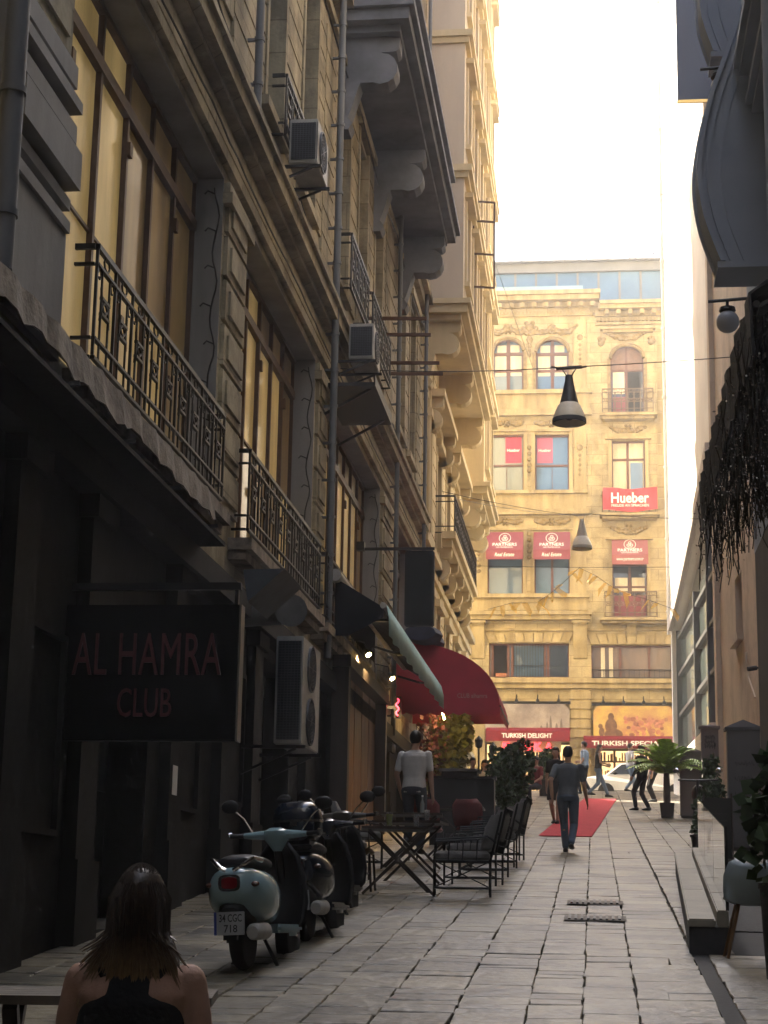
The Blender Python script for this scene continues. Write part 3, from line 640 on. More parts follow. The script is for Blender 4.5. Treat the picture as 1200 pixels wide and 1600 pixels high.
band(XL, 921, 929, 935, .24); band(XL, 919, 935, 954, .08); band(XL, 924, 957, 963, .5); band(XL, 922, 963, 970, .38); band(XL, 1100, 982, 986, .1)
band(937, 1026, 651, 655, .75); band(941, 1022, 655, 659, .55); band(937, 1030, 806, 810, .75); band(941, 1026, 810, 814, .55); band(937, 1052, 969, 973, .8); band(941, 1052, 973, 977, .6)
band(XL, 1100, 1061, 1068, .32); band(XL, 1100, 1068, 1076, .22); band(XL, 1100, 1093, 1097, .12)
band(938, 1024, 513, 517, .35); band(942, 1020, 517, 521, .25); band(946, 1016, 686 - 8, 686 - 3, .12)
for x0, x1 in ((896, 916),): band(x0, x1, 500, 612, .09); band(x0, x1, 655, 768, .09); band(x0, x1, 808, 929, .09)
band(738, 757, 808, 957, .09); band(892, 922, 1078, 1240, .14); band(738, 758, 1078, 1240, .14); band(1052, 1075, 1078, 1240, .14)
for y in range(1082, 1240, 15): band(890, 924, y, y + 11, .19)
for i in range(16):                 # shallow ashlar courses on the right bay
    y = 525 + i * 17
    if y < 950: band(1027, 1060, y, y + 15, .03)
for b in (w2a, w2b, w1a, w1b):
    tr.fbox(FF, b[0] - .17, b[0] - .003, b[2], b[3] + .12, 0, .07); tr.fbox(FF, b[1] + .003, b[1] + .17, b[2], b[3] + .12, 0, .07); tr.fbox(FF, b[0] - .17, b[1] + .17, b[3] + .12, b[3] + .22, 0, .12)
for b in (w2r, w1r): tr.fbox(FF, b[0] - .15, b[0] - .003, b[2], b[3], 0, .08); tr.fbox(FF, b[1] + .003, b[1] + .15, b[2], b[3], 0, .08); tr.fbox(FF, b[0] - .28, b[1] + .28, b[3] + .03, b[3] + .13, 0, .2)
for b in (w0a, w0b):
    for i in range(9):              # voussoirs over the long windows
        u = b[0] + (b[1] - b[0]) * (i + .5) / 9; k = (i - 4) * .05
        tr.hexa([FF(u - .17, b[3] + .04, 0), FF(u + .17, b[3] + .04, 0), FF(u + .17, b[3] + .04, .07), FF(u - .17, b[3] + .04, .07), FF(u - .19 + k, b[3] + .45, 0), FF(u + .19 + k, b[3] + .45, 0), FF(u + .19 + k, b[3] + .45, .07), FF(u - .19 + k, b[3] + .45, .07)])
tr.build('stone_course', STONE_TRIM, H)
s = MB()
def archivolt(b, r=.16):
    p = ar(b)[2:]; s.tube([FF(u, v, .04) for u, v in p], .085, 6); c = (b[0] + b[1]) / 2
    s.fbox(FF, b[0] - .14, b[0] - .003, b[2], b[3] - .65, 0, .06); s.fbox(FF, b[1] + .003, b[1] + .14, b[2], b[3] - .65, 0, .06)
for b in (arch1, arch2, archR): archivolt(b)
def swag(u0, u1, v, dip, m=14):     # carved garland: bunches of small lobes along a hanging curve
    for i in range(m):
        t = i / (m - 1); u = u0 + (u1 - u0) * t; z = v - dip * 4 * t * (1 - t); q = .10 + .05 * math.sin(t * math.pi)
        s.ball(FF(u + rnd.uniform(-.03, .03), z + rnd.uniform(-.03, .03), .05), (q, .07, q * rnd.uniform(.7, 1.1)), 4)
def rosette(u, v, r):
    s.ball(FF(u, v, .06), (r, .09, r), 5)
    for i in range(6): s.ball(FF(u + r * 1.4 * math.cos(i * 1.047), v + r * 1.4 * math.sin(i * 1.047), .04), (r * .55, .06, r * .55), 4)
for b in (arch1, arch2):
    c = (b[0] + b[1]) / 2; swag(b[0] - .35, c, b[3] + .55, .28); swag(c, b[1] + .35, b[3] + .55, .28); rosette(c, b[3] + .42, .13)
u = (arch1[1] + arch2[0]) / 2; rosette(u, arch1[3] + .45, .2); swag(u - .02, u + .02, arch1[3] - .1, 0, 6)
for i in range(6): s.ball(FF(u, arch1[3] + .2 - i * .2, .05), (.13 - i * .015, .07, .12), 4)
swag(archR[0] - .3, archR[1] + .3, archR[3] + .75, .45, 20); swag(archR[0] - .45, archR[0] - .3, archR[3] + .3, .2, 6); swag(archR[1] + .3, archR[1] + .45, archR[3] + .3, .2, 6)
for x in (906,):
    for y in (528, 700): 
        c = at(x, y, YF); rosette(c.x, c.z, .16)
        for i in range(5): s.ball(FF(c.x, c.z - .35 - i * .22, .05), (.11, .06, .13), 4)
for b in (w2a, w2b, w1a, w1b): c = (b[0] + b[1]) / 2; swag(b[0] + .05, c - .2, b[3] + .55, .06, 8); swag(c + .2, b[1] - .05, b[3] + .55, .06, 8); rosette(c, b[3] + .5, .1)
for b in (w2r, w1r): c = (b[0] + b[1]) / 2; swag(b[0], b[1], b[3] + .6, .22, 14); rosette(c, b[3] + .5, .13)
for x, ys_ in ((748, range(830, 900, 9)), (827, range(700, 740, 9)), (827, range(835, 880, 9))):
    for y in ys_: c = at(x, y, YF); s.ball(FF(c.x, c.z, .08), (.11, .06, .10), 4)
s.build('carved_ornament', mat('shade_toned_carved_stone', (.27, .20, .095), .9, c2=(.14, .10, .045), scale=5), H, smooth=True)  # darker than the wall to paint in the shading of the relief
for x0, x1, y1, pr in ((738, 757, 1030, .45), (896, 917, 1030, .45), (979, 994, 1003, .35)):
    b = px(x0, x1, 972, y1); g = MB(); hh = b[3] - b[2]
    pts = [(0, b[3]), (pr, b[3]), (pr, b[3] - .14), (pr - .06, b[3] - .2)] + [(pr - .1 - pr * .65 * t, b[3] - .25 - (hh - .3) * t - .05 * math.sin(t * 6.28)) for t in [i / 8 for i in range(9)]] + [(0, b[2])]
    g.extrude([FF(b[0], v, q) for q, v in pts], FF.U * (b[1] - b[0])); g.fbox(FF, b[0] - .06, b[1] + .06, b[3] - .1, b[3], 0, pr + .06); g.build('scroll_bracket', STONE_TRIM, H)
# windows
def win(b, cols, rows, mf, mp, nm='window', arched=False, t=.075, fill=None):
    u0, u1, v0, v1 = b; f = MB(); us = [u0] + [u0 + (u1 - u0) * c for c in cols] + [u1]; zs = [v0] + [v0 + (v1 - v0) * c for c in rows]
    zs_top = v1 - (u1 - u0) * .42 if arched else v1
    for i, u in enumerate(us):
        h = zs_top if i in (0, len(us) - 1) else v1 - (.02 if arched else 0)
        f.fbox(FF, max(u0, u - t * .7), min(u1, u + t * .7), v0, h, -.29, -.2)
    for z in zs: f.fbox(FF, u0, u1, max(v0, z - t * .6), z + t * .6, -.29, -.195)
    if arched: f.tube([FF(p, q, -.245) for p, q in ar(b)[2:]], .07, 5)
    else: f.fbox(FF, u0, u1, v1 - t, v1, -.29, -.195)
    o = f.build(nm, mf, H)
    g = MB(); P = ar(b) if arched else rect(*b); g.poly([FF(p, q, -.25) for p, q in P]); g.build('pane', mp, o)
    return o
def inset(o, b, m, w_=-.24, name='blind'): MB().poly([FF(p, q, w_) for p, q in rect(*b)]).build(name, m, o)
for b in (arch1, arch2):
    o = win(b, [.5], [.42, .73], REDFR, GLASS_BL, 'arched_window', True, .1); h = b[3] - b[2]; wd = b[1] - b[0]
    for c in (.07, .57): inset(o, (b[0] + wd * c, b[0] + wd * (c + .36), b[2] + h * .33, b[2] + h * .70), CURTAIN, name='blind')
    for c in (.14, .57): inset(o, (b[0] + wd * c, b[0] + wd * (c + .29), b[2] + h * .77, b[2] + h * .9), CURTAIN, name='blind')
o = win(archR, [.48], [.66], REDFR, GLASS_DK, 'balcony_door', True); u0, u1, v0, v1 = archR; h = v1 - v0; wd = u1 - u0
g = MB(); g.poly([FF(p, q, -.235) for p, q in archp(u0 + .06, u1 - .06, v0 + h * .67, v1 - wd * .42 + .02, v1 - .06)]); g.build('fanlight_board', mat('dusky_brown_board', (.20, .12, .095), .7), o)
inset(o, (u0 + .1, u0 + wd * .42, v0 + h * .34, v0 + h * .64), CURTAIN, -.21, 'curtain'); inset(o, (u0 + .1, u0 + wd * .44, v0, v0 + h * .30), MAROON2, -.2, 'lower_panel')
inset(o, (u0 + wd * .52, u1 - .12, v0 + .05, v0 + h * .64), BLACKROOM, -.2, 'open_leaf')
POSTER = mat('red_window_poster', (.55, .04, .08), .5, c2=(.45, .03, .07), scale=1)
POSTER2 = mat('pink_window_poster', (.38, .09, .17), .5, c2=(.32, .08, .15), scale=1)
GLASS_GR = mat('grey_green_window_glass', (.20, .22, .20), .08, c2=(.12, .14, .14), spec=1, scale=1.5, streak=True)
for b, m, gl in ((w2a, POSTER, GLASS_GR), (w2b, POSTER2, GLASS_BL)):
    o = win(b, [], [.47], REDFR, gl, 'window'); u0, u1, v0, v1 = b; h = v1 - v0; wd = u1 - u0
    q = (u0 + wd * .46, u1 - .1, v0 + h * .52, v1 - .08) if m is POSTER else (u0 + .08, u0 + wd * .52, v0 + h * .52, v1 - .08)
    inset(o, q, m, -.232, 'poster'); text(o, 'Hueber', FF, (q[0] + q[1]) / 2, q[2] + (q[3] - q[2]) * .5, -.228, .3, WHITET, width=(q[1] - q[0]) * .8, bold=.02)
    bl = MB(); bl.fbox(FF, u0 + wd * .5 - .012, u0 + wd * .5 + .012, v0 + .05, v0 + h * .46, -.245, -.225); bl.build('glazing_bar', REDFR, o)
o = win(w2r, [.48], [.66], REDFR, CURTAIN, 'window'); u0, u1, v0, v1 = w2r; h = v1 - v0
inset(o, (u0 + (u1 - u0) * .56, u1 - .1, v0 + .1, v0 + h * .6), GLASS_BL, -.235, 'open_pane')
for b in (w1a, w1b): win(b, [.5] if b is w1b else [], [.64], REDFR, GLASS_BL, 'window')
o = win(w1r, [.5], [.42, .70], REDFR, GLASS_DK, 'balcony_door'); u0, u1, v0, v1 = w1r; h = v1 - v0; wd = u1 - u0
inset(o, (u0 + .1, u0 + wd * .44, v0 + h * .36, v0 + h * .54), CURTAIN, -.21, 'curtain'); inset(o, (u0 + wd * .56, u1 - .1, v0 + h * .36, v0 + h * .54), CURTAIN, -.21, 'curtain'); inset(o, (u0 + .07, u1 - .07, v0, v0 + h * .32), MAROON2, -.19, 'lower_panel')
o = win(w0a, [.04, .24, .29, .70, .74], [], REDFR, GLASS_BL, 'long_window'); u0, u1, v0, v1 = w0a; wd = u1 - u0
inset(o, (u0 + .12, u0 + wd * .225, v0 + .06, v1 - .06), BLACKROOM, -.21, 'open_leaf'); inset(o, (u0 + wd * .76, u1 - .1, v0 + .06, v1 - .06), GLASS_DK, -.21, 'dark_leaf')
g = MB()
for i in range(12): c = .31 + i * .034; g.fbox(FF, u0 + wd * c - .01, u0 + wd * c + .01, v0, v1, -.2, -.18)
g.fbox(FF, u0 + wd * .3, u0 + wd * .7, v0 + .5, v0 + .53, -.18, -.16); g.build('window_bars', IRON, o)
MB().fbox(FF, u0 + .3, u0 + .75, v0 + .002, v0 + .16, -.17, .1).build('flower_box', mat('terracotta', (.35, .14, .07), .8), o)
CUR2 = mat('brown_curtained_glass', (.16, .105, .075), .25, c2=(.08, .055, .045), scale=2.2, streak=True, spec=.8)
o = win(w0b, [.36, .72], [], REDFR, CUR2, 'long_window'); u0, u1, v0, v1 = w0b; g = MB()
for i in range(16): u = u0 + .1 + (u1 - u0 - .2) * i / 15; g.fbox(FF, u - .012, u + .012, v0, v0 + .42, -.16, -.13)
g.fbox(FF, u0, u1, v0 + .42, v0 + .46, -.17, -.12); g.fbox(FF, u0, u1, v0 + .08, v0 + .12, -.17, -.12); g.build('window_bars', IRON, o)
for c in (.12, .22): inset(o, (u0 + (u1 - u0) * c, u0 + (u1 - u0) * (c + .05), v0 + .1, v1 - .08), CURTAIN, -.2, 'curtain')
for b in extra: win(b, [.5], [.6], REDFR, GLASS_BL, 'window')
BRAIL = mat('dusty_brown_railing', (.13, .085, .05), .6)
b = px(941, 1020, 613, 651); railing(H, FF, b[0], b[1], b[2] + .04, b[3], .1, .65, .28, 'balcony_railing', BRAIL)
b = px(945, 1026, 928, 968); railing(H, FF, b[0], b[1], b[2] + .04, b[3], .1, .68, .3, 'balcony_railing', BRAIL)
b = px(941, 1024, 772, 806); railing(H, FF, b[0], b[1], b[2] + .04, b[3], .1, .66, .3, 'balcony_railing', BRAIL)
# glazed roof storey
pt = MB(); z0, z1 = top, fz(428)
z1 += .42; pt.fbox(FF, -16, 16, z1, z1 + .42, -4, -.8); pt.fbox(FF, -16, 16, z1 + .42, z1 + .5, -4.2, -.55)
pt.fbox(FF, -16, 16, z0 - .02, z0 + .2, -4, -1.0)
for i in range(24): u = -11 + i * .95; pt.fbox(FF, u - .05, u + .05, z0 + .2, z1, -1.1, -.95)
for x in range(780, 1040, 34): c = at(x, 405, YF); pt.tube([FF(c.x, z1 + .45, -.6), FF(c.x, z1 + .7, -.6)], .03, 5)
o = pt.build('roof_storey', mat('grey_roof_metal', (.17, .17, .175), .5, c2=(.13, .13, .135), scale=1), H)
g = MB(); g.poly([FF(-16, z0 + .2, -1.0), FF(16, z0 + .2, -1.0), FF(16, z1, -1.0), FF(-16, z1, -1.0)]); g.build('glazing', mat('roof_glass', (.10, .19, .32), .25, c2=(.07, .14, .25), spec=.35, scale=.6), o)
g = MB(); a_, b_ = px(560, 911, 450, 463)[0], px(560, 911, 450, 463)[1]; g.fbox(FF, a_, b_, fz(464), fz(450), .3, .33); g.build('glass_parapet', mat('parapet_glass', (.24, .35, .43), .08, spec=.6, var=.03), o)
ant = MB()
for x, h in ((862, .9), (995, 1.6), (1024, 1.7), (1010, .6)): c = at(x, 410, YF); ant.tube([FF(c.x, fz(411), -2), FF(c.x, fz(411) + h, -2)], .02, 5)
c1, c2_ = at(993, 385, YF), at(1030, 385, YF)
for dz in (.0, .45): ant.tube([FF(c1.x, fz(411) + 1.1 + dz, -2), FF(c2_.x, fz(411) + 1.15 + dz, -2)], .015, 5)
for i in range(5): ant.tube([FF(c2_.x - .25, fz(411) + .5 + i * .2, -2), FF(c2_.x + .05, fz(411) + .52 + i * .2, -2)], .02, 5)
ant.build('aerial', IRON, o)
# shop interiors, visible through the ground-floor openings
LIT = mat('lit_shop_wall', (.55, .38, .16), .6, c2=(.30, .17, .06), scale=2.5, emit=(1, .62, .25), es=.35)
m_ = MB()
for b in (sha, shb): m_.fbox(FF, b[0], b[1], 5.5, b[3], -1.15, -1.1)
o = m_.build('shop_interior', LIT, H); m_ = MB()
for b in (sha, shb):
    for i in range(6): u = b[0] + (b[1] - b[0]) * i / 5; m_.fbox(FF, max(b[0], u - .05), min(b[1], u + .05), 5.5, b[3], -.25, -.15)
    for z in (6.6, 7.3, 8.0): m_.fbox(FF, b[0], b[1], z, z + .05, -1.0, -.7)
m_.build('shop_frame', BROWNFR, o); m_ = MB()
for b in (sha, shb):
    for z in (6.65, 7.35, 8.05):
        u = b[0] + .1
        while u < b[1] - .1: q = rnd.uniform(.05, .12); m_.fbox(FF, u, u + q, z, z + rnd.uniform(.12, .4), -.95, -.8); u += q + rnd.uniform(.02, .1)
m_.build('shop_goods', mat('assorted_boxes', (.5, .28, .1), .6, c2=(.2, .04, .03), scale=8, island=.5), o)
# canvas awnings on the first floor
def tri_awn(x0, x1, y0, y1, label, lines, m):
    b = px(x0, x1, y0, y1); t = thing('window_awning', label, 'awning', ((b[0] + b[1]) / 2, YF, b[3]), group='maroon awnings over first floor windows', world=True)
    pr = .75; u0, u1, v0, v1 = b; vb = v0 + .42; g = MB()
    g.add([FF(u0, v1, .08), FF(u1, v1, .08), FF(u1, vb, pr), FF(u0, vb, pr), FF(u1, v0, pr), FF(u0, v0, pr), FF(u0, v0 + .2, .08), FF(u1, v0 + .2, .08)], [(0, 1, 2, 3), (3, 2, 4, 5), (0, 3, 5, 6), (1, 7, 4, 2)])
    c = g.build('canvas', m, t, recalc=False); S = Face(FF((u0 + u1) / 2, vb, pr), FF.U, FF.N)
    sl = (pr - .08) / (v1 - vb)
    class SF:
        U = FF.U
        def __call__(s, u, v, w_=0): return FF((u0 + u1) / 2 + u, vb + v, pr - sl * v + w_)
    SS = SF(); hh = v1 - vb; k = MB()
    k.tube([SS(.25 * math.cos(a), hh * .66 + .25 * math.sin(a), .012) for a in [math.pi * 2 * i / 20 for i in range(21)]], .014, 5)
    for i in range(3): a = math.pi * 2 * i / 3 + math.pi / 2; k.tube([SS(.085 * math.cos(a) + .055 * math.cos(q), hh * .66 + .085 * math.sin(a) + .055 * math.sin(q), .012) for q in [math.pi * 2 * j / 10 for j in range(11)]], .014, 5)
    k.tube([SS(-.1, hh * .66 - .15, .012), SS(.1, hh * .66 - .15, .012)], .014, 5)
    k.build('emblem', WHITET, c)
    text(c, lines[0], SS, 0, hh * .30, .01, .2, WHITET, width=1.05, height=.16, bold=.012); text(c, lines[1], SS, 0, hh * .14, .01, .1, WHITET, width=.75, height=.07)
    text(c, lines[2], FF, (u0 + u1) / 2, v0 + .21, pr + .005, .2, WHITET, width=.85 if len(lines[2]) < 14 else 1.15, height=.16, bold=.008, shear=.25)
tri_awn(761, 818, 832, 879, 'left-hand maroon awning of the matching pair over two first floor windows', ('PARTNERS', 'GAYRIMENKUL', 'Real Estate'), MAROON2)
tri_awn(834, 891, 832, 879, 'right-hand maroon awning of the matching pair, beside the pale hanging lamp', ('PARTNERS', 'GAYRIMENKUL', 'Real Estate'), MAROON2)
tri_awn(956, 1012, 843, 887, 'faded maroon awning with a web address over the lower balcony door', ('PARTNERS', 'GAYRIMENKUL', 'www.partners.com.tr'), mat('dusty_maroon_canvas', (.27, .085, .085), .8, c2=(.23, .07, .07), scale=2))
# red banner on the middle balcony
b = px(942, 1026, 768, 802); t = thing('red_banner', 'red cloth banner with white lettering hung on the middle balcony', 'banner', ((b[0] + b[1]) / 2, YF - .75, b[2]), world=True)
g = MB(); n, k = 26, 6; vs = []
for j in range(k + 1):
    for i in range(n + 1):
        s_ = i / n; q = j / k; vs.append(FF(b[0] + (b[1] - b[0]) * s_ + .03 * (1 - q) * math.sin(3 * s_), b[2] + (b[3] - b[2]) * q - .09 * math.sin(math.pi * s_) * (1 - .3 * q) + .02 * math.sin(9 * s_), .80 + .025 * math.sin(17 * s_ + 3 * q) + .02 * math.sin(7 * s_)))
g.add(vs, [(j * (n + 1) + i, j * (n + 1) + i + 1, (j + 1) * (n + 1) + i + 1, (j + 1) * (n + 1) + i) for j in range(k) for i in range(n)])
c = g.build('cloth', REDBAN, t, smooth=True, recalc=False); um = (b[0] + b[1]) / 2
text(c, 'Hueber', FF, um, b[2] + .5, .86, .5, WHITET, width=1.62, height=.46, bold=.022); text(c, 'FREUDE AN SPRACHEN', FF, um, b[2] + .16, .86, .15, WHITET, width=1.6, height=.12, bold=.006)
# red box awnings and picture boards of the shops
def box_awn(x0, x1, y0, y1, label, s_, pr, wd):
    b = px(x0, x1, y0, y1); u0, u1, v0, v1 = b; t = thing('shop_awning', label, 'awning', ((u0 + u1) / 2, YF, v0), group='red shop awnings', world=True)
    g = MB(); g.extrude([FF(u0, v, w_) for w_, v in ((.22, v1 + .12), (pr * .8, v1), (pr, v1 - .08), (pr, v0), (pr - .03, v0), (pr - .03, v1 - .1), (.22, v1 - .02))], FF.U * (u1 - u0))
    c = g.build('canvas', REDCAN, t); text(c, s_, FF, u0 + (u1 - u0) * wd[0], (v0 + v1) / 2 - .03, pr + .004, .3, WHITET, width=(u1 - u0) * wd[1], height=.2, bold=.03)
box_awn(761, 891, 1142, 1161, 'red box awning lettered TURKISH DELIGHT', 'TURKISH DELIGHT', .9, (.49, .6))
box_awn(912, 1054, 1155, 1172, 'red box awning lettered TURKISH SPECIALS', 'TURKISH SPECIALS', .9, (.5, .82))
def board(x0, x1, y0, y1, label, m, name='picture_board'):
    b = px(x0, x1, y0, y1); u0, u1, v0, v1 = b; t = thing(name, label, 'billboard', ((u0 + u1) / 2, YF, v0), world=True)
    g = MB(); ch = .22; pts = [(u0, v0), (u1, v0), (u1, v1 - ch), (u1 - ch, v1), (u0 + ch, v1), (u0, v1 - ch)]
    g.extrude([FF(p, q, .2) for p, q in pts], FF.N * .06); c = g.build('panel', m, t); 
    for i in range(4):
        u = u0 + (u1 - u0) * (i + .5) / 4; k = MB(); k.tube([FF(u, v1 + .3, .2), FF(u, v1 + .36, .5), FF(u, v1 + .18, .68)], .025, 6); k.lathe([(.02, .08), (.07, 0), (.09, -.1)], FF(u, v1 + .12, .7), 10); k.build('lamp', IRON, t)
    g = MB(); g.fbox(FF, u0 - .05, u1 + .05, v1 + .01, v1 + .12, .16, .24); g.build('rail', IRON, t); return t, c, b
SKETCH = mat('grey_sketch_print', (.36, .31, .27), .6, c2=(.17, .14, .13), scale=1.3, detail=8)
FOODP = mat('food_picture_print', (.55, .40, .10), .6, c2=(.38, .17, .10), scale=1.6, detail=7)
t, c, b = board(759, 890, 1101, 1141, 'greyish engraving print board above the left shop awning', SKETCH)
g = MB(); u1 = b[1]                                   # mosque skyline engraved at the right end
for du, h in ((.35, .5), (.55, .3), (.8, .62), (.95, .34), (1.2, .2)): g.extrude([FF(u1 - du - .06, b[2] + .02, .262), FF(u1 - du + .06, b[2] + .02, .262), FF(u1 - du + .04, b[2] + h * .7, .262), FF(u1 - du, b[2] + h, .262), FF(u1 - du - .04, b[2] + h * .7, .262)], FF.N * .003)
g.build('engraving', mat('engraving_ink', (.16, .13, .115), .7), c)
t, c, b = board(927, 1053, 1104, 1156, 'yellow picture board of sweets above the right shop awning', FOODP)
g = MB()
for i in range(60): g.ball(FF(rnd.uniform(b[0] + 1.35, b[1] - .25), rnd.uniform(b[2] + .1, b[2] + .95), .262), (rnd.uniform(.06, .13), .006, rnd.uniform(.05, .11)), 5)
g.build('sweets', mat('pink_sweets_print', (.42, .19, .13), .6, c2=(.28, .10, .06), scale=6, island=.4), c)
g = MB()
for dx, dz, r1, r2 in ((.75, .95, .13, .16), (.75, .55, .26, .33), (.85, .2, .4, .24), (.35, .3, .12, .2), (.3, .55, .1, .1)): g.ball(FF(b[0] + dx, b[2] + dz, .262), (r1, .006, r2), 6)
g.build('figure_print', mat('brown_figure_print', (.20, .11, .06), .6, c2=(.10, .05, .03), scale=5), c)
t = thing('red_letters', 'red illuminated letters KOSKA on the fascia below the left awning', 'sign', (fx(825, 1167), YF, fz(1174)), world=True)
b = px(784, 866, 1161, 1174); NEON = mat('red_lit_letters', (.6, .02, .03), .4, emit=(1, .05, .06), es=.8)
fb = MB(); fb.fbox(FF, b[0] - .3, b[1] + .3, b[2] - .06, b[3] + .06, .2, .26); f_ = fb.build('fascia', mat('pale_fascia', (.5, .4, .25), .6), t)
for i, ch_ in enumerate('KOSKA'): text(f_, ch_, FF, b[0] + (b[1] - b[0]) * (.1 + .2 * i), (b[2] + b[3]) / 2, .27, .35, NEON, width=(b[1] - b[0]) * .155, height=b[3] - b[2], bold=.06, depth=.05)
# ---------------------------------------------------------------- right side
ang = math.atan2(-.8, 23)
RF = Face((3.55, 38, 0), (-.8, 23, 0), (-23, -.8, 0))     # far right wall, u from d=38
white = thing('white_building', 'tall sunlit white building with a curved shopfront at the lane corner', 'building', RF(18, gz(55)), world=True)
W1 = 8.6; W2 = 24.0
def cu(t): return 12.2 + (W2 - 12.2) * t                  # curved head of the shop glazing
hd = [(W2 - .25, 4.6)] + [(W2 - .25, 11.2)] + [(W2 - .25 - i * 1.35, 11.2 + 3.2 * (i / 8) ** 1.3) for i in range(1, 9)] + [(W1 + .5, 14.8), (W1 + .5, 6.3), (W2 - .8, 6.3)]
hd = [(W1 + 1.0, 6.6), (W2 - .3, 6.6), (W2 - .3, 11.3)] + [(W2 - .3 - (W2 - W1 - 1.3) * i / 10, 11.3 + 2.6 * (i / 10) ** 1.25) for i in range(1, 11)]
m_ = MB(); m_.panel(RF, rect(W1, W2, 3.5, 40), [hd], .45); m_.fbox(RF, W2 - .02, W2, 3.5, 40, -.4, -.003)
m_.build('wall', WHITEWALL, white)
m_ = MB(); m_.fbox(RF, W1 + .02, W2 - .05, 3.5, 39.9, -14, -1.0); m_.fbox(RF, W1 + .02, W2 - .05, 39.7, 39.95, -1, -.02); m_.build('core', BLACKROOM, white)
m_ = MB(); m_.fbox(RF, W2 - .019, W2 + .03, 3.5, 40, -40, -.405); m_.build('avenue_front', STONE_B, white)
m_ = MB()                                                   # curved fascia, door frames
pts = [RF(u, v, .05) for u, v in hd[2:]]
for a, b in zip(hd[2:-1], hd[3:]): m_.hexa([RF(a[0], a[1], -.05), RF(b[0], b[1], -.05), RF(b[0], b[1], .12), RF(a[0], a[1], .12), RF(a[0], a[1] + .42, -.05), RF(b[0], b[1] + .42, -.05), RF(b[0], b[1] + .42, .12), RF(a[0], a[1] + .42, .12)])
m_.build('curved_fascia', mat('pinkish_cladding', (.45, .39, .34), .6, var=.06), white)
m_ = MB()
for u in (W1 + 1.0, W1 + 4.2, W1 + 8.4, W2 - .36): m_.fbox(RF, u, u + .16, 6.6, 13.6 if u < W1 + 5 else 11.5, -.4, -.15)
for z in (8.3, 9.7, 11.0): m_.fbox(RF, W1 + 1.0, W2 - .3, z, z + .12, -.4, -.2)
o = m_.build('shop_glazing', mat('dark_grey_frame', (.09, .09, .085), .5), white)
m_ = MB(); m_.poly([RF(u, v, -.32) for u, v in hd]); m_.build('pane', mat('greenish_glass', (.16, .19, .165), .06, c2=(.10, .12, .11), spec=1, scale=.4), o)
m_ = MB(); m_.fbox(RF, W1 + .6, W2 - .1, 6.35, 6.6, 0, .18); m_.build('sill', WHITEWALL, white)
m_ = MB(); m_.tube([RF(W2 - .15, 11.2, .08), RF(W2 - .15, 40, .08)], .06, 10); z = 12
while z < 38: m_.lathe([(.06, 0), (.085, 0), (.085, .06), (.06, .06)], RF(W2 - .15, z, .08), 10); z += 2.6
m_.build('drain_pipe', WHITEWALL, white, smooth=True)
beige = thing('beige_building', 'plain beige rendered building with one slit window on the right', 'building', RF(0, gz(38)), world=True)
sw = (3.3, 4.7, 8.05, 9.55)
m_ = MB(); m_.panel(RF, rect(-16, W1 - .01, 1.0, 34), [rect(*sw)], .35, w=-.03); m_.build('wall', BEIGE, beige)
m_ = MB(); m_.fbox(RF, -16, W1 - .03, 1, 33.9, -12, -.6); m_.fbox(RF, -16, W1 - .03, 33.7, 33.95, -.6, -.05); m_.build('core', BLACKROOM, beige)
m_ = MB(); m_.fbox(RF, sw[0], sw[1], sw[2], sw[3], -.36, -.30); o = m_.build('slit_window', mat('dusty_shutter', (.17, .135, .11), .7), beige)
m_ = MB(); m_.fbox(RF, sw[0] - .1, sw[1] + .1, sw[2] - .16, sw[2] - .003, -.03, .12); m_.build('sill', BEIGE, o)
m_ = MB(); m_.fbox(RF, 8.1, W1 - .02, 1, 34, -.029, .10); m_.build('corner_pilaster', BEIGE, beige)
m_ = MB(); m_.tube([RF(1.2, 6.3, .0), RF(2.3, 6.9, .0), RF(2.6, 7.5, .0)], .02, 6); m_.build('cable', BEIGE, beige)
m_ = MB(); m_.fbox(RF, 2.0, 2.5, 17.9, 19.8, -.03, .12); m_.build('wall_vent', NEARR, beige)
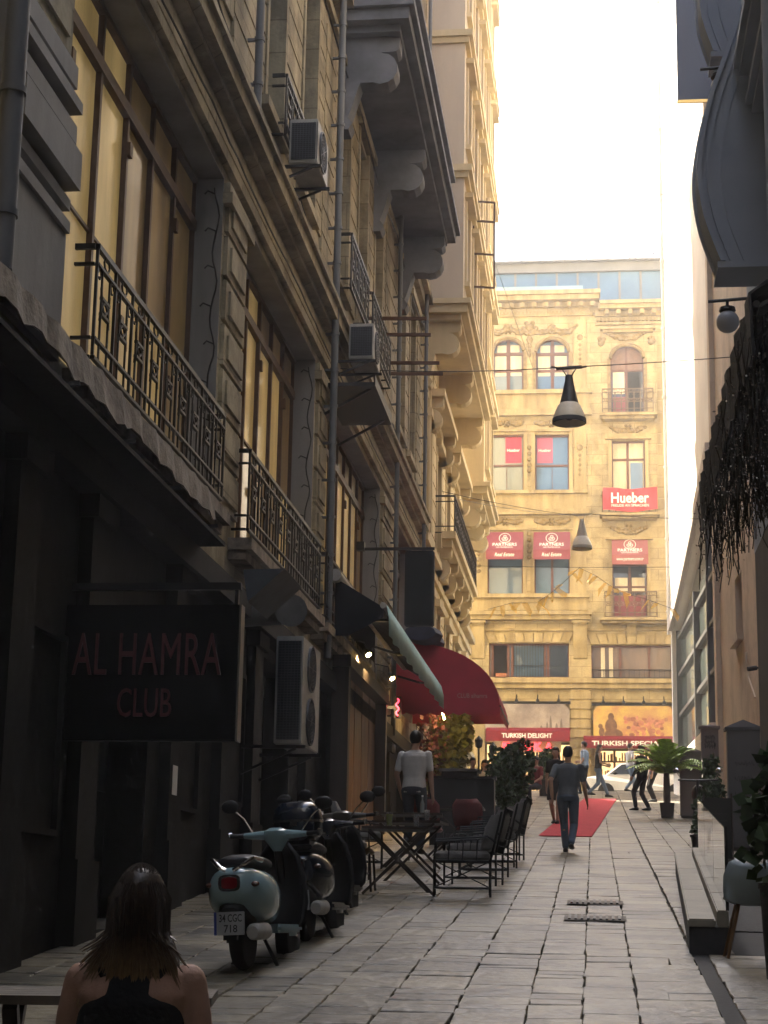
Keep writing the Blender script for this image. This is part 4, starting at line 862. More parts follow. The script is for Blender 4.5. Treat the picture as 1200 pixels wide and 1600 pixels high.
# near right building with round bellied bays
near = thing('bow_fronted_building', 'blue-grey building with round bellied bays above the awning', 'building', (2.0, 18, gz(18)), world=True)
NX = 2.0
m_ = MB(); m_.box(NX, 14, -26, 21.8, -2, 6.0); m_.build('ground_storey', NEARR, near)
m_ = MB(); m_.box(NX - .002, 14, -26, 21.85, 6.0, 36); m_.build('upper_wall', BLUEGREY, near)
def belly(d, depth, sil, xr):      # bellied bay: curved outline seen end-on, swept along the lane, with a moulded rim
    out = [at(x, y, d) for x, y in sil]; g = MB(); P = [(p.x, d, p.z) for p in out]
    k = 3; Q = []
    for i in range(len(P) - 1):
        for q in range(k):
            t_ = q / k; p0, p1, p2, p3 = (Vector(P[max(i - 1, 0)]), Vector(P[i]), Vector(P[i + 1]), Vector(P[min(i + 2, len(P) - 1)]))
            Q.append(.5 * (2 * p1 + (p2 - p0) * t_ + (2 * p0 - 5 * p1 + 4 * p2 - p3) * t_ ** 2 + (3 * p1 - p0 - 3 * p2 + p3) * t_ ** 3))
    Q.append(Vector(P[-1])); ring = Q + [Vector((NX - .003, d, Q[-1].z)), Vector((NX - .003, d, Q[0].z))]
    g.extrude(ring, (0, -depth, 0)); o = g.build('bay_belly', BLUEGREY, near)
    cx = sum(q.x for q in Q) / len(Q); r = MB(); dn = d - depth
    for off, w_, pr in ((.0, .05, .05), (.10, .035, .03), (.24, .02, .02)):
        for p, q in zip(Q[:-1], Q[1:]):
            n_ = Vector((1, 0, 0)); a_, b_ = p + n_ * off, q + n_ * off; r.hexa([(a_.x, dn - pr, a_.z), (a_.x + w_, dn - pr, a_.z), (a_.x + w_, dn + .002, a_.z), (a_.x, dn + .002, a_.z), (b_.x, dn - pr, b_.z), (b_.x + w_, dn - pr, b_.z), (b_.x + w_, dn + .002, b_.z), (b_.x, dn + .002, b_.z)])
    r.tube([q + Vector((-.0, -.12, 0)) for q in Q], .035, 6)
    r.build('moulded_rim', BLUEGREY, o, smooth=True)
    m2 = MB(); zb = Q[-1].z; m2.box(Q[-1].x - .03, NX - .004, dn - .03, d + .03, zb - .07, zb - .001); m2.build('base_moulding', BLUEGREY, o)
belly(18.2, .55, ((1150, 50), (1127, 118), (1102, 188), (1088, 255), (1085, 310), (1095, 372), (1120, 438)), 0)
belly(22.0, .55, ((1098, -130), (1090, -50), (1088, 10), (1092, 60), (1110, 112)), 0)
m_ = MB()
for z0, z1, w_ in ((10.35, 10.43, .40), (10.43, 10.52, .46), (10.55, 10.62, .38), (10.02, 10.10, .34), (9.92, 9.98, .28)): m_.box(NX - w_, NX - .003, 15.6, 17.64, z0, z1)
m_.box(NX - .18, NX - .003, 15.4, 17.4, 6.2, 10.7); m_.box(NX - .2, NX - .003, 15.4, 17.4, 12.1, 20); m_.build('pilaster', BLUEGREY, near)
m_ = MB(); m_.tube([(1.62, 14.2, 6.6), (1.62, 14.2, 30)], .13, 14); m_.build('drain_pipe', BLUEGREY, near, smooth=True)
GLOBE = mat('milky_globe', (.42, .43, .45), .25, var=.03)
def globe(loc, r, arm, label):
    t = thing('globe_lamp', label, 'lamp', loc, group='milky globe lamps', world=True); x, y, z = loc
    MB().ball((x, y, z), r, 14).build('globe', GLOBE, t, smooth=True)
    k = MB(); k.lathe([(.0, .05), (.09, .04), (.10, 0), (.06, -.02)], (x, y, z + r), 12); k.tube([(x, y, z + r + .03), (x, y, z + r + .12)], .02, 6); k.tube([(x - .22, y, z + r + .12), (NX, y, z + r + .16)], .02, 6); k.build('bracket_arm', IRON, t)
p = at(1137, 503, 20); globe((p.x, p.y, p.z), .135, 0, 'milky globe lamp on an arm under the lower round bay')
p = at(1124, 134, 19.6); globe((p.x, p.y, p.z), .10, 0, 'milky globe lamp partly behind the round bay, the upper one')
# dark awning over the right edge, with hanging lights
t = thing('dark_awning', 'dark shingled awning jutting from the bow-fronted building over the terrace', 'awning', (NX, 16, 6), world=True)
m_ = MB(); n = 30; vs = []
for i in range(n + 1):
    d = 12.6 + 6.3 * i / n; sc = .05 * abs(math.sin(i * 1.5)) + rnd.uniform(0, .04)
    vs += [(NX, d, 6.55), (1.62, d, 6.42), (1.22 - sc, d, 6.1 - .02 * math.sin(i)), (1.22 - sc * .6, d, 5.75 - sc - rnd.uniform(0, .12))]
m_.add(vs, [(4 * i + j, 4 * i + j + 1, 4 * i + j + 5, 4 * i + j + 4) for i in range(n) for j in range(3)]); o = m_.build('cover', mat('dark_awning_cover', (.03, .032, .036), .6, c2=(.015, .016, .018), scale=6, bump=.6), t, recalc=False)
md = o.modifiers.new('t', 'SOLIDIFY'); md.thickness = .02
m_ = MB()
for i in range(8): d = 12.7 + i * .86; m_.bar((NX, d, 6.45), (1.22, d, 6.02), .03)
m_.tube([(1.22, 12.6, 6.02), (1.22, 18.9, 6.02)], .03, 6); m_.build('frame', IRON, t)
t = thing('light_curtain', 'tangled curtain of fairy lights and dry vines hanging from the shingled awning', 'string lights', (1.3, 16, 5), world=True)
wi = MB(); bu = MB(); lf = MB()
for i in range(430):
    d = rnd.uniform(12.6, 19.2); x = rnd.uniform(1.14, 1.95); base = 6.05 - max(0, (1.6 - x)) * .1
    ln = rnd.uniform(.35, 1.0) * (1.45 - .45 * (d - 12.6) / 6.6) * (1 if x < 1.5 else .6)
    pts = [(x + rnd.uniform(-.03, .03), d + rnd.uniform(-.04, .04), base - ln * q / 5) for q in range(6)]; wi.tube(pts, .005, 4, cap=False)
    for q in range(int(ln * 1.6)): s_ = rnd.random(); p = Vector((x, d, base - ln * s_)); bu.ball(p + Vector((rnd.uniform(-.04, .04), rnd.uniform(-.04, .04), 0)), rnd.uniform(.005, .009), 3)
    for q in range(int(ln * 13)):
        s_ = rnd.random(); p = Vector((x + rnd.gauss(0, .03), d + rnd.gauss(0, .03), base - ln * s_)); lf.leaves(p, (.02, .02, .02), 1, .028, rnd, asp=.26)
tag(wi.build('wire', IRON, t), None, None, kind='stuff'); tag(bu.build('bulb', WHITEP, t), None, None, kind='stuff'); tag(lf.build('dry_vine', mat('dry_brown_leaves', (.20, .165, .135), .7, c2=(.08, .066, .055), scale=8, island=.4), t, recalc=False), None, None, kind='stuff')
# navy banner
t = thing('navy_banner', 'dark blue hanging banner with a gold lower edge high on the right', 'banner', RF(2, 20), world=True)
a = at(1059, 158, 40); b = at(1128, 152, 40); m_ = MB(); m_.extrude([(a.x, 40, a.z), (b.x + .3, 40, a.z), (b.x + .3, 40, a.z + 7), (a.x, 40, a.z + 7)], (0, .06, 0))
m_.build('cloth', mat('navy_banner_cloth', (.055, .075, .12), .6, c2=(.045, .06, .10), scale=1), t)
m_ = MB(); m_.bar((a.x - .02, 39.98, a.z - .03), (b.x + .45, 39.98, a.z - .03), .07); m_.build('gold_hem', mat('gold_trim', (.75, .52, .18), .3, metal=.6, var=.05), t)
m_ = MB()
for z in (.1, 6.9): m_.bar((b.x, 40.08, a.z + z), (3.6, 40.08, a.z + z), .05)
m_.build('bracket', IRON, t)
# cabinets
CAB = mat('grey_cabinet_paint', (.10, .105, .115), .6, c2=(.07, .072, .08), scale=2, streak=True); CAB2 = mat('mauve_grey_cabinet_paint', (.21, .175, .165), .65, c2=(.16, .13, .125), scale=2, streak=True)
def cabinet(x, d, wd, z0, ht, roof, m, label, dp=.3, legs=False, marks=True):
    t = thing('utility_cabinet', label, 'utility cabinet', (x, d, z0), group='steel utility cabinets along the right'); g = MB()
    g.box(-wd / 2, wd / 2, 0, dp, 0.06, ht); g.build('body', m, t, bevel=.01); g = MB()
    o = .035; g.add([(-wd / 2 - o, -o, ht), (wd / 2 + o, -o, ht), (wd / 2 + o, dp + o, ht), (-wd / 2 - o, dp + o, ht), (-wd / 2 - o, -o, ht + .05), (wd / 2 + o, -o, ht + .05), (wd / 2 + o, dp + o, ht + .05), (-wd / 2 - o, dp + o, ht + .05), (0, .02, ht + .05 + roof), (0, dp, ht + .05 + roof)],
        [(0, 1, 2, 3), (0, 1, 5, 4), (1, 2, 6, 5), (2, 3, 7, 6), (3, 0, 4, 7), (4, 5, 8), (5, 6, 9, 8), (6, 7, 9), (7, 4, 8, 9)]); g.build('roof', m, t)
    g = MB(); g.box(-wd / 2 + .03, wd / 2 - .03, -.012, -.001, .14, ht - .06); o_ = g.build('door', m, t, bevel=.004); MB().box(wd / 2 - .09, wd / 2 - .06, -.03, -.012, ht * .45, ht * .55).build('handle', IRON, o_)
    MB().box(-wd / 2 + .02, wd / 2 - .02, .02, dp - .02, -.6, .06).build('base', GROUT, t)
    if marks:
        k = MB()
        for r in range(3):
            pts = [(-wd * .3 + wd * .6 * i / 16, -.016, ht * (.72 - .13 * r) + .05 * math.sin(i * 2.3 + r) + rnd.uniform(-.02, .02)) for i in range(17)]; k.tube(pts, .006, 4)
        k.build('scrawl', BLACKISH, t)
p = at(1166, 1300, 30); cabinet(p.x, 30, .54, gz(30), 1.98, .13, CAB, 'tall dark grey steel cabinet with a peaked top by the right edge')
p = at(1081, 1272, 43); cabinet(p.x, 43, .52, gz(43), 1.52, .1, CAB2, 'brown-grey peaked cabinet standing beside the potted palm', marks=False)
p = at(1110, 1190, 36); cabinet(p.x, 36, .34, p.z, .66, .03, CAB2, 'small mauve meter box held up on a post between the two bigger cabinets', .25); 
t = thing('security_camera', 'small dark security camera on the right wall above the cabinets', 'camera', at(1175, 1046, 32.5), world=True); p = at(1175, 1046, 32.5)
m_ = MB(); m_.tube([p + Vector((-.08, -.05, -.0)), p + Vector((.08, .0, .03))], .045, 10); m_.build('housing', BLACKISH, t); m_ = MB(); m_.tube([p + Vector((.06, 0, .03)), p + Vector((1.0, .3, .1))], .02, 6); m_.build('arm', IRON, t)
# unseen block added behind the viewer to keep daylight off the near lane
back = thing('added_light_blocker', 'unseen block added behind the viewpoint to cut daylight on the near lane', 'building', (0, -6, 0), world=True)
MB().box(-5, 3, -20, -6, -4, 38).build('wall', STONE_A2, back)
# ---------------------------------------------------------------- signs, air conditioners, awnings on the left
SF = Face((0, 14.35, 0), (1, 0, 0), (0, -1, 0))
t = thing('club_sign', 'large black blade sign with dim dark red lettering on the dark shopfront', 'sign', (-4.4, 14.35, 3), world=True)
a = at(97, 945, 14.35); b = at(368, 1158, 14.35)
m_ = MB(); m_.fbox(SF, a.x, b.x, b.z, a.z, -.14, 0); c = m_.build('box', mat('black_sign_face', (.004, .004, .0045), .6, var=.1, spec=.12), t, bevel=.01)
DRED = mat('unlit_red_letters', (.11, .022, .028), .5, c2=(.07, .012, .018), scale=3)
p = at(230, 1022, 14.35); text(c, 'AL HAMRA', SF, p.x, p.z, .004, .4, DRED, width=1.27, height=.35, bold=.0, space=1.06, depth=.02)
p = at(226, 1098, 14.35); text(c, 'CLUB', SF, p.x, p.z, .004, .4, DRED, width=.46, height=.24, bold=.0, depth=.02)
m_ = MB(); p = at(85, 915, 14.35); q = at(375, 915, 14.35); m_.fbox(SF, -4.4, q.x, p.z - .03, p.z + .03, -.1, -.04); m_.fbox(SF, a.x, a.x + .03, a.z, p.z, -.1, -.05); m_.fbox(SF, b.x - .06, b.x - .03, a.z, p.z, -.1, -.05); m_.fbox(SF, -4.4, a.x, b.z + .2, b.z + .24, -.1, -.05); m_.build('bracket', BLACKISH, t)
m_ = MB(); m_.fbox(SF, b.x - .004, b.x + .012, b.z, a.z, -.145, .004); m_.build('edge_trim', mat('worn_alloy_edge', (.22, .2, .18), .4, metal=.6), t)
t = thing('blank_sign', 'tall dark blank blade sign box hung from a rod over the red awning', 'sign', (-3.4, 32.2, 7), world=True)
SF2 = Face((0, 32.2, 0), (1, 0, 0), (0, -1, 0)); a = at(633, 860, 32.2); b = at(677, 977, 32.2); p = at(603, 857, 32.2)
m_ = MB(); m_.fbox(SF2, a.x, b.x, b.z, a.z, -.22, 0); m_.build('box', mat('dark_sign_panel', (.02, .021, .024), .6, var=.2, spec=.15), t, bevel=.02)
m_ = MB(); m_.fbox(SF2, a.x + .04, b.x - .04, b.z + .05, a.z - .05, .0, .006); m_.build('face', mat('dark_green_sign_face', (.012, .016, .017), .6, spec=.15), t); m_ = MB(); m_.bar((-4.4, 32.3, a.z + .05), (b.x, 32.3, a.z + .05), .05); m_.bar((-4.4, 32.3, a.z + .1), (-4.25, 32.3, a.z + .1), .16); m_.build('rod', IRON, t)

def ac_unit(x0, y0, z0, wd, ln, ht, label, tray=True, fans=1):
    # stands out from the wall: x0 wall-side, wd out, ln along the street
    t = thing('air_conditioner', label, 'air conditioner', (x0, y0, z0), group='outdoor air conditioner units on the left wall'); g = MB()
    g.box(0, wd, 0, ln, 0, ht); c = g.build('casing', ACWHITE, t, bevel=.012); g = MB()
    g.box(.03, wd - .03, -.006, -.001, .05, ht - .06)
    g.build('coil_panel', mat('dark_coil', (.02, .022, .03), .6), c); g = MB(); n = int(ht / .035)
    for i in range(n): z = .05 + (ht - .11) * i / n; g.box(.03, wd - .03, -.016, -.007, z, z + .008)
    for i in range(int(wd / .04)): u = .03 + .04 * i; g.box(u, u + .007, -.022, -.017, .05, ht - .06)
    g.build('guard_grille', ACGRILLE, c); g = MB(); fh = ht / fans
    for k in range(fans):
        cz = fh * (k + .5); r = min(ln, fh) * .42
        g.lathe([(r + .02, .0), (r + .02, .025), (r, .025), (r, 0)], (wd, ln * .46, cz), 20, axis='X')
        for q in range(1, 6): g.lathe([(r * q / 6 + .004, .02), (r * q / 6 + .004, .026), (r * q / 6 - .004, .026), (r * q / 6 - .004, .02)], (wd, ln * .46, cz), 18, axis='X')
        for q in range(6): aa = q * math.pi / 6; g.bar((wd + .022, ln * .46 - r * math.cos(aa), cz - r * math.sin(aa)), (wd + .022, ln * .46 + r * math.cos(aa), cz + r * math.sin(aa)), .008)
    g.build('fan_guard', ACGRILLE, c); g = MB()
    for k in range(fans): g.lathe([(0, .002), (min(ln, fh) * .41, .003)], (wd, ln * .46, fh * (k + .5)), 20, axis='X')
    g.build('fan_opening', BLACKROOM, c); g = MB()
    for u in (.05, ln - .09): g.bar((-.4, u, -.03), (wd + .05, u, -.03), .04); g.bar((-.4, u, -.35), (wd * .8, u, -.05), .03)
    g.build('bracket', IRON, t)
    return t
p = at(427, 1162, 20.9); q = at(470, 1162, 20.9); ac_unit(p.x, 20.9, p.z, q.x - p.x, 1.35, 1.30, 'large old two-fan air conditioner beside the club sign', fans=2)
p = at(560, 560, 28.2); ac_unit(-4.05, 28.2, p.z, .42, .9, .62, 'air conditioner on a metal tray above the third tall window')
p = at(450, 255, 22.6); ac_unit(-4.15, 22.6, p.z, .40, .95, .66, 'air conditioner high beside the drain pipe on the near building')
t = thing('metal_tray', 'dark sheet metal tray under the air conditioner on the near building', 'tray', (-4.1, 28, 10), world=True); p = at(562, 600, 27.6); m_ = MB(); m_.box(-4.38, -3.5, 27.5, 29.9, p.z - .06, p.z); m_.box(-3.52, -3.5, 27.5, 29.9, p.z + .001, p.z + .12); m_.build('sheet', BLACKISH, t); m_ = MB()
for y in (27.7, 29.6): m_.bar((-4.4, y, p.z - .5), (-3.6, y, p.z - .06), .04)
m_.build('strut', IRON, t)
for i, (x, y, X_, ln) in enumerate(((600, 497, -4.4, 1.2), (622, 522, -4.4, 1.2), (636, 566, -4.4, 1.3), (640, 583, -4.4, 1.3))):
    d = 33 + i * .9; p = at(x, y, d); t = thing('wall_bar', ['rusty bar jutting from the left wall above the tray, the topmost of four', 'rusty bar jutting from the left wall, second from the top of four', 'rusty bar jutting from the left wall, third from the top of four', 'rusty bar jutting from the left wall, the lowest of four'][i], 'bracket', (-4.4, d, p.z), group='rusty bars on the left wall', world=True)
    m_ = MB(); m_.bar((-4.4, d, p.z), (-4.4 + ln, d, p.z - .03), .06); m_.build('bar', mat('rusty_bar', (.10, .05, .03), .8), t); m_ = MB(); m_.box(-4.4, -4.37, d - .09, d + .09, p.z - .09, p.z + .09); m_.build('plate', IRON, t)
# duct and flood lamp above the big air conditioner
t = thing('vent_cowl', 'pale sheet metal cowl above the big air conditioner', 'vent', (-4.0, 20.5, 5.7), world=True)
p = at(380, 890, 19.2); q = at(445, 888, 19.2); r = at(380, 940, 19.2); m_ = MB(); m_.extrude([(p.x, 19.2, p.z), (q.x, 19.2, q.z), (r.x + .05, 19.2, r.z)], (0, 1.2, 0)); m_.build('hood', mat('dull_zinc', (.07, .08, .09), .5, var=.15), t)
p = at(455, 950, 21); m_ = MB(); m_.tube([(-4.3, 21.4, p.z), (p.x - .05, 21.2, p.z), (p.x, 21.0, p.z - .03)], [.17, .17, .2], 16); m_.build('duct', mat('dull_duct_metal', (.16, .16, .16), .5, var=.15), t, smooth=True)

# teal and black retractable awning
t = thing('teal_awning', 'black canvas awning with a teal valance over the cafe entrance', 'awning', (-4.3, 32, 6), world=True)
m_ = MB(); n = 18; vs = []; D0, D1 = 27.8, 38.2; XE = -3.33
for i in range(n + 1):
    d = D0 + (D1 - D0) * i / n; vs += [(-4.1, d, 6.82), (-3.75, d, 6.60 - .02 * (i % 2)), (XE, d, 6.33 - .015 * (i % 2))]
m_.add(vs, [(3 * i + j, 3 * i + j + 1, 3 * i + j + 4, 3 * i + j + 3) for i in range(n) for j in (0, 1)]); c = m_.build('canvas', NAVYCAN, t, recalc=False); c.modifiers.new('t', 'SOLIDIFY').thickness = .01
m_ = MB(); vs = []
for i in range(3 * n + 1):
    d = D0 + (D1 - D0) * i / n / 3; vs += [(XE + .05, d, 6.40), (XE + .09 + .012 * math.sin(i * .5), d, 6.20), (XE + .10 + .025 * math.sin(i * 1.1), d, 5.90 - .012 * abs(math.sin(i * 1.05)))]
m_.add(vs, [(3 * i + j, 3 * i + j + 1, 3 * i + j + 4, 3 * i + j + 3) for i in range(3 * n) for j in (0, 1)]); o = m_.build('valance', TEAL, t, smooth=True, recalc=False); o.modifiers.new('t', 'SOLIDIFY').thickness = .008
m_ = MB(); m_.tube([(XE, D0 - .1, 6.38), (XE, D1 + .1, 6.38)], .05, 10); m_.build('front_bar', ACWHITE, t, smooth=True); m_ = MB(); m_.tube([(-4.1, D0 - .2, 6.86), (-4.1, D1 + .1, 6.86)], .10, 12); m_.build('cassette', ACWHITE, t, smooth=True)
m_ = MB(); m_.poly([(-4.12, D0, 6.84), (-4.12, D0, 5.9), (-3.9, D0, 5.9), (XE, D0, 6.2), (XE, D0, 6.36)]); m_.poly([(-4.13, D0 + .02, 6.9), (-4.13, D0 + .02, 6.2), (-4.13, D0 + 5.4, 6.2), (-4.13, D0 + 5.4, 6.9)]); m_.build('side_cloth', NAVYCAN, t)
m_ = MB()
for d in (29, 33, 37.3): m_.tube([(-4.15, d, 6.5), (-3.7, d + .3, 6.4), (XE, d, 6.34)], .025, 6)
m_.build('arm', IRON, t)
# lit spot lamps under it
WARM = mat('lit_warm_lamp', (1, .8, .45), .5, emit=(1, .66, .24), es=14)
for k, (x, y, d) in enumerate(((576, 1023, 30.5), (613, 1060, 34.5))):
    p = at(x, y, d); t = thing('spot_lamp', ['lit warm spot lamp under the awning, the nearer one', 'lit warm spot lamp under the awning, the farther one'][k], 'lamp', p, group='spot lamps under the awning', world=True)
    ax = Vector((.5, -.55, -.75)).normalized(); m_ = MB(); m_.tube([p - ax * .16, p - ax * .04, p], [.03, .055, .06], 12); m_.build('shade', BLACKISH, t, smooth=True); m_ = MB(); m_.tube([p - ax * .01, p + ax * .004], [.05, .05], 12); m_.build('bulb', WARM, t)
    m_ = MB(); m_.tube([p - ax * .16, p - ax * .2 + Vector((0, 0, .1)), Vector((-4.3, p.y + .1, p.z + .3))], .012, 6); m_.build('bracket', IRON, t)
    ld = bpy.data.lights.new('spot_light', 'SPOT'); ld.energy = 60; ld.color = (1, .66, .3); ld.spot_size = R(110); ld.shadow_soft_size = .05
    lo = bpy.data.objects.new('spot_light', ld); col.objects.link(lo); lo.parent = t; lo.location = ax * .03; lo.rotation_euler = (-Vector((-.55, .1, -.8))).to_track_quat('Z', 'Y').to_euler()
# warm lit wood entrance, notice frames, neon strip
t = thing('wood_entrance', 'warm wooden entrance surround lit under the awning', 'doorway', (-4.3, 31, gz(31)), world=True)
m_ = MB(); 
for u in (28.9, 29.9, 30.9, 31.9, 32.9): m_.fbox(L, u, u + .92, gz(u) - .1, gz(31) + 2.75, .15, .22)
m_.build('panel', WOOD, t); m_ = MB(); m_.fbox(L, 28.6, 28.85, gz(28) - .2, gz(31) + 2.75, .14, .42); m_.fbox(L, 33.9, 34.1, gz(34) - .2, gz(31) + 2.75, .14, .42); m_.fbox(L, 28.6, 34.1, gz(31) + 2.76, gz(31) + 2.95, .14, .45); m_.build('frame', DKWOOD, t); m_ = MB()
m_.fbox(L, 29.1, 29.7, gz(29) + 1.4, gz(29) + 2.1, .222, .25); m_.build('menu_frame', BLACKISH, t)
t = thing('neon_sign', 'thin vertical red neon sign beyond the awning', 'sign', at(621, 1105, 35.0), world=True); p = at(621, 1105, 35.0)
m_ = MB(); m_.tube([p + Vector((.03 * math.sin(i * 1.3), 0, .17 - i * .034)) for i in range(11)], .018, 6); m_.build('tube', mat('red_neon', (1, .1, .15), .4, emit=(1, .04, .08), es=.8), t); m_ = MB(); m_.box(p.x - .07, p.x + .07, p.y + .03, p.y + .06, p.z - .22, p.z + .22); m_.box(-4.4, p.x, p.y + .035, p.y + .055, p.z - .03, p.z + .03); m_.build('backplate', BLACKISH, t)

# big maroon Dutch awning over the seating
t = thing('maroon_canopy', 'large rounded dark red canopy lettered CLUB over the seating', 'canopy', (-4.3, 42, 6), world=True)
cz, hx, hz = 6.02, 2.30, 1.42; y0, y1 = 38.6, 42.4; n = 12; CX = -4.33
arc = [(CX + hx * math.sin(math.pi / 2 * i / n) ** .9, cz + hz * math.cos(math.pi / 2 * i / n)) for i in range(n + 1)]
m_ = MB(); vs = []; ms = 20
for j in range(ms + 1):
    y = y0 + (y1 - y0) * j / ms; k = .985 + .015 * abs(math.cos(j * math.pi / 5))
    vs += [(CX + (x - CX) * k, y, cz + (z - cz) * k) for x, z in arc]
m_.add(vs, [(j * (n + 1) + i, j * (n + 1) + i + 1, (j + 1) * (n + 1) + i + 1, (j + 1) * (n + 1) + i) for j in range(ms) for i in range(n)])
m_.poly([(x, y0, z) for x, z in arc] + [(CX, y0, cz)]); m_.poly([(x, y1, z) for x, z in arc] + [(CX, y1, cz)])
def scal(p0, p1, k, dz=.2):
    p0 = Vector(p0); p1 = Vector(p1); vs = []; nn = k * 6
    for i in range(nn + 1):
        q = p0 + (p1 - p0) * i / nn; vs += [q, q + Vector((0, 0, -dz + .05 * (1 - abs(math.sin(i * math.pi / 6)))))]
    m_.add(vs, [(2 * i, 2 * i + 1, 2 * i + 3, 2 * i + 2) for i in range(nn)])
scal((CX, y0, cz), (CX + hx, y0, cz), 9); scal((CX + hx, y0, cz), (CX + hx, y1, cz), 11)
c = m_.build('canvas', MAROON, t, recalc=False); SFc = Face((0, y0, 0), (1, 0, 0), (0, -1, 0)); p = at(738, 1087, y0)
text(c, 'CLUB alhamra', SFc, p.x, p.z, .006, .1, mat('faded_pink_letters', (.45, .25, .25), .7), width=.66, height=.10, bold=.01)
m_ = MB()
for y in (y0 + .03, 39.9, 41.2, y1 - .03): m_.tube([(x - .03, y, z - .03) for x, z in arc], .02, 6)
m_.tube([(CX + hx, y0, cz), (CX + hx, y1, cz)], .025, 6); m_.build('frame', IRON, t)
t = thing('folded_cloth', 'dark blue folded cloth lying above the red canopy', 'cloth', (-4, 40, 7.5), world=True); m_ = MB(); m_.loft([(38.0 + i * .45, -3.75 + .1 * math.sin(i * 2), 7.55 - .05 * math.sin(i * 3), .35 + .06 * math.sin(i * 2.6), .17 + .05 * math.sin(i * 1.9)) for i in range(9)], 12, axis='Y'); m_.build('cloth', mat('navy_cloth', (.02, .025, .06), .8, c2=(.01, .012, .03), scale=3), t, smooth=True)

# ---------------------------------------------------------------- hanging street lamps on wires
def wire(label, a, b, sag, r=.009, n=16):
    a = Vector(a); b = Vector(b); m_ = MB(); m_.tube([a + (b - a) * i / n - Vector((0, 0, sag * 4 * (i / n) * (1 - i / n))) for i in range(n + 1)], r, 5); o = m_.build('cable', IRON); tag(o, label, 'cable', 'cables strung across the lane'); return o
def lamp(x, y, d, k, label, mbody, mshade):
    p = at(x, y, d); t = thing('hanging_lamp', label, 'street lamp', p, group='bell lamps hung over the lane', world=True); px_, py_, pz = p
    m_ = MB(); m_.lathe([(.0, -.04), (.07 * k, -.05 * k), (.085 * k, -.16 * k), (.13 * k, -.38 * k), (.20 * k, -.68 * k), (.18 * k, -.69 * k)], p, 24); m_.build('lamp_body', mbody, t, smooth=True)
    m_ = MB(); m_.lathe([(.19 * k, -.66 * k), (.24 * k, -.72 * k), (.30 * k, -.86 * k), (.345 * k, -1.0 * k), (.35 * k, -1.08 * k), (.335 * k, -1.08 * k), (.325 * k, -1.0 * k), (.28 * k, -.86 * k), (.2 * k, -.74 * k)], p, 32, closed=False); m_.build('lamp_shade', mshade, t, smooth=True)
    m_ = MB(); m_.lathe([(.352 * k, -1.0 * k), (.358 * k, -1.09 * k), (.335 * k, -1.1 * k), (.335 * k, -1.06 * k)], p, 32, closed=False); m_.lathe([(0, -.78 * k), (.09 * k, -.8 * k), (.11 * k, -.95 * k), (.05 * k, -1.02 * k), (0, -1.03 * k)], p, 16); m_.build('rim', mbody, t, smooth=True)
    m_ = MB(); m_.bar(p + Vector((-.27 * k, 0, .10 * k)), p + Vector((.27 * k, 0, .13 * k)), .09 * k, .05 * k)
    for s_ in (-1, 1): m_.tube([p + Vector((.15 * s_ * k, 0, .1 * k)), p + Vector((.05 * s_ * k, 0, -.06 * k))], .012, 5); m_.bar(p + Vector((.25 * s_ * k, 0, .12 * k)), p + Vector((.37 * s_ * k, 0, .14 * k)), .03)
    m_.build('hanger', mbody, t)
    return p
SHADE = mat('pale_backlit_shade', (.72, .67, .55), .4, var=.06, scale=12)  # opaque pale colour paints in daylight coming through the shade
GREYL = mat('weathered_lamp_grey', (.50, .47, .40), .6, var=.1)
p1 = lamp(889, 583, 30, .84, 'large bell street lamp hung on a cable, the nearer one', mat('dark_lamp_metal', (.03, .032, .04), .45), SHADE)
p2 = lamp(909, 809, 50, .84, 'small-looking pale bell street lamp hung farther up the lane', GREYL, mat('pale_lamp_shade', (.80, .76, .66), .4, var=.05))
wire('cable carrying the nearer bell lamp across to the right wall', p1 + Vector((.3, 0, .12)), (3.75, 30.5, 11.4), .02); wire('cable carrying the nearer bell lamp across to the left wall', (-4.4, 29.6, 10.95), p1 + Vector((-.3, 0, .1)), .06)
wire('cable carrying the farther bell lamp to the left wall', (-4.38, 50, 13.6), p2 + Vector((-.3, 0, .08)), .05); wire('cable carrying the farther bell lamp to the right wall', p2 + Vector((.3, 0, .1)), (3.1, 50, 12.7), .02)
wire('thin cable strung from the high left wall down to the far roof', at(650, 20, 44), at(835, 580, 74), .4); wire('thin cable across in front of the first floor awnings', at(738, 884, 58), at(1050, 886, 58), .03); wire('thin cable along the left buildings above the balcony', at(716, 780, 46), at(905, 805, 74), .1)
# yellow pennants
t = thing('pennant_string', 'string of torn yellow pennants across the lane near the top', 'bunting', at(900, 920, 56), world=True)
YEL = mat('yellow_pennant_cloth', (.85, .52, .07), .8, c2=(.72, .40, .05), scale=3, alpha=.62); m_ = MB(); g = MB()
pp = [(762, 958), (800, 948), (838, 948), (862, 932), (885, 912), (905, 893), (930, 905), (955, 922), (980, 934), (1010, 942), (1050, 957)]
P3 = [at(x, y - 6, 56 + .1 * i) for i, (x, y) in enumerate(pp)]; m_.tube(P3, .009, 5); m_.build('cord', IRON, t)
for i in range(34):
    s_ = i / 33 * (len(P3) - 1); k = min(int(s_), len(P3) - 2); q = P3[k].lerp(P3[k + 1], s_ - k); w_ = rnd.uniform(.07, .22); h_ = rnd.uniform(.15, .55); dx = rnd.uniform(-.3, .3); dy = rnd.uniform(-.1, .1)
    if rnd.random() < .22: continue
    g.add([q + Vector((-w_ / 2, 0, 0)), q + Vector((w_ / 2, 0, 0)), q + Vector((w_ / 2 + dx, dy, -h_ * .6)), q + Vector((dx * 1.5 + rnd.uniform(-.1, .1), dy * 2, -h_)), q + Vector((-w_ / 2 + dx, dy * .5, -h_ * rnd.uniform(.4, .9)))], [(0, 1, 2), (0, 2, 4), (2, 3, 4)])
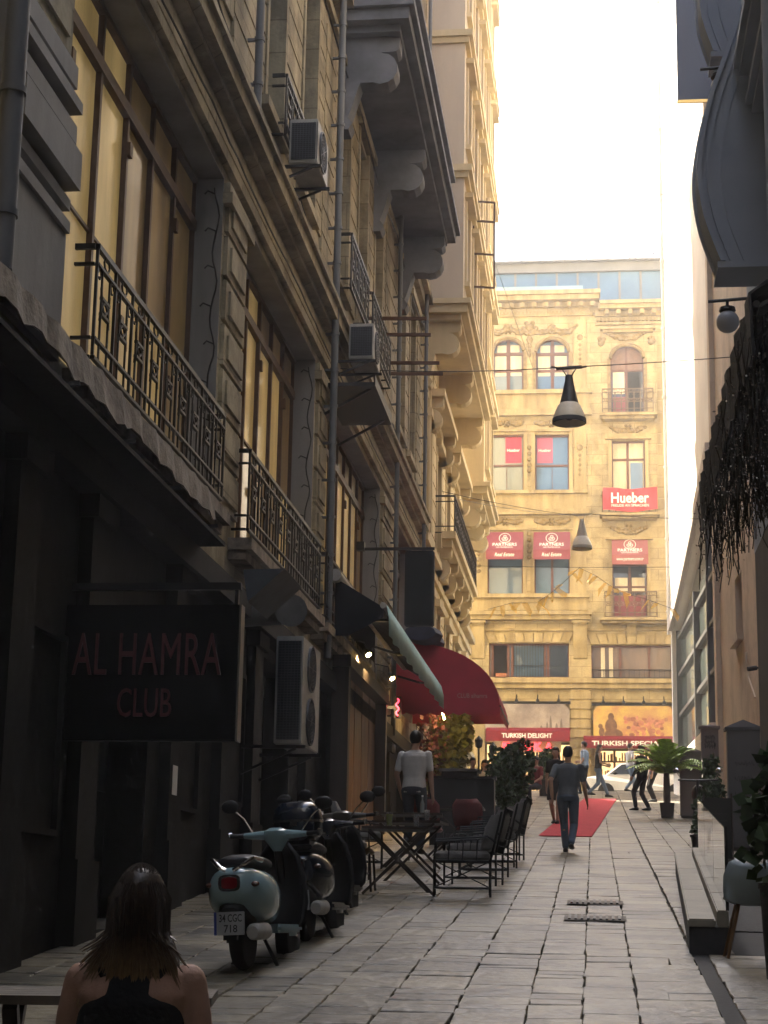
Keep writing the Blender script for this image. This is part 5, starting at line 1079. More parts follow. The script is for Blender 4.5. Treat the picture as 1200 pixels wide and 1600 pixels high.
g.build('pennants', YEL, t, recalc=False)

# ---------------------------------------------------------------- scooters
def scooter(name, label, loc, rz, paint, plate, top=False, lean=3, rack=True):
    t = thing(name, label, 'scooter', loc, rz, group='scooters parked by the left wall'); t.rotation_euler = (0, R(-lean), rz)
    def wheel(y):
        m_ = MB(); m_.lathe([(.13, -.045), (.17, -.055), (.21, -.05), (.232, -.025), (.236, 0), (.232, .025), (.21, .05), (.17, .055), (.13, .045)], (0, y, .236), 28, axis='X'); w_ = m_.build('wheel', RUBBER, t, smooth=True)
        m_ = MB(); m_.lathe([(.0, -.035), (.05, -.04), (.12, -.03), (.138, -.045), (.138, .045), (.12, .03), (.05, .04), (0, .035)], (0, y, .236), 20, axis='X'); m_.build('rim', ACWHITE, w_, smooth=True)
    wheel(0.0); wheel(1.3)
    m_ = MB(); m_.loft([(-.34, 0, .60, .06, .05), (-.325, 0, .60, .12, .10), (-.28, 0, .59, .165, .145), (-.16, 0, .565, .215, .185), (.02, 0, .54, .235, .205), (.22, 0, .53, .225, .20), (.40, 0, .51, .19, .18), (.54, 0, .48, .14, .15), (.62, 0, .44, .10, .10)], 24, 2.5, 'Y'); m_.build('rear_body', paint, t, smooth=True)
    m_ = MB(); m_.loft([(-.24, 0, .775, .06, .02), (-.22, 0, .78, .12, .035), (-.05, 0, .795, .145, .045), (.2, 0, .785, .14, .05), (.42, 0, .775, .12, .045), (.52, 0, .76, .07, .03)], 18, 2.6, 'Y'); m_.build('seat', BLACKISH, t, smooth=True)
    m_ = MB(); m_.hexa([(-.15, .5, .26), (.15, .5, .26), (.2, 1.02, .26), (-.2, 1.02, .26), (-.15, .5, .33), (.15, .5, .33), (.2, 1.02, .32), (-.2, 1.02, .32)]); m_.build('floorboard', paint, t, bevel=.02)
    m_ = MB(); n = 12; vs = []
    prof = [(.30, .16, 1.02), (.36, .21, 1.04), (.5, .225, 1.07), (.7, .205, 1.09), (.85, .15, 1.10), (.95, .07, 1.10)]
    for z, hw, y in prof:
        for i in range(n + 1): s_ = -1 + 2 * i / n; vs.append((hw * s_, y - .09 * abs(s_) ** 2.2 + .04, z))
    m_.add(vs, [(j * (n + 1) + i, j * (n + 1) + i + 1, (j + 1) * (n + 1) + i + 1, (j + 1) * (n + 1) + i) for j in range(len(prof) - 1) for i in range(n)]); o = m_.build('leg_shield', BLACKISH, t, smooth=True, recalc=False); o.modifiers.new('t', 'SOLIDIFY').thickness = .03  # leg shield black instead of body paint, for its shaded inner side
    m_ = MB(); m_.loft([(.90, 0, 1.04, .035, .04), (.96, 0, 1.02, .075, .07), (1.02, 0, 1.0, .12, .085), (1.06, 0, .99, .10, .07), (1.085, 0, .99, .05, .04)], 18, 2.2); m_.loft([(-.26, .985, 1.03, .03, .022), (-.14, .99, 1.03, .05, .035), (0, 1.0, 1.03, .06, .045), (.14, .99, 1.03, .05, .035), (.26, .985, 1.03, .03, .022)], 12, 2, 'X'); m_.build('headset', paint, t, smooth=True)
    m_ = MB()
    for s_ in (-1, 1): m_.tube([(s_ * .25, .985, 1.03), (s_ * .37, .955, 1.03)], .019, 10)
    m_.build('grip', BLACKISH, t, smooth=True); m_ = MB()
    for s_ in (-1, 1): m_.tube([(s_ * .36, .965, 1.045), (s_ * .385, .955, 1.04)], .024, 10); m_.tube([(s_ * .26, 1.03, 1.04), (s_ * .32, 1.07, 1.03), (s_ * .40, 1.03, 1.03)], .008, 6); m_.tube([(s_ * .2, 1.03, 1.05), (s_ * .28, 1.05, 1.17), (s_ * .36, 1.04, 1.24)], .008, 6)
    m_.build('lever', CHROME, t, smooth=True); m_ = MB()
    for s_ in (-1, 1): m_.ball((s_ * .39, 1.03, 1.27), (.075, .018, .055), 8)
    m_.build('mirror', BLACKISH, t, smooth=True)
    m_ = MB(); m_.loft([(.235, 0, 1.3, .07, .16), (.32, 0, 1.3, .085, .19), (.42, 0, 1.28, .075, .15), (.5, 0, 1.24, .045, .07)], 16); m_.build('front_fender', paint, t, smooth=True)
    m_ = MB(); m_.tube([(0, 1.28, .3), (0, 1.18, .6), (0, 1.03, .95)], .035, 8); m_.build('fork', IRON, t)
    m_ = MB(); m_.loft([(-.352, 0, .625, .055, .038), (-.335, 0, .625, .072, .05), (-.29, 0, .625, .075, .05)], 16, 3.5, 'Y'); tl_ = m_.build('tail_light', mat('tail_lamp_red', (.20, .01, .015), .2, spec=.7), t, smooth=True)
    m_ = MB(); m_.loft([(-.345, 0, .625, .084, .06), (-.30, 0, .625, .088, .064)], 16, 3.5, 'Y'); m_.build('bezel', CHROME, tl_, smooth=True); m_ = MB()
    for s_ in (-1, 1): m_.ball((s_ * .165, -.26, .615), (.04, .035, .022), 6)
    m_.build('indicator', mat('smoked_amber', (.10, .035, .02), .25), t, smooth=True)
    m_ = MB(); m_.hexa([(-.06, -.28, .47), (.06, -.28, .47), (.06, -.22, .47), (-.06, -.22, .47)][0:4] + [(-.06, -.30, .54), (.06, -.30, .54), (.06, -.2, .54), (-.06, -.2, .54)]); m_.hexa([(-.05, -.345, .22), (.05, -.345, .22), (.05, -.30, .22), (-.05, -.30, .22), (-.06, -.29, .5), (.06, -.29, .5), (.06, -.25, .5), (-.06, -.25, .5)]); m_.loft([(-.34, 0, .40, .075, .05), (-.28, 0, .42, .10, .09), (-.1, 0, .40, .12, .13), (.1, 0, .36, .10, .12), (.3, 0, .34, .07, .09)], 14, 2.5, 'Y'); m_.build('rear_mudguard', BLACKISH, t, smooth=True)
    PF = Face((0, -.35, 0), (1, 0, 0), (0, -1, .14)); m_ = MB(); m_.fbox(PF, -.115, .115, .255, .42, .0, .006); pl = m_.build('number_plate', mat('number_plate_white', (.40, .41, .42), .4, var=.06), t, bevel=.003)
    if plate[0]: text(pl, plate[0], PF, .01, .375, .007, .07, BLACKISH, width=.17, height=.055, bold=.012, depth=.001); text(pl, plate[1], PF, .01, .30, .007, .07, BLACKISH, width=.10, height=.055, bold=.012, depth=.001)
    m_ = MB(); m_.fbox(PF, -.115, -.095, .256, .419, .0061, .007); m_.build('plate_strip', mat('plate_blue', (.02, .05, .3), .4), pl)
    m_ = MB(); m_.loft([(-.30, .16, .27, .04, .045), (-.28, .16, .275, .055, .06), (.05, .15, .28, .06, .065), (.22, .13, .27, .035, .04)], 12, 2, 'Y'); m_.build('exhaust', ACWHITE, t, smooth=True); m_ = MB(); m_.box(-.14, -.05, -.05, .5, .2, .36); m_.build('engine', IRON, t, bevel=.02)
    m_ = MB(); m_.tube([(-.05, .36, .25), (-.19, .33, .03), (-.2, .28, .015)], .014, 6); m_.tube([(.05, .36, .25), (.17, .33, .02)], .014, 6); m_.build('stand', IRON, t)
    if rack:
        m_ = MB()
        for s_ in (-1, 1): m_.tube([(s_ * .03, -.33, .715), (s_ * .07, -.34, .735), (s_ * .155, -.26, .80), (s_ * .165, -.05, .79)], .016, 8)
        m_.build('grab_rail', CHROME, t, smooth=True)
    if top:
        m_ = MB(); m_.box(-.12, .12, -.32, .0, .80, .83); m_.build('carrier', IRON, t); m_ = MB(); m_.loft([(.83, 0, -.2, .15, .13), (.87, 0, -.2, .195, .175), (1.0, 0, -.2, .205, .185), (1.02, 0, -.2, .208, .188), (1.10, 0, -.2, .19, .17), (1.15, 0, -.2, .14, .12), (1.165, 0, -.2, .06, .05)], 24, 3); tc_ = m_.build('top_case', paint, t, smooth=True)
        m_ = MB(); m_.loft([(.985, 0, -.2, .209, .189), (1.005, 0, -.2, .209, .189)], 24, 3); m_.box(-.03, .03, -.395, -.38, .95, .99); m_.build('seam_and_latch', CHROME, tc_)
    return t
LB_ = mat('pale_blue_paint', (.27, .40, .43), .2, var=.04, coat=.5, spec=.5); DB_ = mat('dark_blue_paint', (.012, .018, .032), .22, var=.05, coat=.5); GB_ = mat('grey_beige_paint', (.06, .055, .045), .3, var=.08, coat=.4)
scooter('scooter', 'pale blue scooter with a chrome grab rail parked nearest the viewer', (-2.58, 13.25, gz(13.25)), R(-5), LB_, ('34 CGC', '718'))
scooter('scooter', 'dark blue scooter with a top case parked behind the pale blue one', (-2.45, 15.3, gz(15.3)), R(-3), DB_, ('34 BPC', '092'), top=True, rack=False)
scooter('scooter', 'grey-beige scooter half hidden beyond the one with the top case', (-2.62, 17.4, gz(17.4)), R(-4), GB_, ('', ''))
# ---------------------------------------------------------------- cafe furniture
CUSH = mat('grey_chair_cushion', (.16, .155, .15), .8, c2=(.12, .115, .11), scale=6, bump=.3, bscale=60)
def wire_chair(loc, rz, label, cush=True):     # faces local -X
    t = thing('wire_armchair', label, 'armchair', loc, rz, group='black armchairs along the cafe edge'); m_ = MB(); w_ = .29
    for x, y in ((-.31, -w_), (-.31, w_), (.31, -w_), (.31, w_)): m_.tube([(x, y, 0), (x, y, .40)], .014, 6)
    for z in (.10, .39): m_.tube([(-.31, -w_, z), (.31, -w_, z), (.31, w_, z), (-.31, w_, z), (-.31, -w_, z)], .011, 6)
    m_.tube([(-.31, -w_, .10), (.31, -w_, .39)], .007, 5); m_.tube([(.31, -w_, .10), (-.31, -w_, .39)], .007, 5)
    m_.build('frame', IRON, t); m_ = MB()
    for s_ in (-1, 1): m_.tube([(-.31, s_ * w_, .39), (-.30, s_ * w_, .62), (.28, s_ * w_, .66), (.36, s_ * w_, .60)], .014, 6); [m_.tube([(-.31 + .155 * i, s_ * w_, .39), (-.30 + .155 * i, s_ * w_, .63)], .006, 4) for i in range(1, 4)]
    m_.build('armrest', IRON, t); m_ = MB(); m_.tube([(.31, -w_, .39), (.43, -w_, .92), (.43, w_, .92), (.31, w_, .39)], .014, 6)
    for i in range(1, 9): y = -w_ + 2 * w_ * i / 9; m_.tube([(.31, y, .39), (.43, y, .92)], .006, 4)
    for i in range(1, 6): m_.tube([(.31 + .02 * i, -w_, .39 + .088 * i), (.31 + .02 * i, w_, .39 + .088 * i)], .006, 4)
    m_.build('backrest', IRON, t)
    if cush:
        m_ = MB(); m_.loft([(.405, 0, 0, .28, .26), (.42, 0, 0, .31, .285), (.47, 0, 0, .31, .285), (.50, 0, 0, .28, .26)], 20, 5); m_.build('seat_cushion', CUSH, t, smooth=True); m_ = MB(); m_.loft([(.5, .25, 0, .05, .24), (.53, .27, 0, .075, .27), (.78, .335, 0, .08, .265), (.9, .37, 0, .05, .23)], 18, 4); m_.build('back_cushion', CUSH, t, smooth=True)
    return t
cl = ['black wire armchair with grey cushions, nearest of the row', 'black wire armchair right behind the nearest cushioned one', 'third wire armchair from the viewer along the cafe edge', 'fourth wire armchair from the viewer along the cafe edge', 'farthest wire armchair of the row by the dark shrub']
c0 = wire_chair((-1.47, 20.1, gz(20.1)), R(4), cl[0])
for i, (x, d, rz) in enumerate(((-1.45, 21.7, -5), (-1.42, 23.2, 3), (-1.40, 24.9, 6), (-1.38, 26.6, -4))):
    c = copy_tree(c0); c.location = (x, d, gz(d)); c.rotation_euler = (0, 0, R(rz)); c['label'] = cl[i + 1]
for i, (x, d, rz) in enumerate(((-3.15, 22.2, 176), (-3.2, 24.4, 186))):
    c = copy_tree(c0); c.location = (x, d, gz(d)); c.rotation_euler = (0, 0, R(rz)); c['label'] = ['black wire armchair against the wall, facing out, nearer of two', 'black wire armchair against the wall, facing out, beside the man in white'][i]
def cross_table(loc, rz, label):
    t = thing('folding_table', label, 'table', loc, rz, group='dark folding tables at the cafe'); m_ = MB()
    for i in range(6): m_.box(-.42, .42, -.36 + i * .12, -.36 + i * .12 + .112, .715, .745)
    m_.build('tabletop', DKWOOD, t)
    for y in (-.28, .28):
        m_ = MB(); m_.bar((-.40, y, 0), (.34, y, .715), .045, .03); m_.build('leg', DKWOOD, t); m_ = MB(); m_.bar((.40, y + .035, 0), (-.34, y + .035, .715), .045, .03); m_.build('leg', DKWOOD, t)
    m_ = MB(); m_.bar((0, -.28, .36), (0, .3, .36), .03); m_.build('stretcher', DKWOOD, t); return t
tab0 = cross_table((-2.22, 20.3, gz(20.3)), R(8), 'dark cross-legged table with a yellow drink, nearest the scooters')
tl_ = ['dark cross-legged table just behind the one with the yellow drink', 'dark cross-legged table by the man in the white T-shirt', 'dark cross-legged table in front of the red chairs']
for i, (x, d, rz) in enumerate(((-2.25, 22.0, -4), (-2.5, 24.6, 4), (-2.1, 27.4, 0))): c = copy_tree(tab0); c.location = (x, d, gz(d)); c.rotation_euler = (0, 0, R(rz)); c['label'] = tl_[i]
def glass(x, y, z, label, m=None, h=.14, r=.035):
    t = thing('drinking_glass', label, 'glass', (x, y, z), group='drinks on the cafe tables'); m_ = MB(); m_.lathe([(r * .8, 0), (r, h), (r * .9, h), (r * .72, .01), (0, .01)], (0, 0, 0), 14); m_.build('vessel', mat('clear_tumbler', (.85, .88, .88), .05, trans=.9, var=.01), t, smooth=True)
    if m: q = MB(); q.lathe([(0, .012), (r * .7, .012), (r * .88, h * .85), (0, h * .85)], (0, 0, 0), 12); q.build('drink', m, t, smooth=True); q = MB(); q.tube([(-.01, 0, .03), (.02, .01, h + .1)], .004, 5); q.build('straw', BLACKISH, t)
zt = gz(20.3) + .75
glass(-2.30, 20.1, zt, 'tall glass of yellow-green drink on the nearest table', mat('yellow_green_drink', (.45, .5, .06), .3), .16, .042); glass(-2.0, 20.15, zt, 'small clear glass on the nearest table'); glass(-2.05, 22.0, gz(22) + .75, 'clear glass on the second table')
t = thing('bottle', 'small clear bottle standing on the table by the white T-shirt', 'bottle', (-2.35, 24.5, gz(24.6) + .75)); m_ = MB(); m_.lathe([(.03, 0), (.032, .13), (.012, .18), (.012, .23), (.0, .23)], (0, 0, 0), 12); m_.build('body', mat('clear_bottle', (.5, .55, .55), .1, trans=.6), t, smooth=True); m_ = MB(); m_.lathe([(.014, .22), (.014, .245), (0, .245)], (0, 0, 0), 10); m_.build('cap', WHITEP, t)
def cafe_chair(loc, rz, label, m, name='cafe_chair', grp='upholstered chairs at the back tables'):
    t = thing(name, label, 'chair', loc, rz, group=grp); m_ = MB(); m_.loft([(.42, 0, 0, .2, .2), (.45, 0, 0, .225, .225), (.49, 0, 0, .2, .2)], 16, 3.5); m_.build('seat', m, t, smooth=True); m_ = MB(); vs = []
    for z, w_, y in ((.5, .2, .19), (.65, .23, .22), (.8, .225, .245), (.88, .15, .26)): vs += [(w_ * s_ / 4, y - .07 * (s_ / 4) ** 2, z) for s_ in range(-4, 5)]
    m_.add(vs, [(j * 9 + i, j * 9 + i + 1, j * 9 + i + 10, j * 9 + i + 9) for j in range(3) for i in range(8)]); o = m_.build('backrest', m, t, smooth=True, recalc=False); o.modifiers.new('t', 'SOLIDIFY').thickness = .035
    for x, y in ((-.19, -.19), (.19, -.19), (-.19, .19), (.19, .19)): m_ = MB(); m_.tube([(x * 1.1, y * 1.15, 0), (x, y, .43)], .014, 6); m_.build('leg', IRON, t)
    return t
REDCH = mat('dark_red_upholstery', (.17, .035, .03), .6, c2=(.11, .02, .02), scale=4); BROWNCH = mat('tan_leather', (.22, .12, .05), .5, c2=(.14, .075, .03), scale=4)
cafe_chair((-2.45, 26.3, gz(26.3)), R(170), 'dark red upholstered chair left of its pair at the back table', REDCH); cafe_chair((-1.80, 26.6, gz(26.6)), R(160), 'dark red upholstered chair right of its pair at the back table', REDCH)
cafe_chair((-2.75, 20.6, gz(20.6)), R(90), 'tan chair on the wall side of the nearest table', BROWNCH)
t = thing('planter_screen', 'long black planter screen closing the cafe terrace', 'planter', (-2.5, 30, gz(30)), world=True); m_ = MB(); p = at(672, 1216, 30.5); q = at(772, 1216, 30.5); m_.box(p.x, q.x, 30.5, 30.9, gz(30.5) - .1, p.z); m_.build('box', BLACKISH, t, bevel=.01); m_ = MB(); m_.box(p.x - .03, q.x + .03, 30.47, 30.93, p.z + .001, p.z + .04); m_.build('rim', IRON, t)
t = thing('bar_counter', 'dark grey-topped counter behind the black planter screen', 'counter', (-2.3, 33, gz(33)), world=True); p = at(690, 1205, 33); q = at(745, 1205, 33); m_ = MB(); m_.box(p.x, q.x, 33, 33.6, gz(33) - .1, p.z); m_.build('body', BLACKISH, t); m_ = MB(); m_.box(p.x - .05, q.x + .05, 32.95, 33.65, p.z + .001, p.z + .05); m_.build('top', mat('grey_counter_top', (.12, .12, .12), .4), t)
t = thing('strip_lamp', 'small lit yellow strip lamp hanging among the leaves under the red canopy', 'lamp', at(693, 1112, 40.2), world=True); p = at(693, 1112, 40.2)
m_ = MB(); m_.tube([p + Vector((.02 * math.sin(i), 0, .22 - i * .05)) for i in range(9)], .022, 6); m_.build('tube', WARM, t); m_ = MB(); m_.tube([p + Vector((0, 0, .22)), p + Vector((0, 0, 1.2))], .008, 5); m_.build('cord', IRON, t)
ld = bpy.data.lights.new('strip_light', 'POINT'); ld.energy = 4; ld.color = (1, .7, .34); ld.shadow_soft_size = .15; lo = bpy.data.objects.new('strip_light', ld); col.objects.link(lo); lo.parent = t; lo.location = (.0, -.12, -.1)
# ---------------------------------------------------------------- plants
def pot(m_, r0, r1, h): m_.lathe([(r0, 0), (r1, h), (r1 * 1.05, h), (r1 * 1.05, h - .04), (r1 * .92, h - .03), (0, h - .05)], (0, 0, 0), 18)
def shrub(name, label, loc, pr, ph, h, r, leaf, n, size, cat='shrub', trunk=True, squash=1.0):
    t = thing(name, label, cat, loc, group=None); rg = random.Random(hash(label) % 1000 if False else len(label) * 7); m_ = MB(); pot(m_, pr * .8, pr, ph); m_.build('pot', CLAY, t, smooth=True); m_ = MB(); m_.tube([(0, 0, ph - .05), (.03, .02, ph + h * .4), (0, 0, ph + h * .85)], [.03, .025, .01], 6)
    for i in range(7): a = i * 2.4; z = ph + h * (.15 + .1 * i); m_.tube([(0, 0, z), (r * .6 * math.cos(a), r * .6 * math.sin(a), z + h * .15)], [.014, .005], 5)
    m_.build('stem', TRUNK, t); m_ = MB()
    for k in range(9):
        a = k * 2.4; q = r * .5 * (k % 3) / 2; z = ph + h * (.15 + .75 * k / 9); rr = r * (.75 - .045 * k) * rg.uniform(.8, 1.1); m_.leaves((q * math.cos(a), q * math.sin(a), z), (rr, rr, h * .2), n // 9, size, rg)
    m_.build('foliage', leaf, t, recalc=False); return t
shrub('potted_shrub', 'tall dark evergreen shrub in a black pot at the cafe edge', (-1.62, 36, gz(36)), .2, .42, 1.35, .46, LEAF, 2600, .085)
shrub('potted_shrub', 'second dark shrub crowded behind the tall evergreen by the cafe', (-1.95, 37.2, gz(37.2)), .2, .42, 1.25, .42, LEAF, 1500, .09)
shrub('potted_tree', 'small green potted tree outside the left shop at the lane top', (-1.55, 58, gz(58)), .25, .5, 1.05, .34, LEAF, 900, .11, 'tree')
shrub('flower_shrub', 'yellow-green leafy shrub lit against the left wall under the red canopy', (-3.45, 41.8, gz(41.8)), .3, .5, 2.0, .62, LEAFY, 2300, .16)
shrub('flower_shrub', 'red flowering climber hanging under the red canopy', (-3.75, 40.6, gz(40.6)), .25, .5, 2.3, .5, LEAFR, 420, .10)
shrub('potted_shrub', 'dark bushy plant in a pot behind the dark menu board', (1.95, 31, gz(31)), .2, .35, .7, .30, LEAF, 900, .08)
shrub('potted_shrub', 'small low plant in a dark bowl beside the menu board', (1.72, 29, gz(29)), .2, .3, .3, .22, LEAF, 400, .07)
shrub('potted_plant', 'dark leafy plant in a tall black planter at the lower right edge', (1.36, 13.4, gz(13.4)), .17, .68, 1.0, .3, LEAF, 420, .13, 'plant')
shrub('potted_shrub', 'dark climbing plant on the post under the mauve meter box', (2.25, 35.4, gz(35.4)), .18, .3, 1.2, .2, LEAF, 900, .09)
t = thing('potted_palm', 'bright green palm in a square black pot at the right of the lane', 'palm', (1.72, 43, gz(43))); m_ = MB(); m_.hexa([(-.14, -.14, 0), (.14, -.14, 0), (.14, .14, 0), (-.14, .14, 0), (-.17, -.17, .35), (.17, -.17, .35), (.17, .17, .35), (-.17, .17, .35)]); m_.build('pot', CLAY, t); m_ = MB(); m_.tube([(0, 0, .3), (.0, 0, .6), (.0, .0, 1.05)], [.085, .09, .07], 10); m_.build('trunk', TRUNK, t); m_ = MB(); rg = random.Random(5)
for k in range(64):
    a = k * 2.39996; el = R(rg.uniform(22, 80)); ln = rg.uniform(.9, 1.3); d = Vector((math.cos(a) * math.cos(el), math.sin(a) * math.cos(el), math.sin(el))); pts = [Vector((0, 0, 1.05)) + d * ln * i / 7 - Vector((0, 0, .36 * ln * (i / 7) ** 2.4)) for i in range(8)]; m_.tube(pts, [.012, .01, .009, .008, .006, .005, .004, .002], 4)
    for i in range(1, 8):
        f = (pts[i] - pts[i - 1]).normalized(); sd_ = f.cross(Vector((0, 0, 1))).normalized()
        for j in (0, .5):
            q = pts[i - 1].lerp(pts[i], j)
            for s_ in (-1, 1): l_ = .30 * (1 - .06 * i); tip = q + sd_ * s_ * l_ * .8 + f * l_ * .6 - Vector((0, 0, .05)); m_.add([q, q + f * .045 + (tip - q) * .4, tip, q - f * .02 + (tip - q) * .4], [(0, 1, 2, 3)])
m_.build('crown', PALM, t, recalc=False)
# ---------------------------------------------------------------- right-hand clutter
t = thing('menu_board', 'dark standing menu board with faint writing by the terrace', 'sign', (1.80, 26.6, gz(26.6)), R(0)); m_ = MB(); m_.box(-.2, .2, 0, .03, .05, .95); c = m_.build('panel', mat('dark_board', (.018, .022, .019), .5), t)
m_ = MB()
for z in (.72, .62, .52, .42): m_.tube([(-.13 + .26 * i / 14, -.004, z + .012 * math.sin(i * 2.1 + z * 9)) for i in range(15)], .004, 4)
m_.build('writing', mat('dim_chalk', (.07, .07, .06), .9), c); m_ = MB(); m_.tube([(-.2, .0, 0), (-.2, .015, 1.02)], .016, 6); m_.tube([(.2, .0, 0), (.2, .015, 1.02)], .016, 6); m_.tube([(-.2, .5, 0), (-.2, .03, 1.0)], .014, 6); m_.tube([(.2, .5, 0), (.2, .03, 1.0)], .014, 6); m_.build('frame', DKWOOD, t)
def shell_chair(loc, rz, label):
    t = thing('shell_chair', label, 'chair', loc, rz); m_ = MB(); n = 12; vs = []; prof = [(-.24, .44, .17), (-.2, .425, .2), (0, .41, .23), (.16, .42, .235), (.22, .48, .235), (.25, .58, .23), (.28, .68, .19), (.285, .715, .11)]
    for y, z, w_ in prof: vs += [(w_ * (2 * i / n - 1), y - .1 * (2 * i / n - 1) ** 2 * (1 if z > .45 else 0), z + .05 * abs(2 * i / n - 1) ** 3) for i in range(n + 1)]
    m_.add(vs, [(j * (n + 1) + i, j * (n + 1) + i + 1, (j + 1) * (n + 1) + i + 1, (j + 1) * (n + 1) + i) for j in range(len(prof) - 1) for i in range(n)]); o = m_.build('shell', mat('pale_blue_plastic', (.34, .42, .47), .35, var=.05), t, smooth=True, recalc=False); o.modifiers.new('t', 'SOLIDIFY').thickness = .012
    for x, y in ((-1, -1), (1, -1), (-1, 1), (1, 1)): m_ = MB(); m_.tube([(x * .12, y * .1, .42), (x * .22, y * .22, 0)], [.018, .012], 8); m_.build('leg', WOOD, t)
    m_ = MB(); m_.tube([(-.17, -.16, .2), (.17, .16, .2)], .006, 5); m_.tube([(.17, -.16, .2), (-.17, .16, .2)], .006, 5); m_.build('brace', IRON, t); return t
shell_chair((1.24, 14.55, gz(14.55) + .02), R(180), 'pale blue shell chair with wooden legs at the right edge')
t = thing('round_table', 'small dark round table by the shell chair at the right edge', 'table', (1.95, 17.2, gz(17.2))); m_ = MB(); m_.lathe([(0, .70), (.36, .70), (.36, .73), (0, .73)], (0, 0, 0), 24); m_.build('tabletop', BLACKISH, t); m_ = MB(); m_.lathe([(.22, 0), (.2, .03), (.03, .05), (.03, .70)], (0, 0, 0), 14); m_.build('pedestal', IRON, t)
t = thing('motorbike', 'dark motorbike parked among the plants by the cabinets', 'motorbike', (2.0, 33.6, gz(33.6)), R(172)); m_ = MB()
for y in (0, 1.25): m_.lathe([(.2, -.04), (.28, -.05), (.3, 0), (.28, .05), (.2, .04)], (0, y, .3), 22, axis='X')
m_.build('wheel', RUBBER, t, smooth=True); m_ = MB(); m_.loft([(-.2, 0, .72, .05, .04), (.1, 0, .7, .12, .1), (.5, 0, .72, .15, .16), (.85, 0, .8, .13, .14), (1.05, 0, .85, .06, .06)], 14, 2.2, 'Y'); m_.build('body', BLACKISH, t, smooth=True); m_ = MB(); m_.tube([(-.36, .92, 1.02), (0, 1.0, 1.0), (.36, .92, 1.02)], .018, 8); m_.tube([(0, 1.25, .3), (0, 1.0, 1.0)], .03, 8); m_.build('handlebar', IRON, t, smooth=True); m_ = MB(); m_.ball((-.38, .98, 1.18), (.07, .02, .05), 7); m_.ball((.38, .98, 1.18), (.07, .02, .05), 7); m_.tube([(-.3, .95, 1.02), (-.38, .98, 1.16)], .008, 5); m_.tube([(.3, .95, 1.02), (.38, .98, 1.16)], .008, 5); m_.build('mirror', CHROME, t, smooth=True)
t = thing('wooden_table', 'pale slatted wooden table corner at the lower left edge', 'table', (-1.55, 6.3, gz(6.3)), R(10)); m_ = MB(); a = at(0, 1545, 6.3)
for i in range(5): m_.box(-.6, .22, -.35 + i * .14, -.35 + i * .14 + .132, a.z - gz(6.3) - .03, a.z - gz(6.3))
m_.build('tabletop', mat('grey_weathered_wood', (.16, .135, .105), .7, c2=(.10, .085, .065), scale=5, streak=True), t)
for x in (-.5, .14):
    m_ = MB(); m_.bar((x, -.3, 0), (x, .3, a.z - gz(6.3) - .03), .05); m_.build('leg', DKWOOD, t); m_ = MB(); m_.bar((x + .05, .3, 0), (x + .05, -.3, a.z - gz(6.3) - .03), .05); m_.build('leg', DKWOOD, t)
# lamp standards of the cafe by the crest
for k, (x, y) in enumerate(((748, 1162), (770, 1172))):
    p = at(x, y, 47); t = thing('lantern_post', ['small black lantern post at the cafe edge, left of two', 'small black lantern post at the cafe edge, right of two'][k], 'lamp', (p.x, 47, gz(47)), group='lantern posts at the cafe', world=True); m_ = MB(); m_.tube([(p.x, 47, gz(47)), (p.x, 47, p.z - .1)], .025, 8); m_.build('post', IRON, t); m_ = MB(); m_.lathe([(.03, -.12), (.09, -.08), (.11, .1), (.02, .2), (.0, .22)], p, 6); m_.build('lantern', BLACKISH, t)
# white car crossing on the avenue
def car(loc, rz):
    t = thing('parked_car', 'white car crossing on the avenue beyond the crest, mostly its windscreen pillar', 'car', loc, rz); t.name = 'white_car'
    side = [(-2.1, .35), (-2.15, .6), (-2.0, .85), (-1.3, .95), (-.75, 1.38), (-.1, 1.46), (.75, 1.42), (1.6, 1.02), (2.05, .92), (2.15, .6), (2.1, .35)]
    m_ = MB(); vs = []; n = len(side)
    for y, k in ((-.86, .92), (-.80, 1), (.80, 1), (.86, .92)): vs += [(x * (1 if k == 1 else .99), y * (1 if z < .95 else .86), .35 + (z - .35) * k) for x, z in side]
    m_.add(vs, [(j * n + i, j * n + (i + 1) % n, (j + 1) * n + (i + 1) % n, (j + 1) * n + i) for j in range(3) for i in range(n)] + [tuple(range(n)), tuple(3 * n + i for i in range(n))]); m_.build('body', mat('white_car_paint', (.75, .75, .74), .25, var=.02, coat=.5), t)
    m_ = MB()
    for y, s_ in ((-.775, -1), (.775, 1)): m_.poly([(-1.15, y, .97), (1.35, y, .97), (.68, y * .97, 1.36), (-.08, y * .97, 1.40), (-.7, y * .97, 1.33)])
    m_.build('side_window', GLASS_DK, t, recalc=False)
    for x in (-1.3, 1.35):
        for y in (-.8, .8): m_ = MB(); m_.lathe([(0, -.1), (.2, -.1), (.3, -.1), (.32, 0), (.3, .1), (0, .1)], (0, 0, 0), 20, axis='Y'); m_.v = [q + Vector((x, y, .32)) for q in m_.v]; m_.build('wheel', RUBBER, t, smooth=True)
    m_ = MB(); m_.ball((-.95, -.92, 1.0), (.09, .06, .07), 6); m_.ball((-.95, .92, 1.0), (.09, .06, .07), 6); m_.build('mirror', BLACKISH, t, smooth=True); return t
car((1.75, 69.5, gz(64)), R(0))
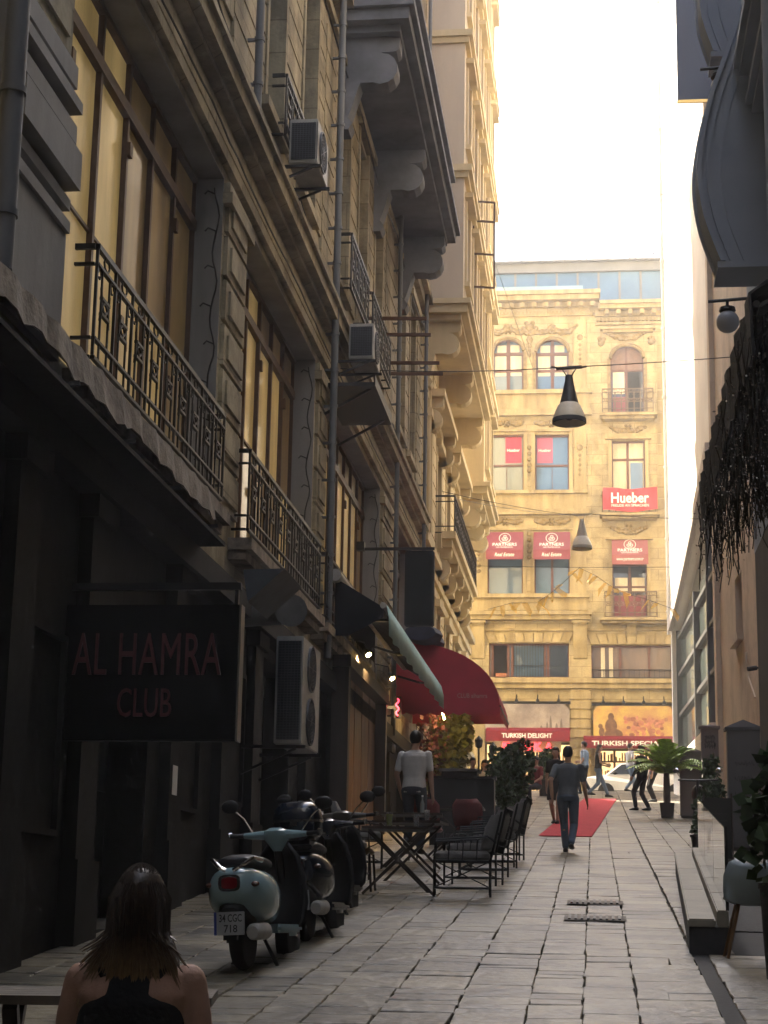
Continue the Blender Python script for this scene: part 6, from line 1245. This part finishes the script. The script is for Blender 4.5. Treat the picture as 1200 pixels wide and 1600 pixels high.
# ---------------------------------------------------------------- people
def skin_mesh(m_, name, mt, parent, voxel, smooth=3):
    """one closed surface from overlapping tapered limbs"""
    me = bpy.data.meshes.new(name); me.from_pydata([tuple(p) for p in m_.v], [], m_.f)
    bm = bmesh.new(); bm.from_mesh(me); bmesh.ops.recalc_face_normals(bm, faces=bm.faces[:]); bm.to_mesh(me); bm.free()
    o = bpy.data.objects.new(name, me); col.objects.link(o)
    r = o.modifiers.new('r', 'REMESH'); r.mode = 'VOXEL'; r.voxel_size = voxel; s = o.modifiers.new('s', 'SMOOTH'); s.iterations = smooth; s.factor = .5
    out = bpy.data.meshes.new_from_object(o.evaluated_get(bpy.context.evaluated_depsgraph_get()))
    o.modifiers.clear(); o.data = out; bpy.data.meshes.remove(me); out.name = name
    out.materials.clear(); out.materials.append(mt); out.polygons.foreach_set('use_smooth', [True] * len(out.polygons)); o.parent = parent
    return o
def limb(m_, pts, rs, n=12):
    pts = [Vector(p) for p in pts]; P = []; Q = []
    for i in range(len(pts) - 1):
        for k in range(5): P.append(pts[i].lerp(pts[i + 1], k / 5)); Q.append(rs[i] + (rs[i + 1] - rs[i]) * k / 5)
    P.append(pts[-1]); Q.append(rs[-1]); m_.tube(P, Q, n)
    m_.ball(pts[0], rs[0], 6); m_.ball(pts[-1], rs[-1], 6)
    for p, r in zip(pts[1:-1], rs[1:-1]): m_.ball(p, r, 6)
def ik(a, b, l1, l2, pole):
    a = Vector(a); b = Vector(b); d = b - a; L_ = min(d.length, (l1 + l2) * .999); d.normalize(); x = (l1 * l1 - l2 * l2 + L_ * L_) / (2 * L_); h = math.sqrt(max(0, l1 * l1 - x * x)); pl = Vector(pole); pl = (pl - d * pl.dot(d)).normalized()
    return a + d * x + pl * h, a + d * L_
def person(label, loc, rz, h, shirt, pants, hair, skin=SKIN, feet=((-.1, 0), (.1, 0)), hands=((-.27, .03, .80), (.27, .03, .80)), lean=0.0, hair_len=0, sleeves=.45, shorts=False, female=False, shoes=BLACKISH, voxel=.014, turn=0.0, seat=None, cap=None, skirt=False, bag=None, group='people in the lane'):
    t = thing('person', label, 'person', loc, rz, group=group); k = h / 1.75; pelvis = .93 if seat is None else seat + .1
    lx = math.sin(lean)
    def up(z): return lx * (z - pelvis) if z > pelvis else 0       # forward lean of the trunk
    dz = pelvis - .93; sh = (.185 if female else .205); zz = lambda z: z + dz
    S = lambda v: (v[0] * k, v[1] * k, v[2] * k)
    sm = lambda m_: [Vector(S(p)) for p in m_.v]
    def fin(m_, nm, mt, vx=voxel, par=t, smo=3): m_.v = sm(m_); return skin_mesh(m_, nm, mt, par, vx, smo)
    trunk = [(zz(.86), .16, .105), (zz(.95), .165, .115), (zz(1.08), .135 if female else .15, .10), (zz(1.25), .155 if female else .18, .115), (zz(1.38), .16 if female else .195, .11), (zz(1.44), .13 if female else .16, .085), (zz(1.49), .06, .06)]
    def trunk_loft(m_, add=0.0, z0=None, z1=None):
        m_.loft([(z, 0, up(z), rx + add, ry + add) for z, rx, ry in trunk if (z0 is None or z >= z0) and (z1 is None or z <= z1)], 20, 2.3)
    # arms
    arms = []
    for s_, hd in zip((-1, 1), hands):
        a = Vector((s_ * sh, up(zz(1.41)), zz(1.41))); e, w_ = ik(a, (hd[0], hd[1] , hd[2] + (dz if seat is not None else 0)), .30, .27, (s_ * .5, -1, -.3)); arms.append((a, e, w_, s_))
    legs = []
    for s_, ft in zip((-1, 1), feet):
        a = Vector((s_ * .095, 0, pelvis - .04)); zf = ft[2] if len(ft) > 2 else 0.0; kn, an = ik(a, (ft[0], ft[1], .085 + zf), .44, .42, (s_ * .05, 1, 0)); legs.append((a, kn, an, s_))
    b = MB(); trunk_loft(b, -.012); hc = Vector((0, up(zz(1.62)) + .015, zz(1.635)))
    limb(b, [(0, up(zz(1.44)), zz(1.44)), hc + Vector((0, -.015, -.07))], [.056, .052])
    b.ball(hc, (.076, .095, .115), 10); b.loft([(hc.z - .115, hc.x, hc.y + .035, .03, .03), (hc.z - .09, hc.x, hc.y + .03, .05, .05), (hc.z - .03, hc.x, hc.y + .02, .066, .075), (hc.z, hc.x, hc.y, .07, .08)], 14)
    b.loft([(hc.z - .035, 0, hc.y + .10, .016, .018), (hc.z - .01, 0, hc.y + .095, .011, .014), (hc.z + .02, 0, hc.y + .088, .007, .008)], 8)                # nose
    for s_ in (-1, 1): b.ball(hc + Vector((s_ * .077, -.005, -.01)), (.012, .022, .032), 5); b.ball(hc + Vector((s_ * .03, .085, .022)), (.018, .012, .008), 4)
    b.ball(hc + Vector((0, .086, -.062)), (.024, .012, .009), 4)
    for a, e, w_, s_ in arms:
        limb(b, [a, e, w_], [.052 if not female else .045, .041 if not female else .036, .027])
        d = (w_ - e).normalized(); b.loft([(0, 0, 0, .01, .01)], 4) if False else None
        sd_ = Vector((0, 1, 0)) if abs(d.y) < .8 else Vector((0, 0, 1)); sd_ = (sd_ - d * sd_.dot(d)).normalized(); nrm = d.cross(sd_)
        for q in (-.026, -.009, .009, .026): limb(b, [w_ + sd_ * q * .5, w_ + d * .085 + sd_ * q], [.019, .016], 7)
        for q, l_ in ((-.028, .062), (-.0095, .075), (.0095, .08), (.028, .07)): limb(b, [w_ + d * .085 + sd_ * q, w_ + d * (.085 + l_ * .55) + sd_ * q * 1.1 + nrm * s_ * -.006, w_ + d * (.085 + l_) + sd_ * q * 1.1 + nrm * s_ * -.026], [.0095, .0085, .007], 6)
        limb(b, [w_ + d * .02 + sd_ * .026, w_ + d * .055 + sd_ * .05, w_ + d * .095 + sd_ * .052 - nrm * s_ * .008], [.013, .011, .008], 6)
    for a, kn, an, s_ in legs: limb(b, [a, kn, kn.lerp(an, .3) + Vector((0, -.015, 0)), an], [.082, .054, .054, .036])
    for a, kn, an, s_ in legs: b.loft([(an.y - .07, an.x, an.z - .04, .028, .04), (an.y + .0, an.x, an.z - .04, .034, .045), (an.y + .1, an.x, an.z - .058, .038, .026), (an.y + .17, an.x, an.z - .066, .03, .018)], 10, 2.3, 'Y')
    fin(b, 'body', skin, min(voxel, .012), smo=2)
    # clothes
    c = MB(); trunk_loft(c, .012, zz(.86), zz(1.45)); c.loft([(zz(1.40), 0, up(zz(1.4)), sh - .0, .085), (zz(1.455), 0, up(zz(1.45)), .13, .07), (zz(1.475), 0, up(zz(1.47)), .075, .06)], 18, 2.3)
    if sleeves > 0:
        for a, e, w_, s_ in arms:
            if sleeves <= .6: limb(c, [a + Vector((-s_ * .008, 0, -.004)), a.lerp(e, sleeves * 1.6)], [.063 if not female else .056, .055 if not female else .048])
            else: limb(c, [a, e, e.lerp(w_, .9)], [.066, .053, .042])
    fin(c, 'shirt', shirt, voxel)
    c = MB()
    if skirt: c.loft([(zz(.55), 0, 0, .22, .19), (zz(.75), 0, 0, .19, .16), (zz(.95), 0, 0, .172, .125), (zz(1.0), 0, 0, .15, .112)], 20, 2.2)
    else:
        c.loft([(pelvis - .09, 0, 0, .15, .11), (pelvis - .02, 0, 0, .175, .13), (pelvis + .06, 0, up(pelvis + .06), .168, .122), (pelvis + .1, 0, up(pelvis + .1), .155, .113)], 20, 2.3)
        for a, kn, an, s_ in legs:
            if shorts: limb(c, [a, a.lerp(kn, .9)], [.098, .082])
            else: limb(c, [a, kn, kn.lerp(an, .4), an + Vector((0, 0, .03))], [.097, .072, .066, .058])
    fin(c, 'trousers' if not skirt else 'skirt', pants, voxel)
    c = MB()
    for a, kn, an, s_ in legs: c.loft([(an.y - .085, an.x, an.z - .045, .03, .04), (an.y - .02, an.x, an.z - .04, .042, .052), (an.y + .1, an.x, an.z - .054, .046, .036), (an.y + .19, an.x, an.z - .066, .034, .02), (an.y + .2, an.x, an.z - .068, .02, .012)], 12, 2.6, 'Y')
    fin(c, 'shoes', shoes, .012)
    c = MB(); c.ball(hc + Vector((0, -.018, .022)), (.087, .098, .112), 10); c.ball(hc + Vector((0, .02, .075)), (.075, .085, .055), 8)
    if hair_len:
        c.loft([(hc.z - hair_len, 0, up(hc.z) - .105, .07, .025), (hc.z - hair_len * .5, 0, up(hc.z) - .09, .10, .045), (hc.z - .05, 0, hc.y - .055, .092, .065), (hc.z + .05, 0, hc.y - .02, .085, .08)], 14)
    fin(c, 'hair', hair, .012)
    if cap:
        c = MB(); c.ball(hc + Vector((0, -.005, .055)), (.092, .105, .085), 9); c.loft([(hc.y + .05, 0, hc.z + .05, .075, .01), (hc.y + .16, 0, hc.z + .042, .06, .008), (hc.y + .18, 0, hc.z + .04, .03, .006)], 12, 2.2, 'Y'); fin(c, 'cap', cap, .011)
    if bag:
        c = MB(); c.box(-.13, .13, -.27, -.13, zz(1.0), zz(1.38)); fin(c, 'bag', bag, .02)
    return t
def cl(name, c, **k): return mat(name, c, .85, var=.12, scale=5, bump=.2, bscale=50, **k)
DHAIR = mat('black_hair', (.012, .01, .009), .5, var=.2); BHAIR = mat('brown_hair', (.045, .028, .018), .5, var=.2)
JEANS = cl('blue_jeans', (.10, .14, .20)); DKJ = cl('dark_jeans', (.03, .035, .05)); SLATE = cl('slate_shirt', (.115, .135, .155)); WHT = cl('white_tshirt', (.55, .53, .50)); BLK = cl('black_cotton', (.012, .012, .014)); OLIVE = cl('dark_olive_jacket', (.04, .042, .028)); SKYB = cl('pale_blue_shirt', (.30, .38, .50)); REDS = cl('dark_red_shirt', (.20, .03, .035)); LJ = cl('light_jeans', (.16, .22, .30))
W_ = 28.9
person('man in slate shirt and blue jeans walking away up the lane', (-.42, W_, gz(W_)), R(-4), 1.69, SLATE, JEANS, DHAIR, feet=((-.06, .20), (.07, -.20, .05)), hands=((-.25, -.14, .90), (.31, .16, .82)), lean=.03, sleeves=.45, voxel=.011)
person('man in a white T-shirt standing at the cafe tables with his back turned', (-2.62, 26.0, gz(26) + .12), R(-12), 1.78, WHT, DKJ, DHAIR, hands=((-.24, .12, .88), (.27, .05, .80)), lean=.06, sleeves=.45, voxel=.012)
p = at(812, 1262, 46); person('man in a cap and dark olive jacket standing beyond the tall shrub', (p.x, 46, gz(46)), R(95), 1.75, OLIVE, DKJ, DHAIR, hands=((-.2, .25, 1.05), (.22, .2, .95)), sleeves=1, cap=BLK, lean=.12, voxel=.018)
p = at(757, 1250, 41); person('dark-haired woman in a white top seated at the cafe facing down the lane', (p.x, 41, gz(41)), R(185), 1.68, WHT, DKJ, DHAIR, feet=((-.12, .4), (.12, .42)), hands=((-.16, .3, 1.05), (.16, .3, 1.05)), seat=.48, female=True, hair_len=.3, voxel=.018, lean=.15)
p = at(738, 1250, 44); person('person in dark clothes seated behind the woman in the white top', (p.x, 44, gz(44)), R(200), 1.72, BLK, DKJ, BHAIR, feet=((-.12, .4), (.12, .42)), hands=((-.2, .25, .95), (.2, .25, .95)), seat=.48, voxel=.02)
p = at(838, 1258, 50); person('person in dark red seated beyond the man with the cap', (p.x, 50, gz(50)), R(140), 1.7, REDS, DKJ, DHAIR, feet=((-.12, .4), (.12, .42)), hands=((-.2, .3, 1.0), (.2, .3, 1.0)), seat=.48, voxel=.02)
p = at(869, 1282, 39); person('woman in black half hidden left of the walking man', (p.x, 39.0, gz(39)), R(170), 1.66, BLK, BLK, BHAIR, SKIN2, feet=((-.06, .15), (.07, -.1, .02)), hands=((-.24, .1, .9), (.24, -.08, .85)), female=True, hair_len=.25, skirt=True, voxel=.016)
p = at(935, 1247, 58); person('woman in a black top and light jeans striding right across the lane top', (p.x, 58, gz(58)), R(-80), 1.68, BLK, LJ, BHAIR, SKIN, feet=((-.05, .32), (.05, -.3, .06)), hands=((-.15, .3, 1.05), (.2, .28, 1.08)), female=True, hair_len=.28, sleeves=0, voxel=.018, lean=.06)
p = at(914, 1246, 61); person('man in a pale blue shirt behind the woman with light jeans', (p.x, 61, gz(61)), R(70), 1.76, SKYB, DKJ, DHAIR, feet=((-.08, .15), (.08, -.15)), hands=((-.25, .1, .9), (.25, .3, 1.1)), voxel=.02)
p = at(985, 1250, 63); person('person in a white T-shirt and jeans by the white car', (p.x, 63, gz(63)), R(-60), 1.7, WHT, LJ, BHAIR, feet=((-.07, .22), (.07, -.2, .03)), hands=((-.22, .15, .85), (.3, .1, 1.0)), voxel=.02)
p = at(1004, 1268, 47.5); person('man in dark clothes walking left beside the potted palm', (p.x, 47.5, gz(47.5)), R(60), 1.7, OLIVE, BLK, DHAIR, feet=((-.1, .15), (.1, -.12)), hands=((-.25, .15, .9), (.25, .05, .85)), sleeves=1, voxel=.018)
p = at(1022, 1262, 54); person('person in a dark red shirt behind the potted palm', (p.x, 54, gz(54)), R(100), 1.66, REDS, BLK, BHAIR, hands=((-.25, .1, .85), (.25, .1, .85)), female=True, voxel=.02)
p = at(704, 1250, 47.5); person('person in a pale blue shirt seated deep under the red canopy', (p.x, 47.5, gz(47.5)), R(185), 1.7, SKYB, DKJ, DHAIR, feet=((-.12, .4), (.12, .42)), hands=((-.2, .28, 1.0), (.2, .28, 1.0)), seat=.48, voxel=.02)
p = at(783, 1250, 44); person('woman in dark red seated just left of the tall evergreen shrub', (p.x, 44, gz(44)), R(215), 1.64, REDS, BLK, BHAIR, SKIN2, feet=((-.12, .4), (.12, .42)), hands=((-.16, .28, 1.05), (.16, .28, 1.0)), seat=.48, female=True, hair_len=.22, voxel=.02)
# foreground woman, back view
t = thing('person', 'woman in a black tank top with long ombre hair, nearest the viewer', 'person', (-1.33, 5.2, gz(5.2)), R(4), group='people in the lane'); 
HZ = at(225, 1415, 5.2).z - gz(5.2); e_ = HZ - 1.55
b = MB()
b.loft([(.84 + e_, 0, 0, .165, .11), (.95 + e_, 0, 0, .17, .115), (1.06 + e_, 0, -.005, .14, .10), (1.2 + e_, 0, -.01, .158, .11), (1.30 + e_, 0, -.012, .168, .108), (1.355 + e_, 0, -.01, .155, .085), (1.395 + e_, 0, 0, .10, .065), (1.43 + e_, 0, 0, .055, .055)], 24, 2.3)
hc = Vector((0, .02, 1.55 + e_)); limb(b, [(0, 0, 1.38 + e_), hc + Vector((0, -.01, -.07))], [.056, .05]); b.ball(hc, (.066, .086, .108), 12)
b.loft([(hc.z - .115, 0, hc.y + .035, .03, .03), (hc.z - .09, 0, hc.y + .03, .048, .05), (hc.z - .03, 0, hc.y + .02, .063, .075), (hc.z, 0, hc.y, .068, .08)], 14); b.loft([(hc.z - .035, 0, hc.y + .098, .015, .017), (hc.z - .01, 0, hc.y + .093, .01, .013), (hc.z + .02, 0, hc.y + .086, .007, .008)], 8)
for s_ in (-1, 1): b.ball(hc + Vector((s_ * .074, -.005, -.01)), (.011, .02, .03), 5)
for s_, w_ in ((-1, (-.25, .06, .80 + e_)), (1, (.25, -.02, .78 + e_))):
    a = Vector((s_ * .155, -.005, 1.335 + e_)); el, wr = ik(a, w_, .29, .25, (s_ * .6, -1, 0)); limb(b, [a, a.lerp(el, .35) + Vector((s_ * .006, 0, 0)), el, el.lerp(wr, .25), wr], [.054, .048, .037, .038, .025], 14); d = (wr - el).normalized(); sd_ = Vector((0, 1, 0)); sd_ = (sd_ - d * sd_.dot(d)).normalized(); nrm = d.cross(sd_)
    for q in (-.024, -.008, .008, .024): limb(b, [wr + sd_ * q * .5, wr + d * .08 + sd_ * q], [.018, .015], 7)
    for q, l_ in ((-.026, .06), (-.009, .072), (.009, .076), (.026, .066)): limb(b, [wr + d * .08 + sd_ * q, wr + d * (.08 + l_ * .55) + sd_ * q * 1.15, wr + d * (.08 + l_) + sd_ * q * 1.15 - nrm * s_ * .022], [.009, .008, .0065], 6)
    limb(b, [wr + d * .02 + sd_ * .024, wr + d * .05 + sd_ * .047, wr + d * .088 + sd_ * .05], [.012, .01, .008], 6)
for s_ in (-1, 1): a = Vector((s_ * .09, 0, .86 + e_)); limb(b, [a, (s_ * .1, .03 + .1 * s_, .47), (s_ * .1, -.0 + .12 * s_, .085)], [.09, .056, .036]); b.loft([(.12 * s_ - .07, s_ * .1, .045, .028, .04), (.12 * s_, s_ * .1, .045, .034, .045), (.12 * s_ + .16, s_ * .1, .02, .03, .018)], 10, 2.3, 'Y')
skin_mesh(b, 'body', SKIN2, t, .007, 4)
c = MB(); c.loft([(.90 + e_, 0, 0, .185, .13), (1.06 + e_, 0, -.005, .153, .113), (1.2 + e_, 0, -.01, .166, .122), (1.275 + e_, 0, -.012, .157, .118), (1.325 + e_, 0, -.02, .10, .098), (1.36 + e_, 0, -.022, .085, .085)], 26, 2.3)
for s_ in (-1, 1): c.tube([(s_ * .078, -.075, 1.34 + e_), (s_ * .088, -.05, 1.392 + e_), (s_ * .09, .0, 1.405 + e_), (s_ * .09, .06, 1.36 + e_), (s_ * .085, .095, 1.29 + e_)], .02, 8)
skin_mesh(c, 'tank_top', BLK, t, .008, 3)
c = MB(); c.loft([(.78 + e_, 0, 0, .16, .11), (.86 + e_, 0, 0, .18, .125), (.96 + e_, 0, 0, .175, .122)], 20, 2.3)
for s_ in (-1, 1): limb(c, [(s_ * .09, 0, .86 + e_), (s_ * .1, .03 + .1 * s_, .47), (s_ * .1, .12 * s_, .12)], [.1, .07, .055])
skin_mesh(c, 'trousers', DKJ, t, .012, 3)
c = MB()
for s_ in (-1, 1): c.loft([(.12 * s_ - .085, s_ * .1, .045, .03, .045), (.12 * s_, s_ * .1, .045, .042, .05), (.12 * s_ + .19, s_ * .1, .02, .034, .02)], 12, 2.6, 'Y')
skin_mesh(c, 'shoes', BLACKISH, t, .012, 2)
HM = bpy.data.materials.new('ombre_hair'); HM.use_nodes = True; n_ = HM.node_tree.nodes; l_ = HM.node_tree.links; bs = n_['Principled BSDF']; bs.inputs['Roughness'].default_value = .42
tc_ = n_.new('ShaderNodeTexCoord'); sx = n_.new('ShaderNodeSeparateXYZ'); l_.new(tc_.outputs['Object'], sx.inputs[0]); mr = n_.new('ShaderNodeMapRange'); mr.inputs['From Min'].default_value = 1.28 + e_; mr.inputs['From Max'].default_value = 1.47 + e_; l_.new(sx.outputs['Z'], mr.inputs['Value'])
rp = n_.new('ShaderNodeValToRGB'); rp.color_ramp.elements[0].color = (.30, .19, .085, 1); rp.color_ramp.elements[1].color = (.03, .02, .014, 1); no_ = n_.new('ShaderNodeTexNoise'); no_.inputs['Scale'].default_value = 30; ad = n_.new('ShaderNodeMath'); ad.operation = 'ADD'; mu = n_.new('ShaderNodeMath'); mu.operation = 'MULTIPLY_ADD'; mu.inputs[1].default_value = .5; mu.inputs[2].default_value = -.25; l_.new(no_.outputs[0], mu.inputs[0]); l_.new(mr.outputs[0], ad.inputs[0]); l_.new(mu.outputs[0], ad.inputs[1]); l_.new(ad.outputs[0], rp.inputs[0]); l_.new(rp.outputs[0], bs.inputs['Base Color'])
c = MB(); rg = random.Random(3); c.ball(hc + Vector((0, -.014, .016)), (.077, .094, .104), 12)
for k in range(900):
    a = R(rg.uniform(140, 400)); el_ = rg.uniform(.1, 1.0); r0 = Vector((.069 * math.cos(a) * el_, .086 * math.sin(a) * el_ - .012, .103 * math.sqrt(max(0, 1 - el_ * el_)) + .018)); q_ = rg.uniform(.9, 1.12); o_ = Vector((.078 * q_ * math.cos(a), .094 * q_ * math.sin(a) - .02, 0)); ln = rg.triangular(.02, .30, .13) if math.cos(a) ** 2 > .35 else rg.triangular(.02, .40, .18)
    fl = rg.uniform(-.04, .10); pts = [hc + r0, hc + Vector((o_.x, o_.y, .02)), hc + Vector((o_.x * 1.02, o_.y * .95 - .01, -.07)), hc + Vector((o_.x * (1.08 + fl * 3), min(o_.y, .03) * .8 - .03, -.07 - ln * .5)), hc + Vector((o_.x * (1.05 + fl * 9) + rg.uniform(-.02, .02), min(o_.y, .0) * .5 - .06, -.07 - ln))]
    c.tube(pts, [.005, .006, .0055, .0045, .001], 4, cap=False)
o = c.build('hair', HM, t, smooth=True)
# ---------------------------------------------------------------- bright air
HZ_ = bpy.data.materials.new('air'); HZ_.use_nodes = True; n_ = HZ_.node_tree.nodes; n_.remove(n_['Principled BSDF']); pv = n_.new('ShaderNodeVolumePrincipled')
pv.inputs['Color'].default_value = (.97, .97, .96, 1); pv.inputs['Density'].default_value = .0020; pv.inputs['Anisotropy'].default_value = .45
HZ_.node_tree.links.new(pv.outputs[0], n_['Material Output'].inputs['Volume'])
hz = MB().box(-92, 92, -42, 132, -6, 44).build('haze', HZ_); tag(hz, 'thin bright haze filling the lane', 'haze', kind='stuff')
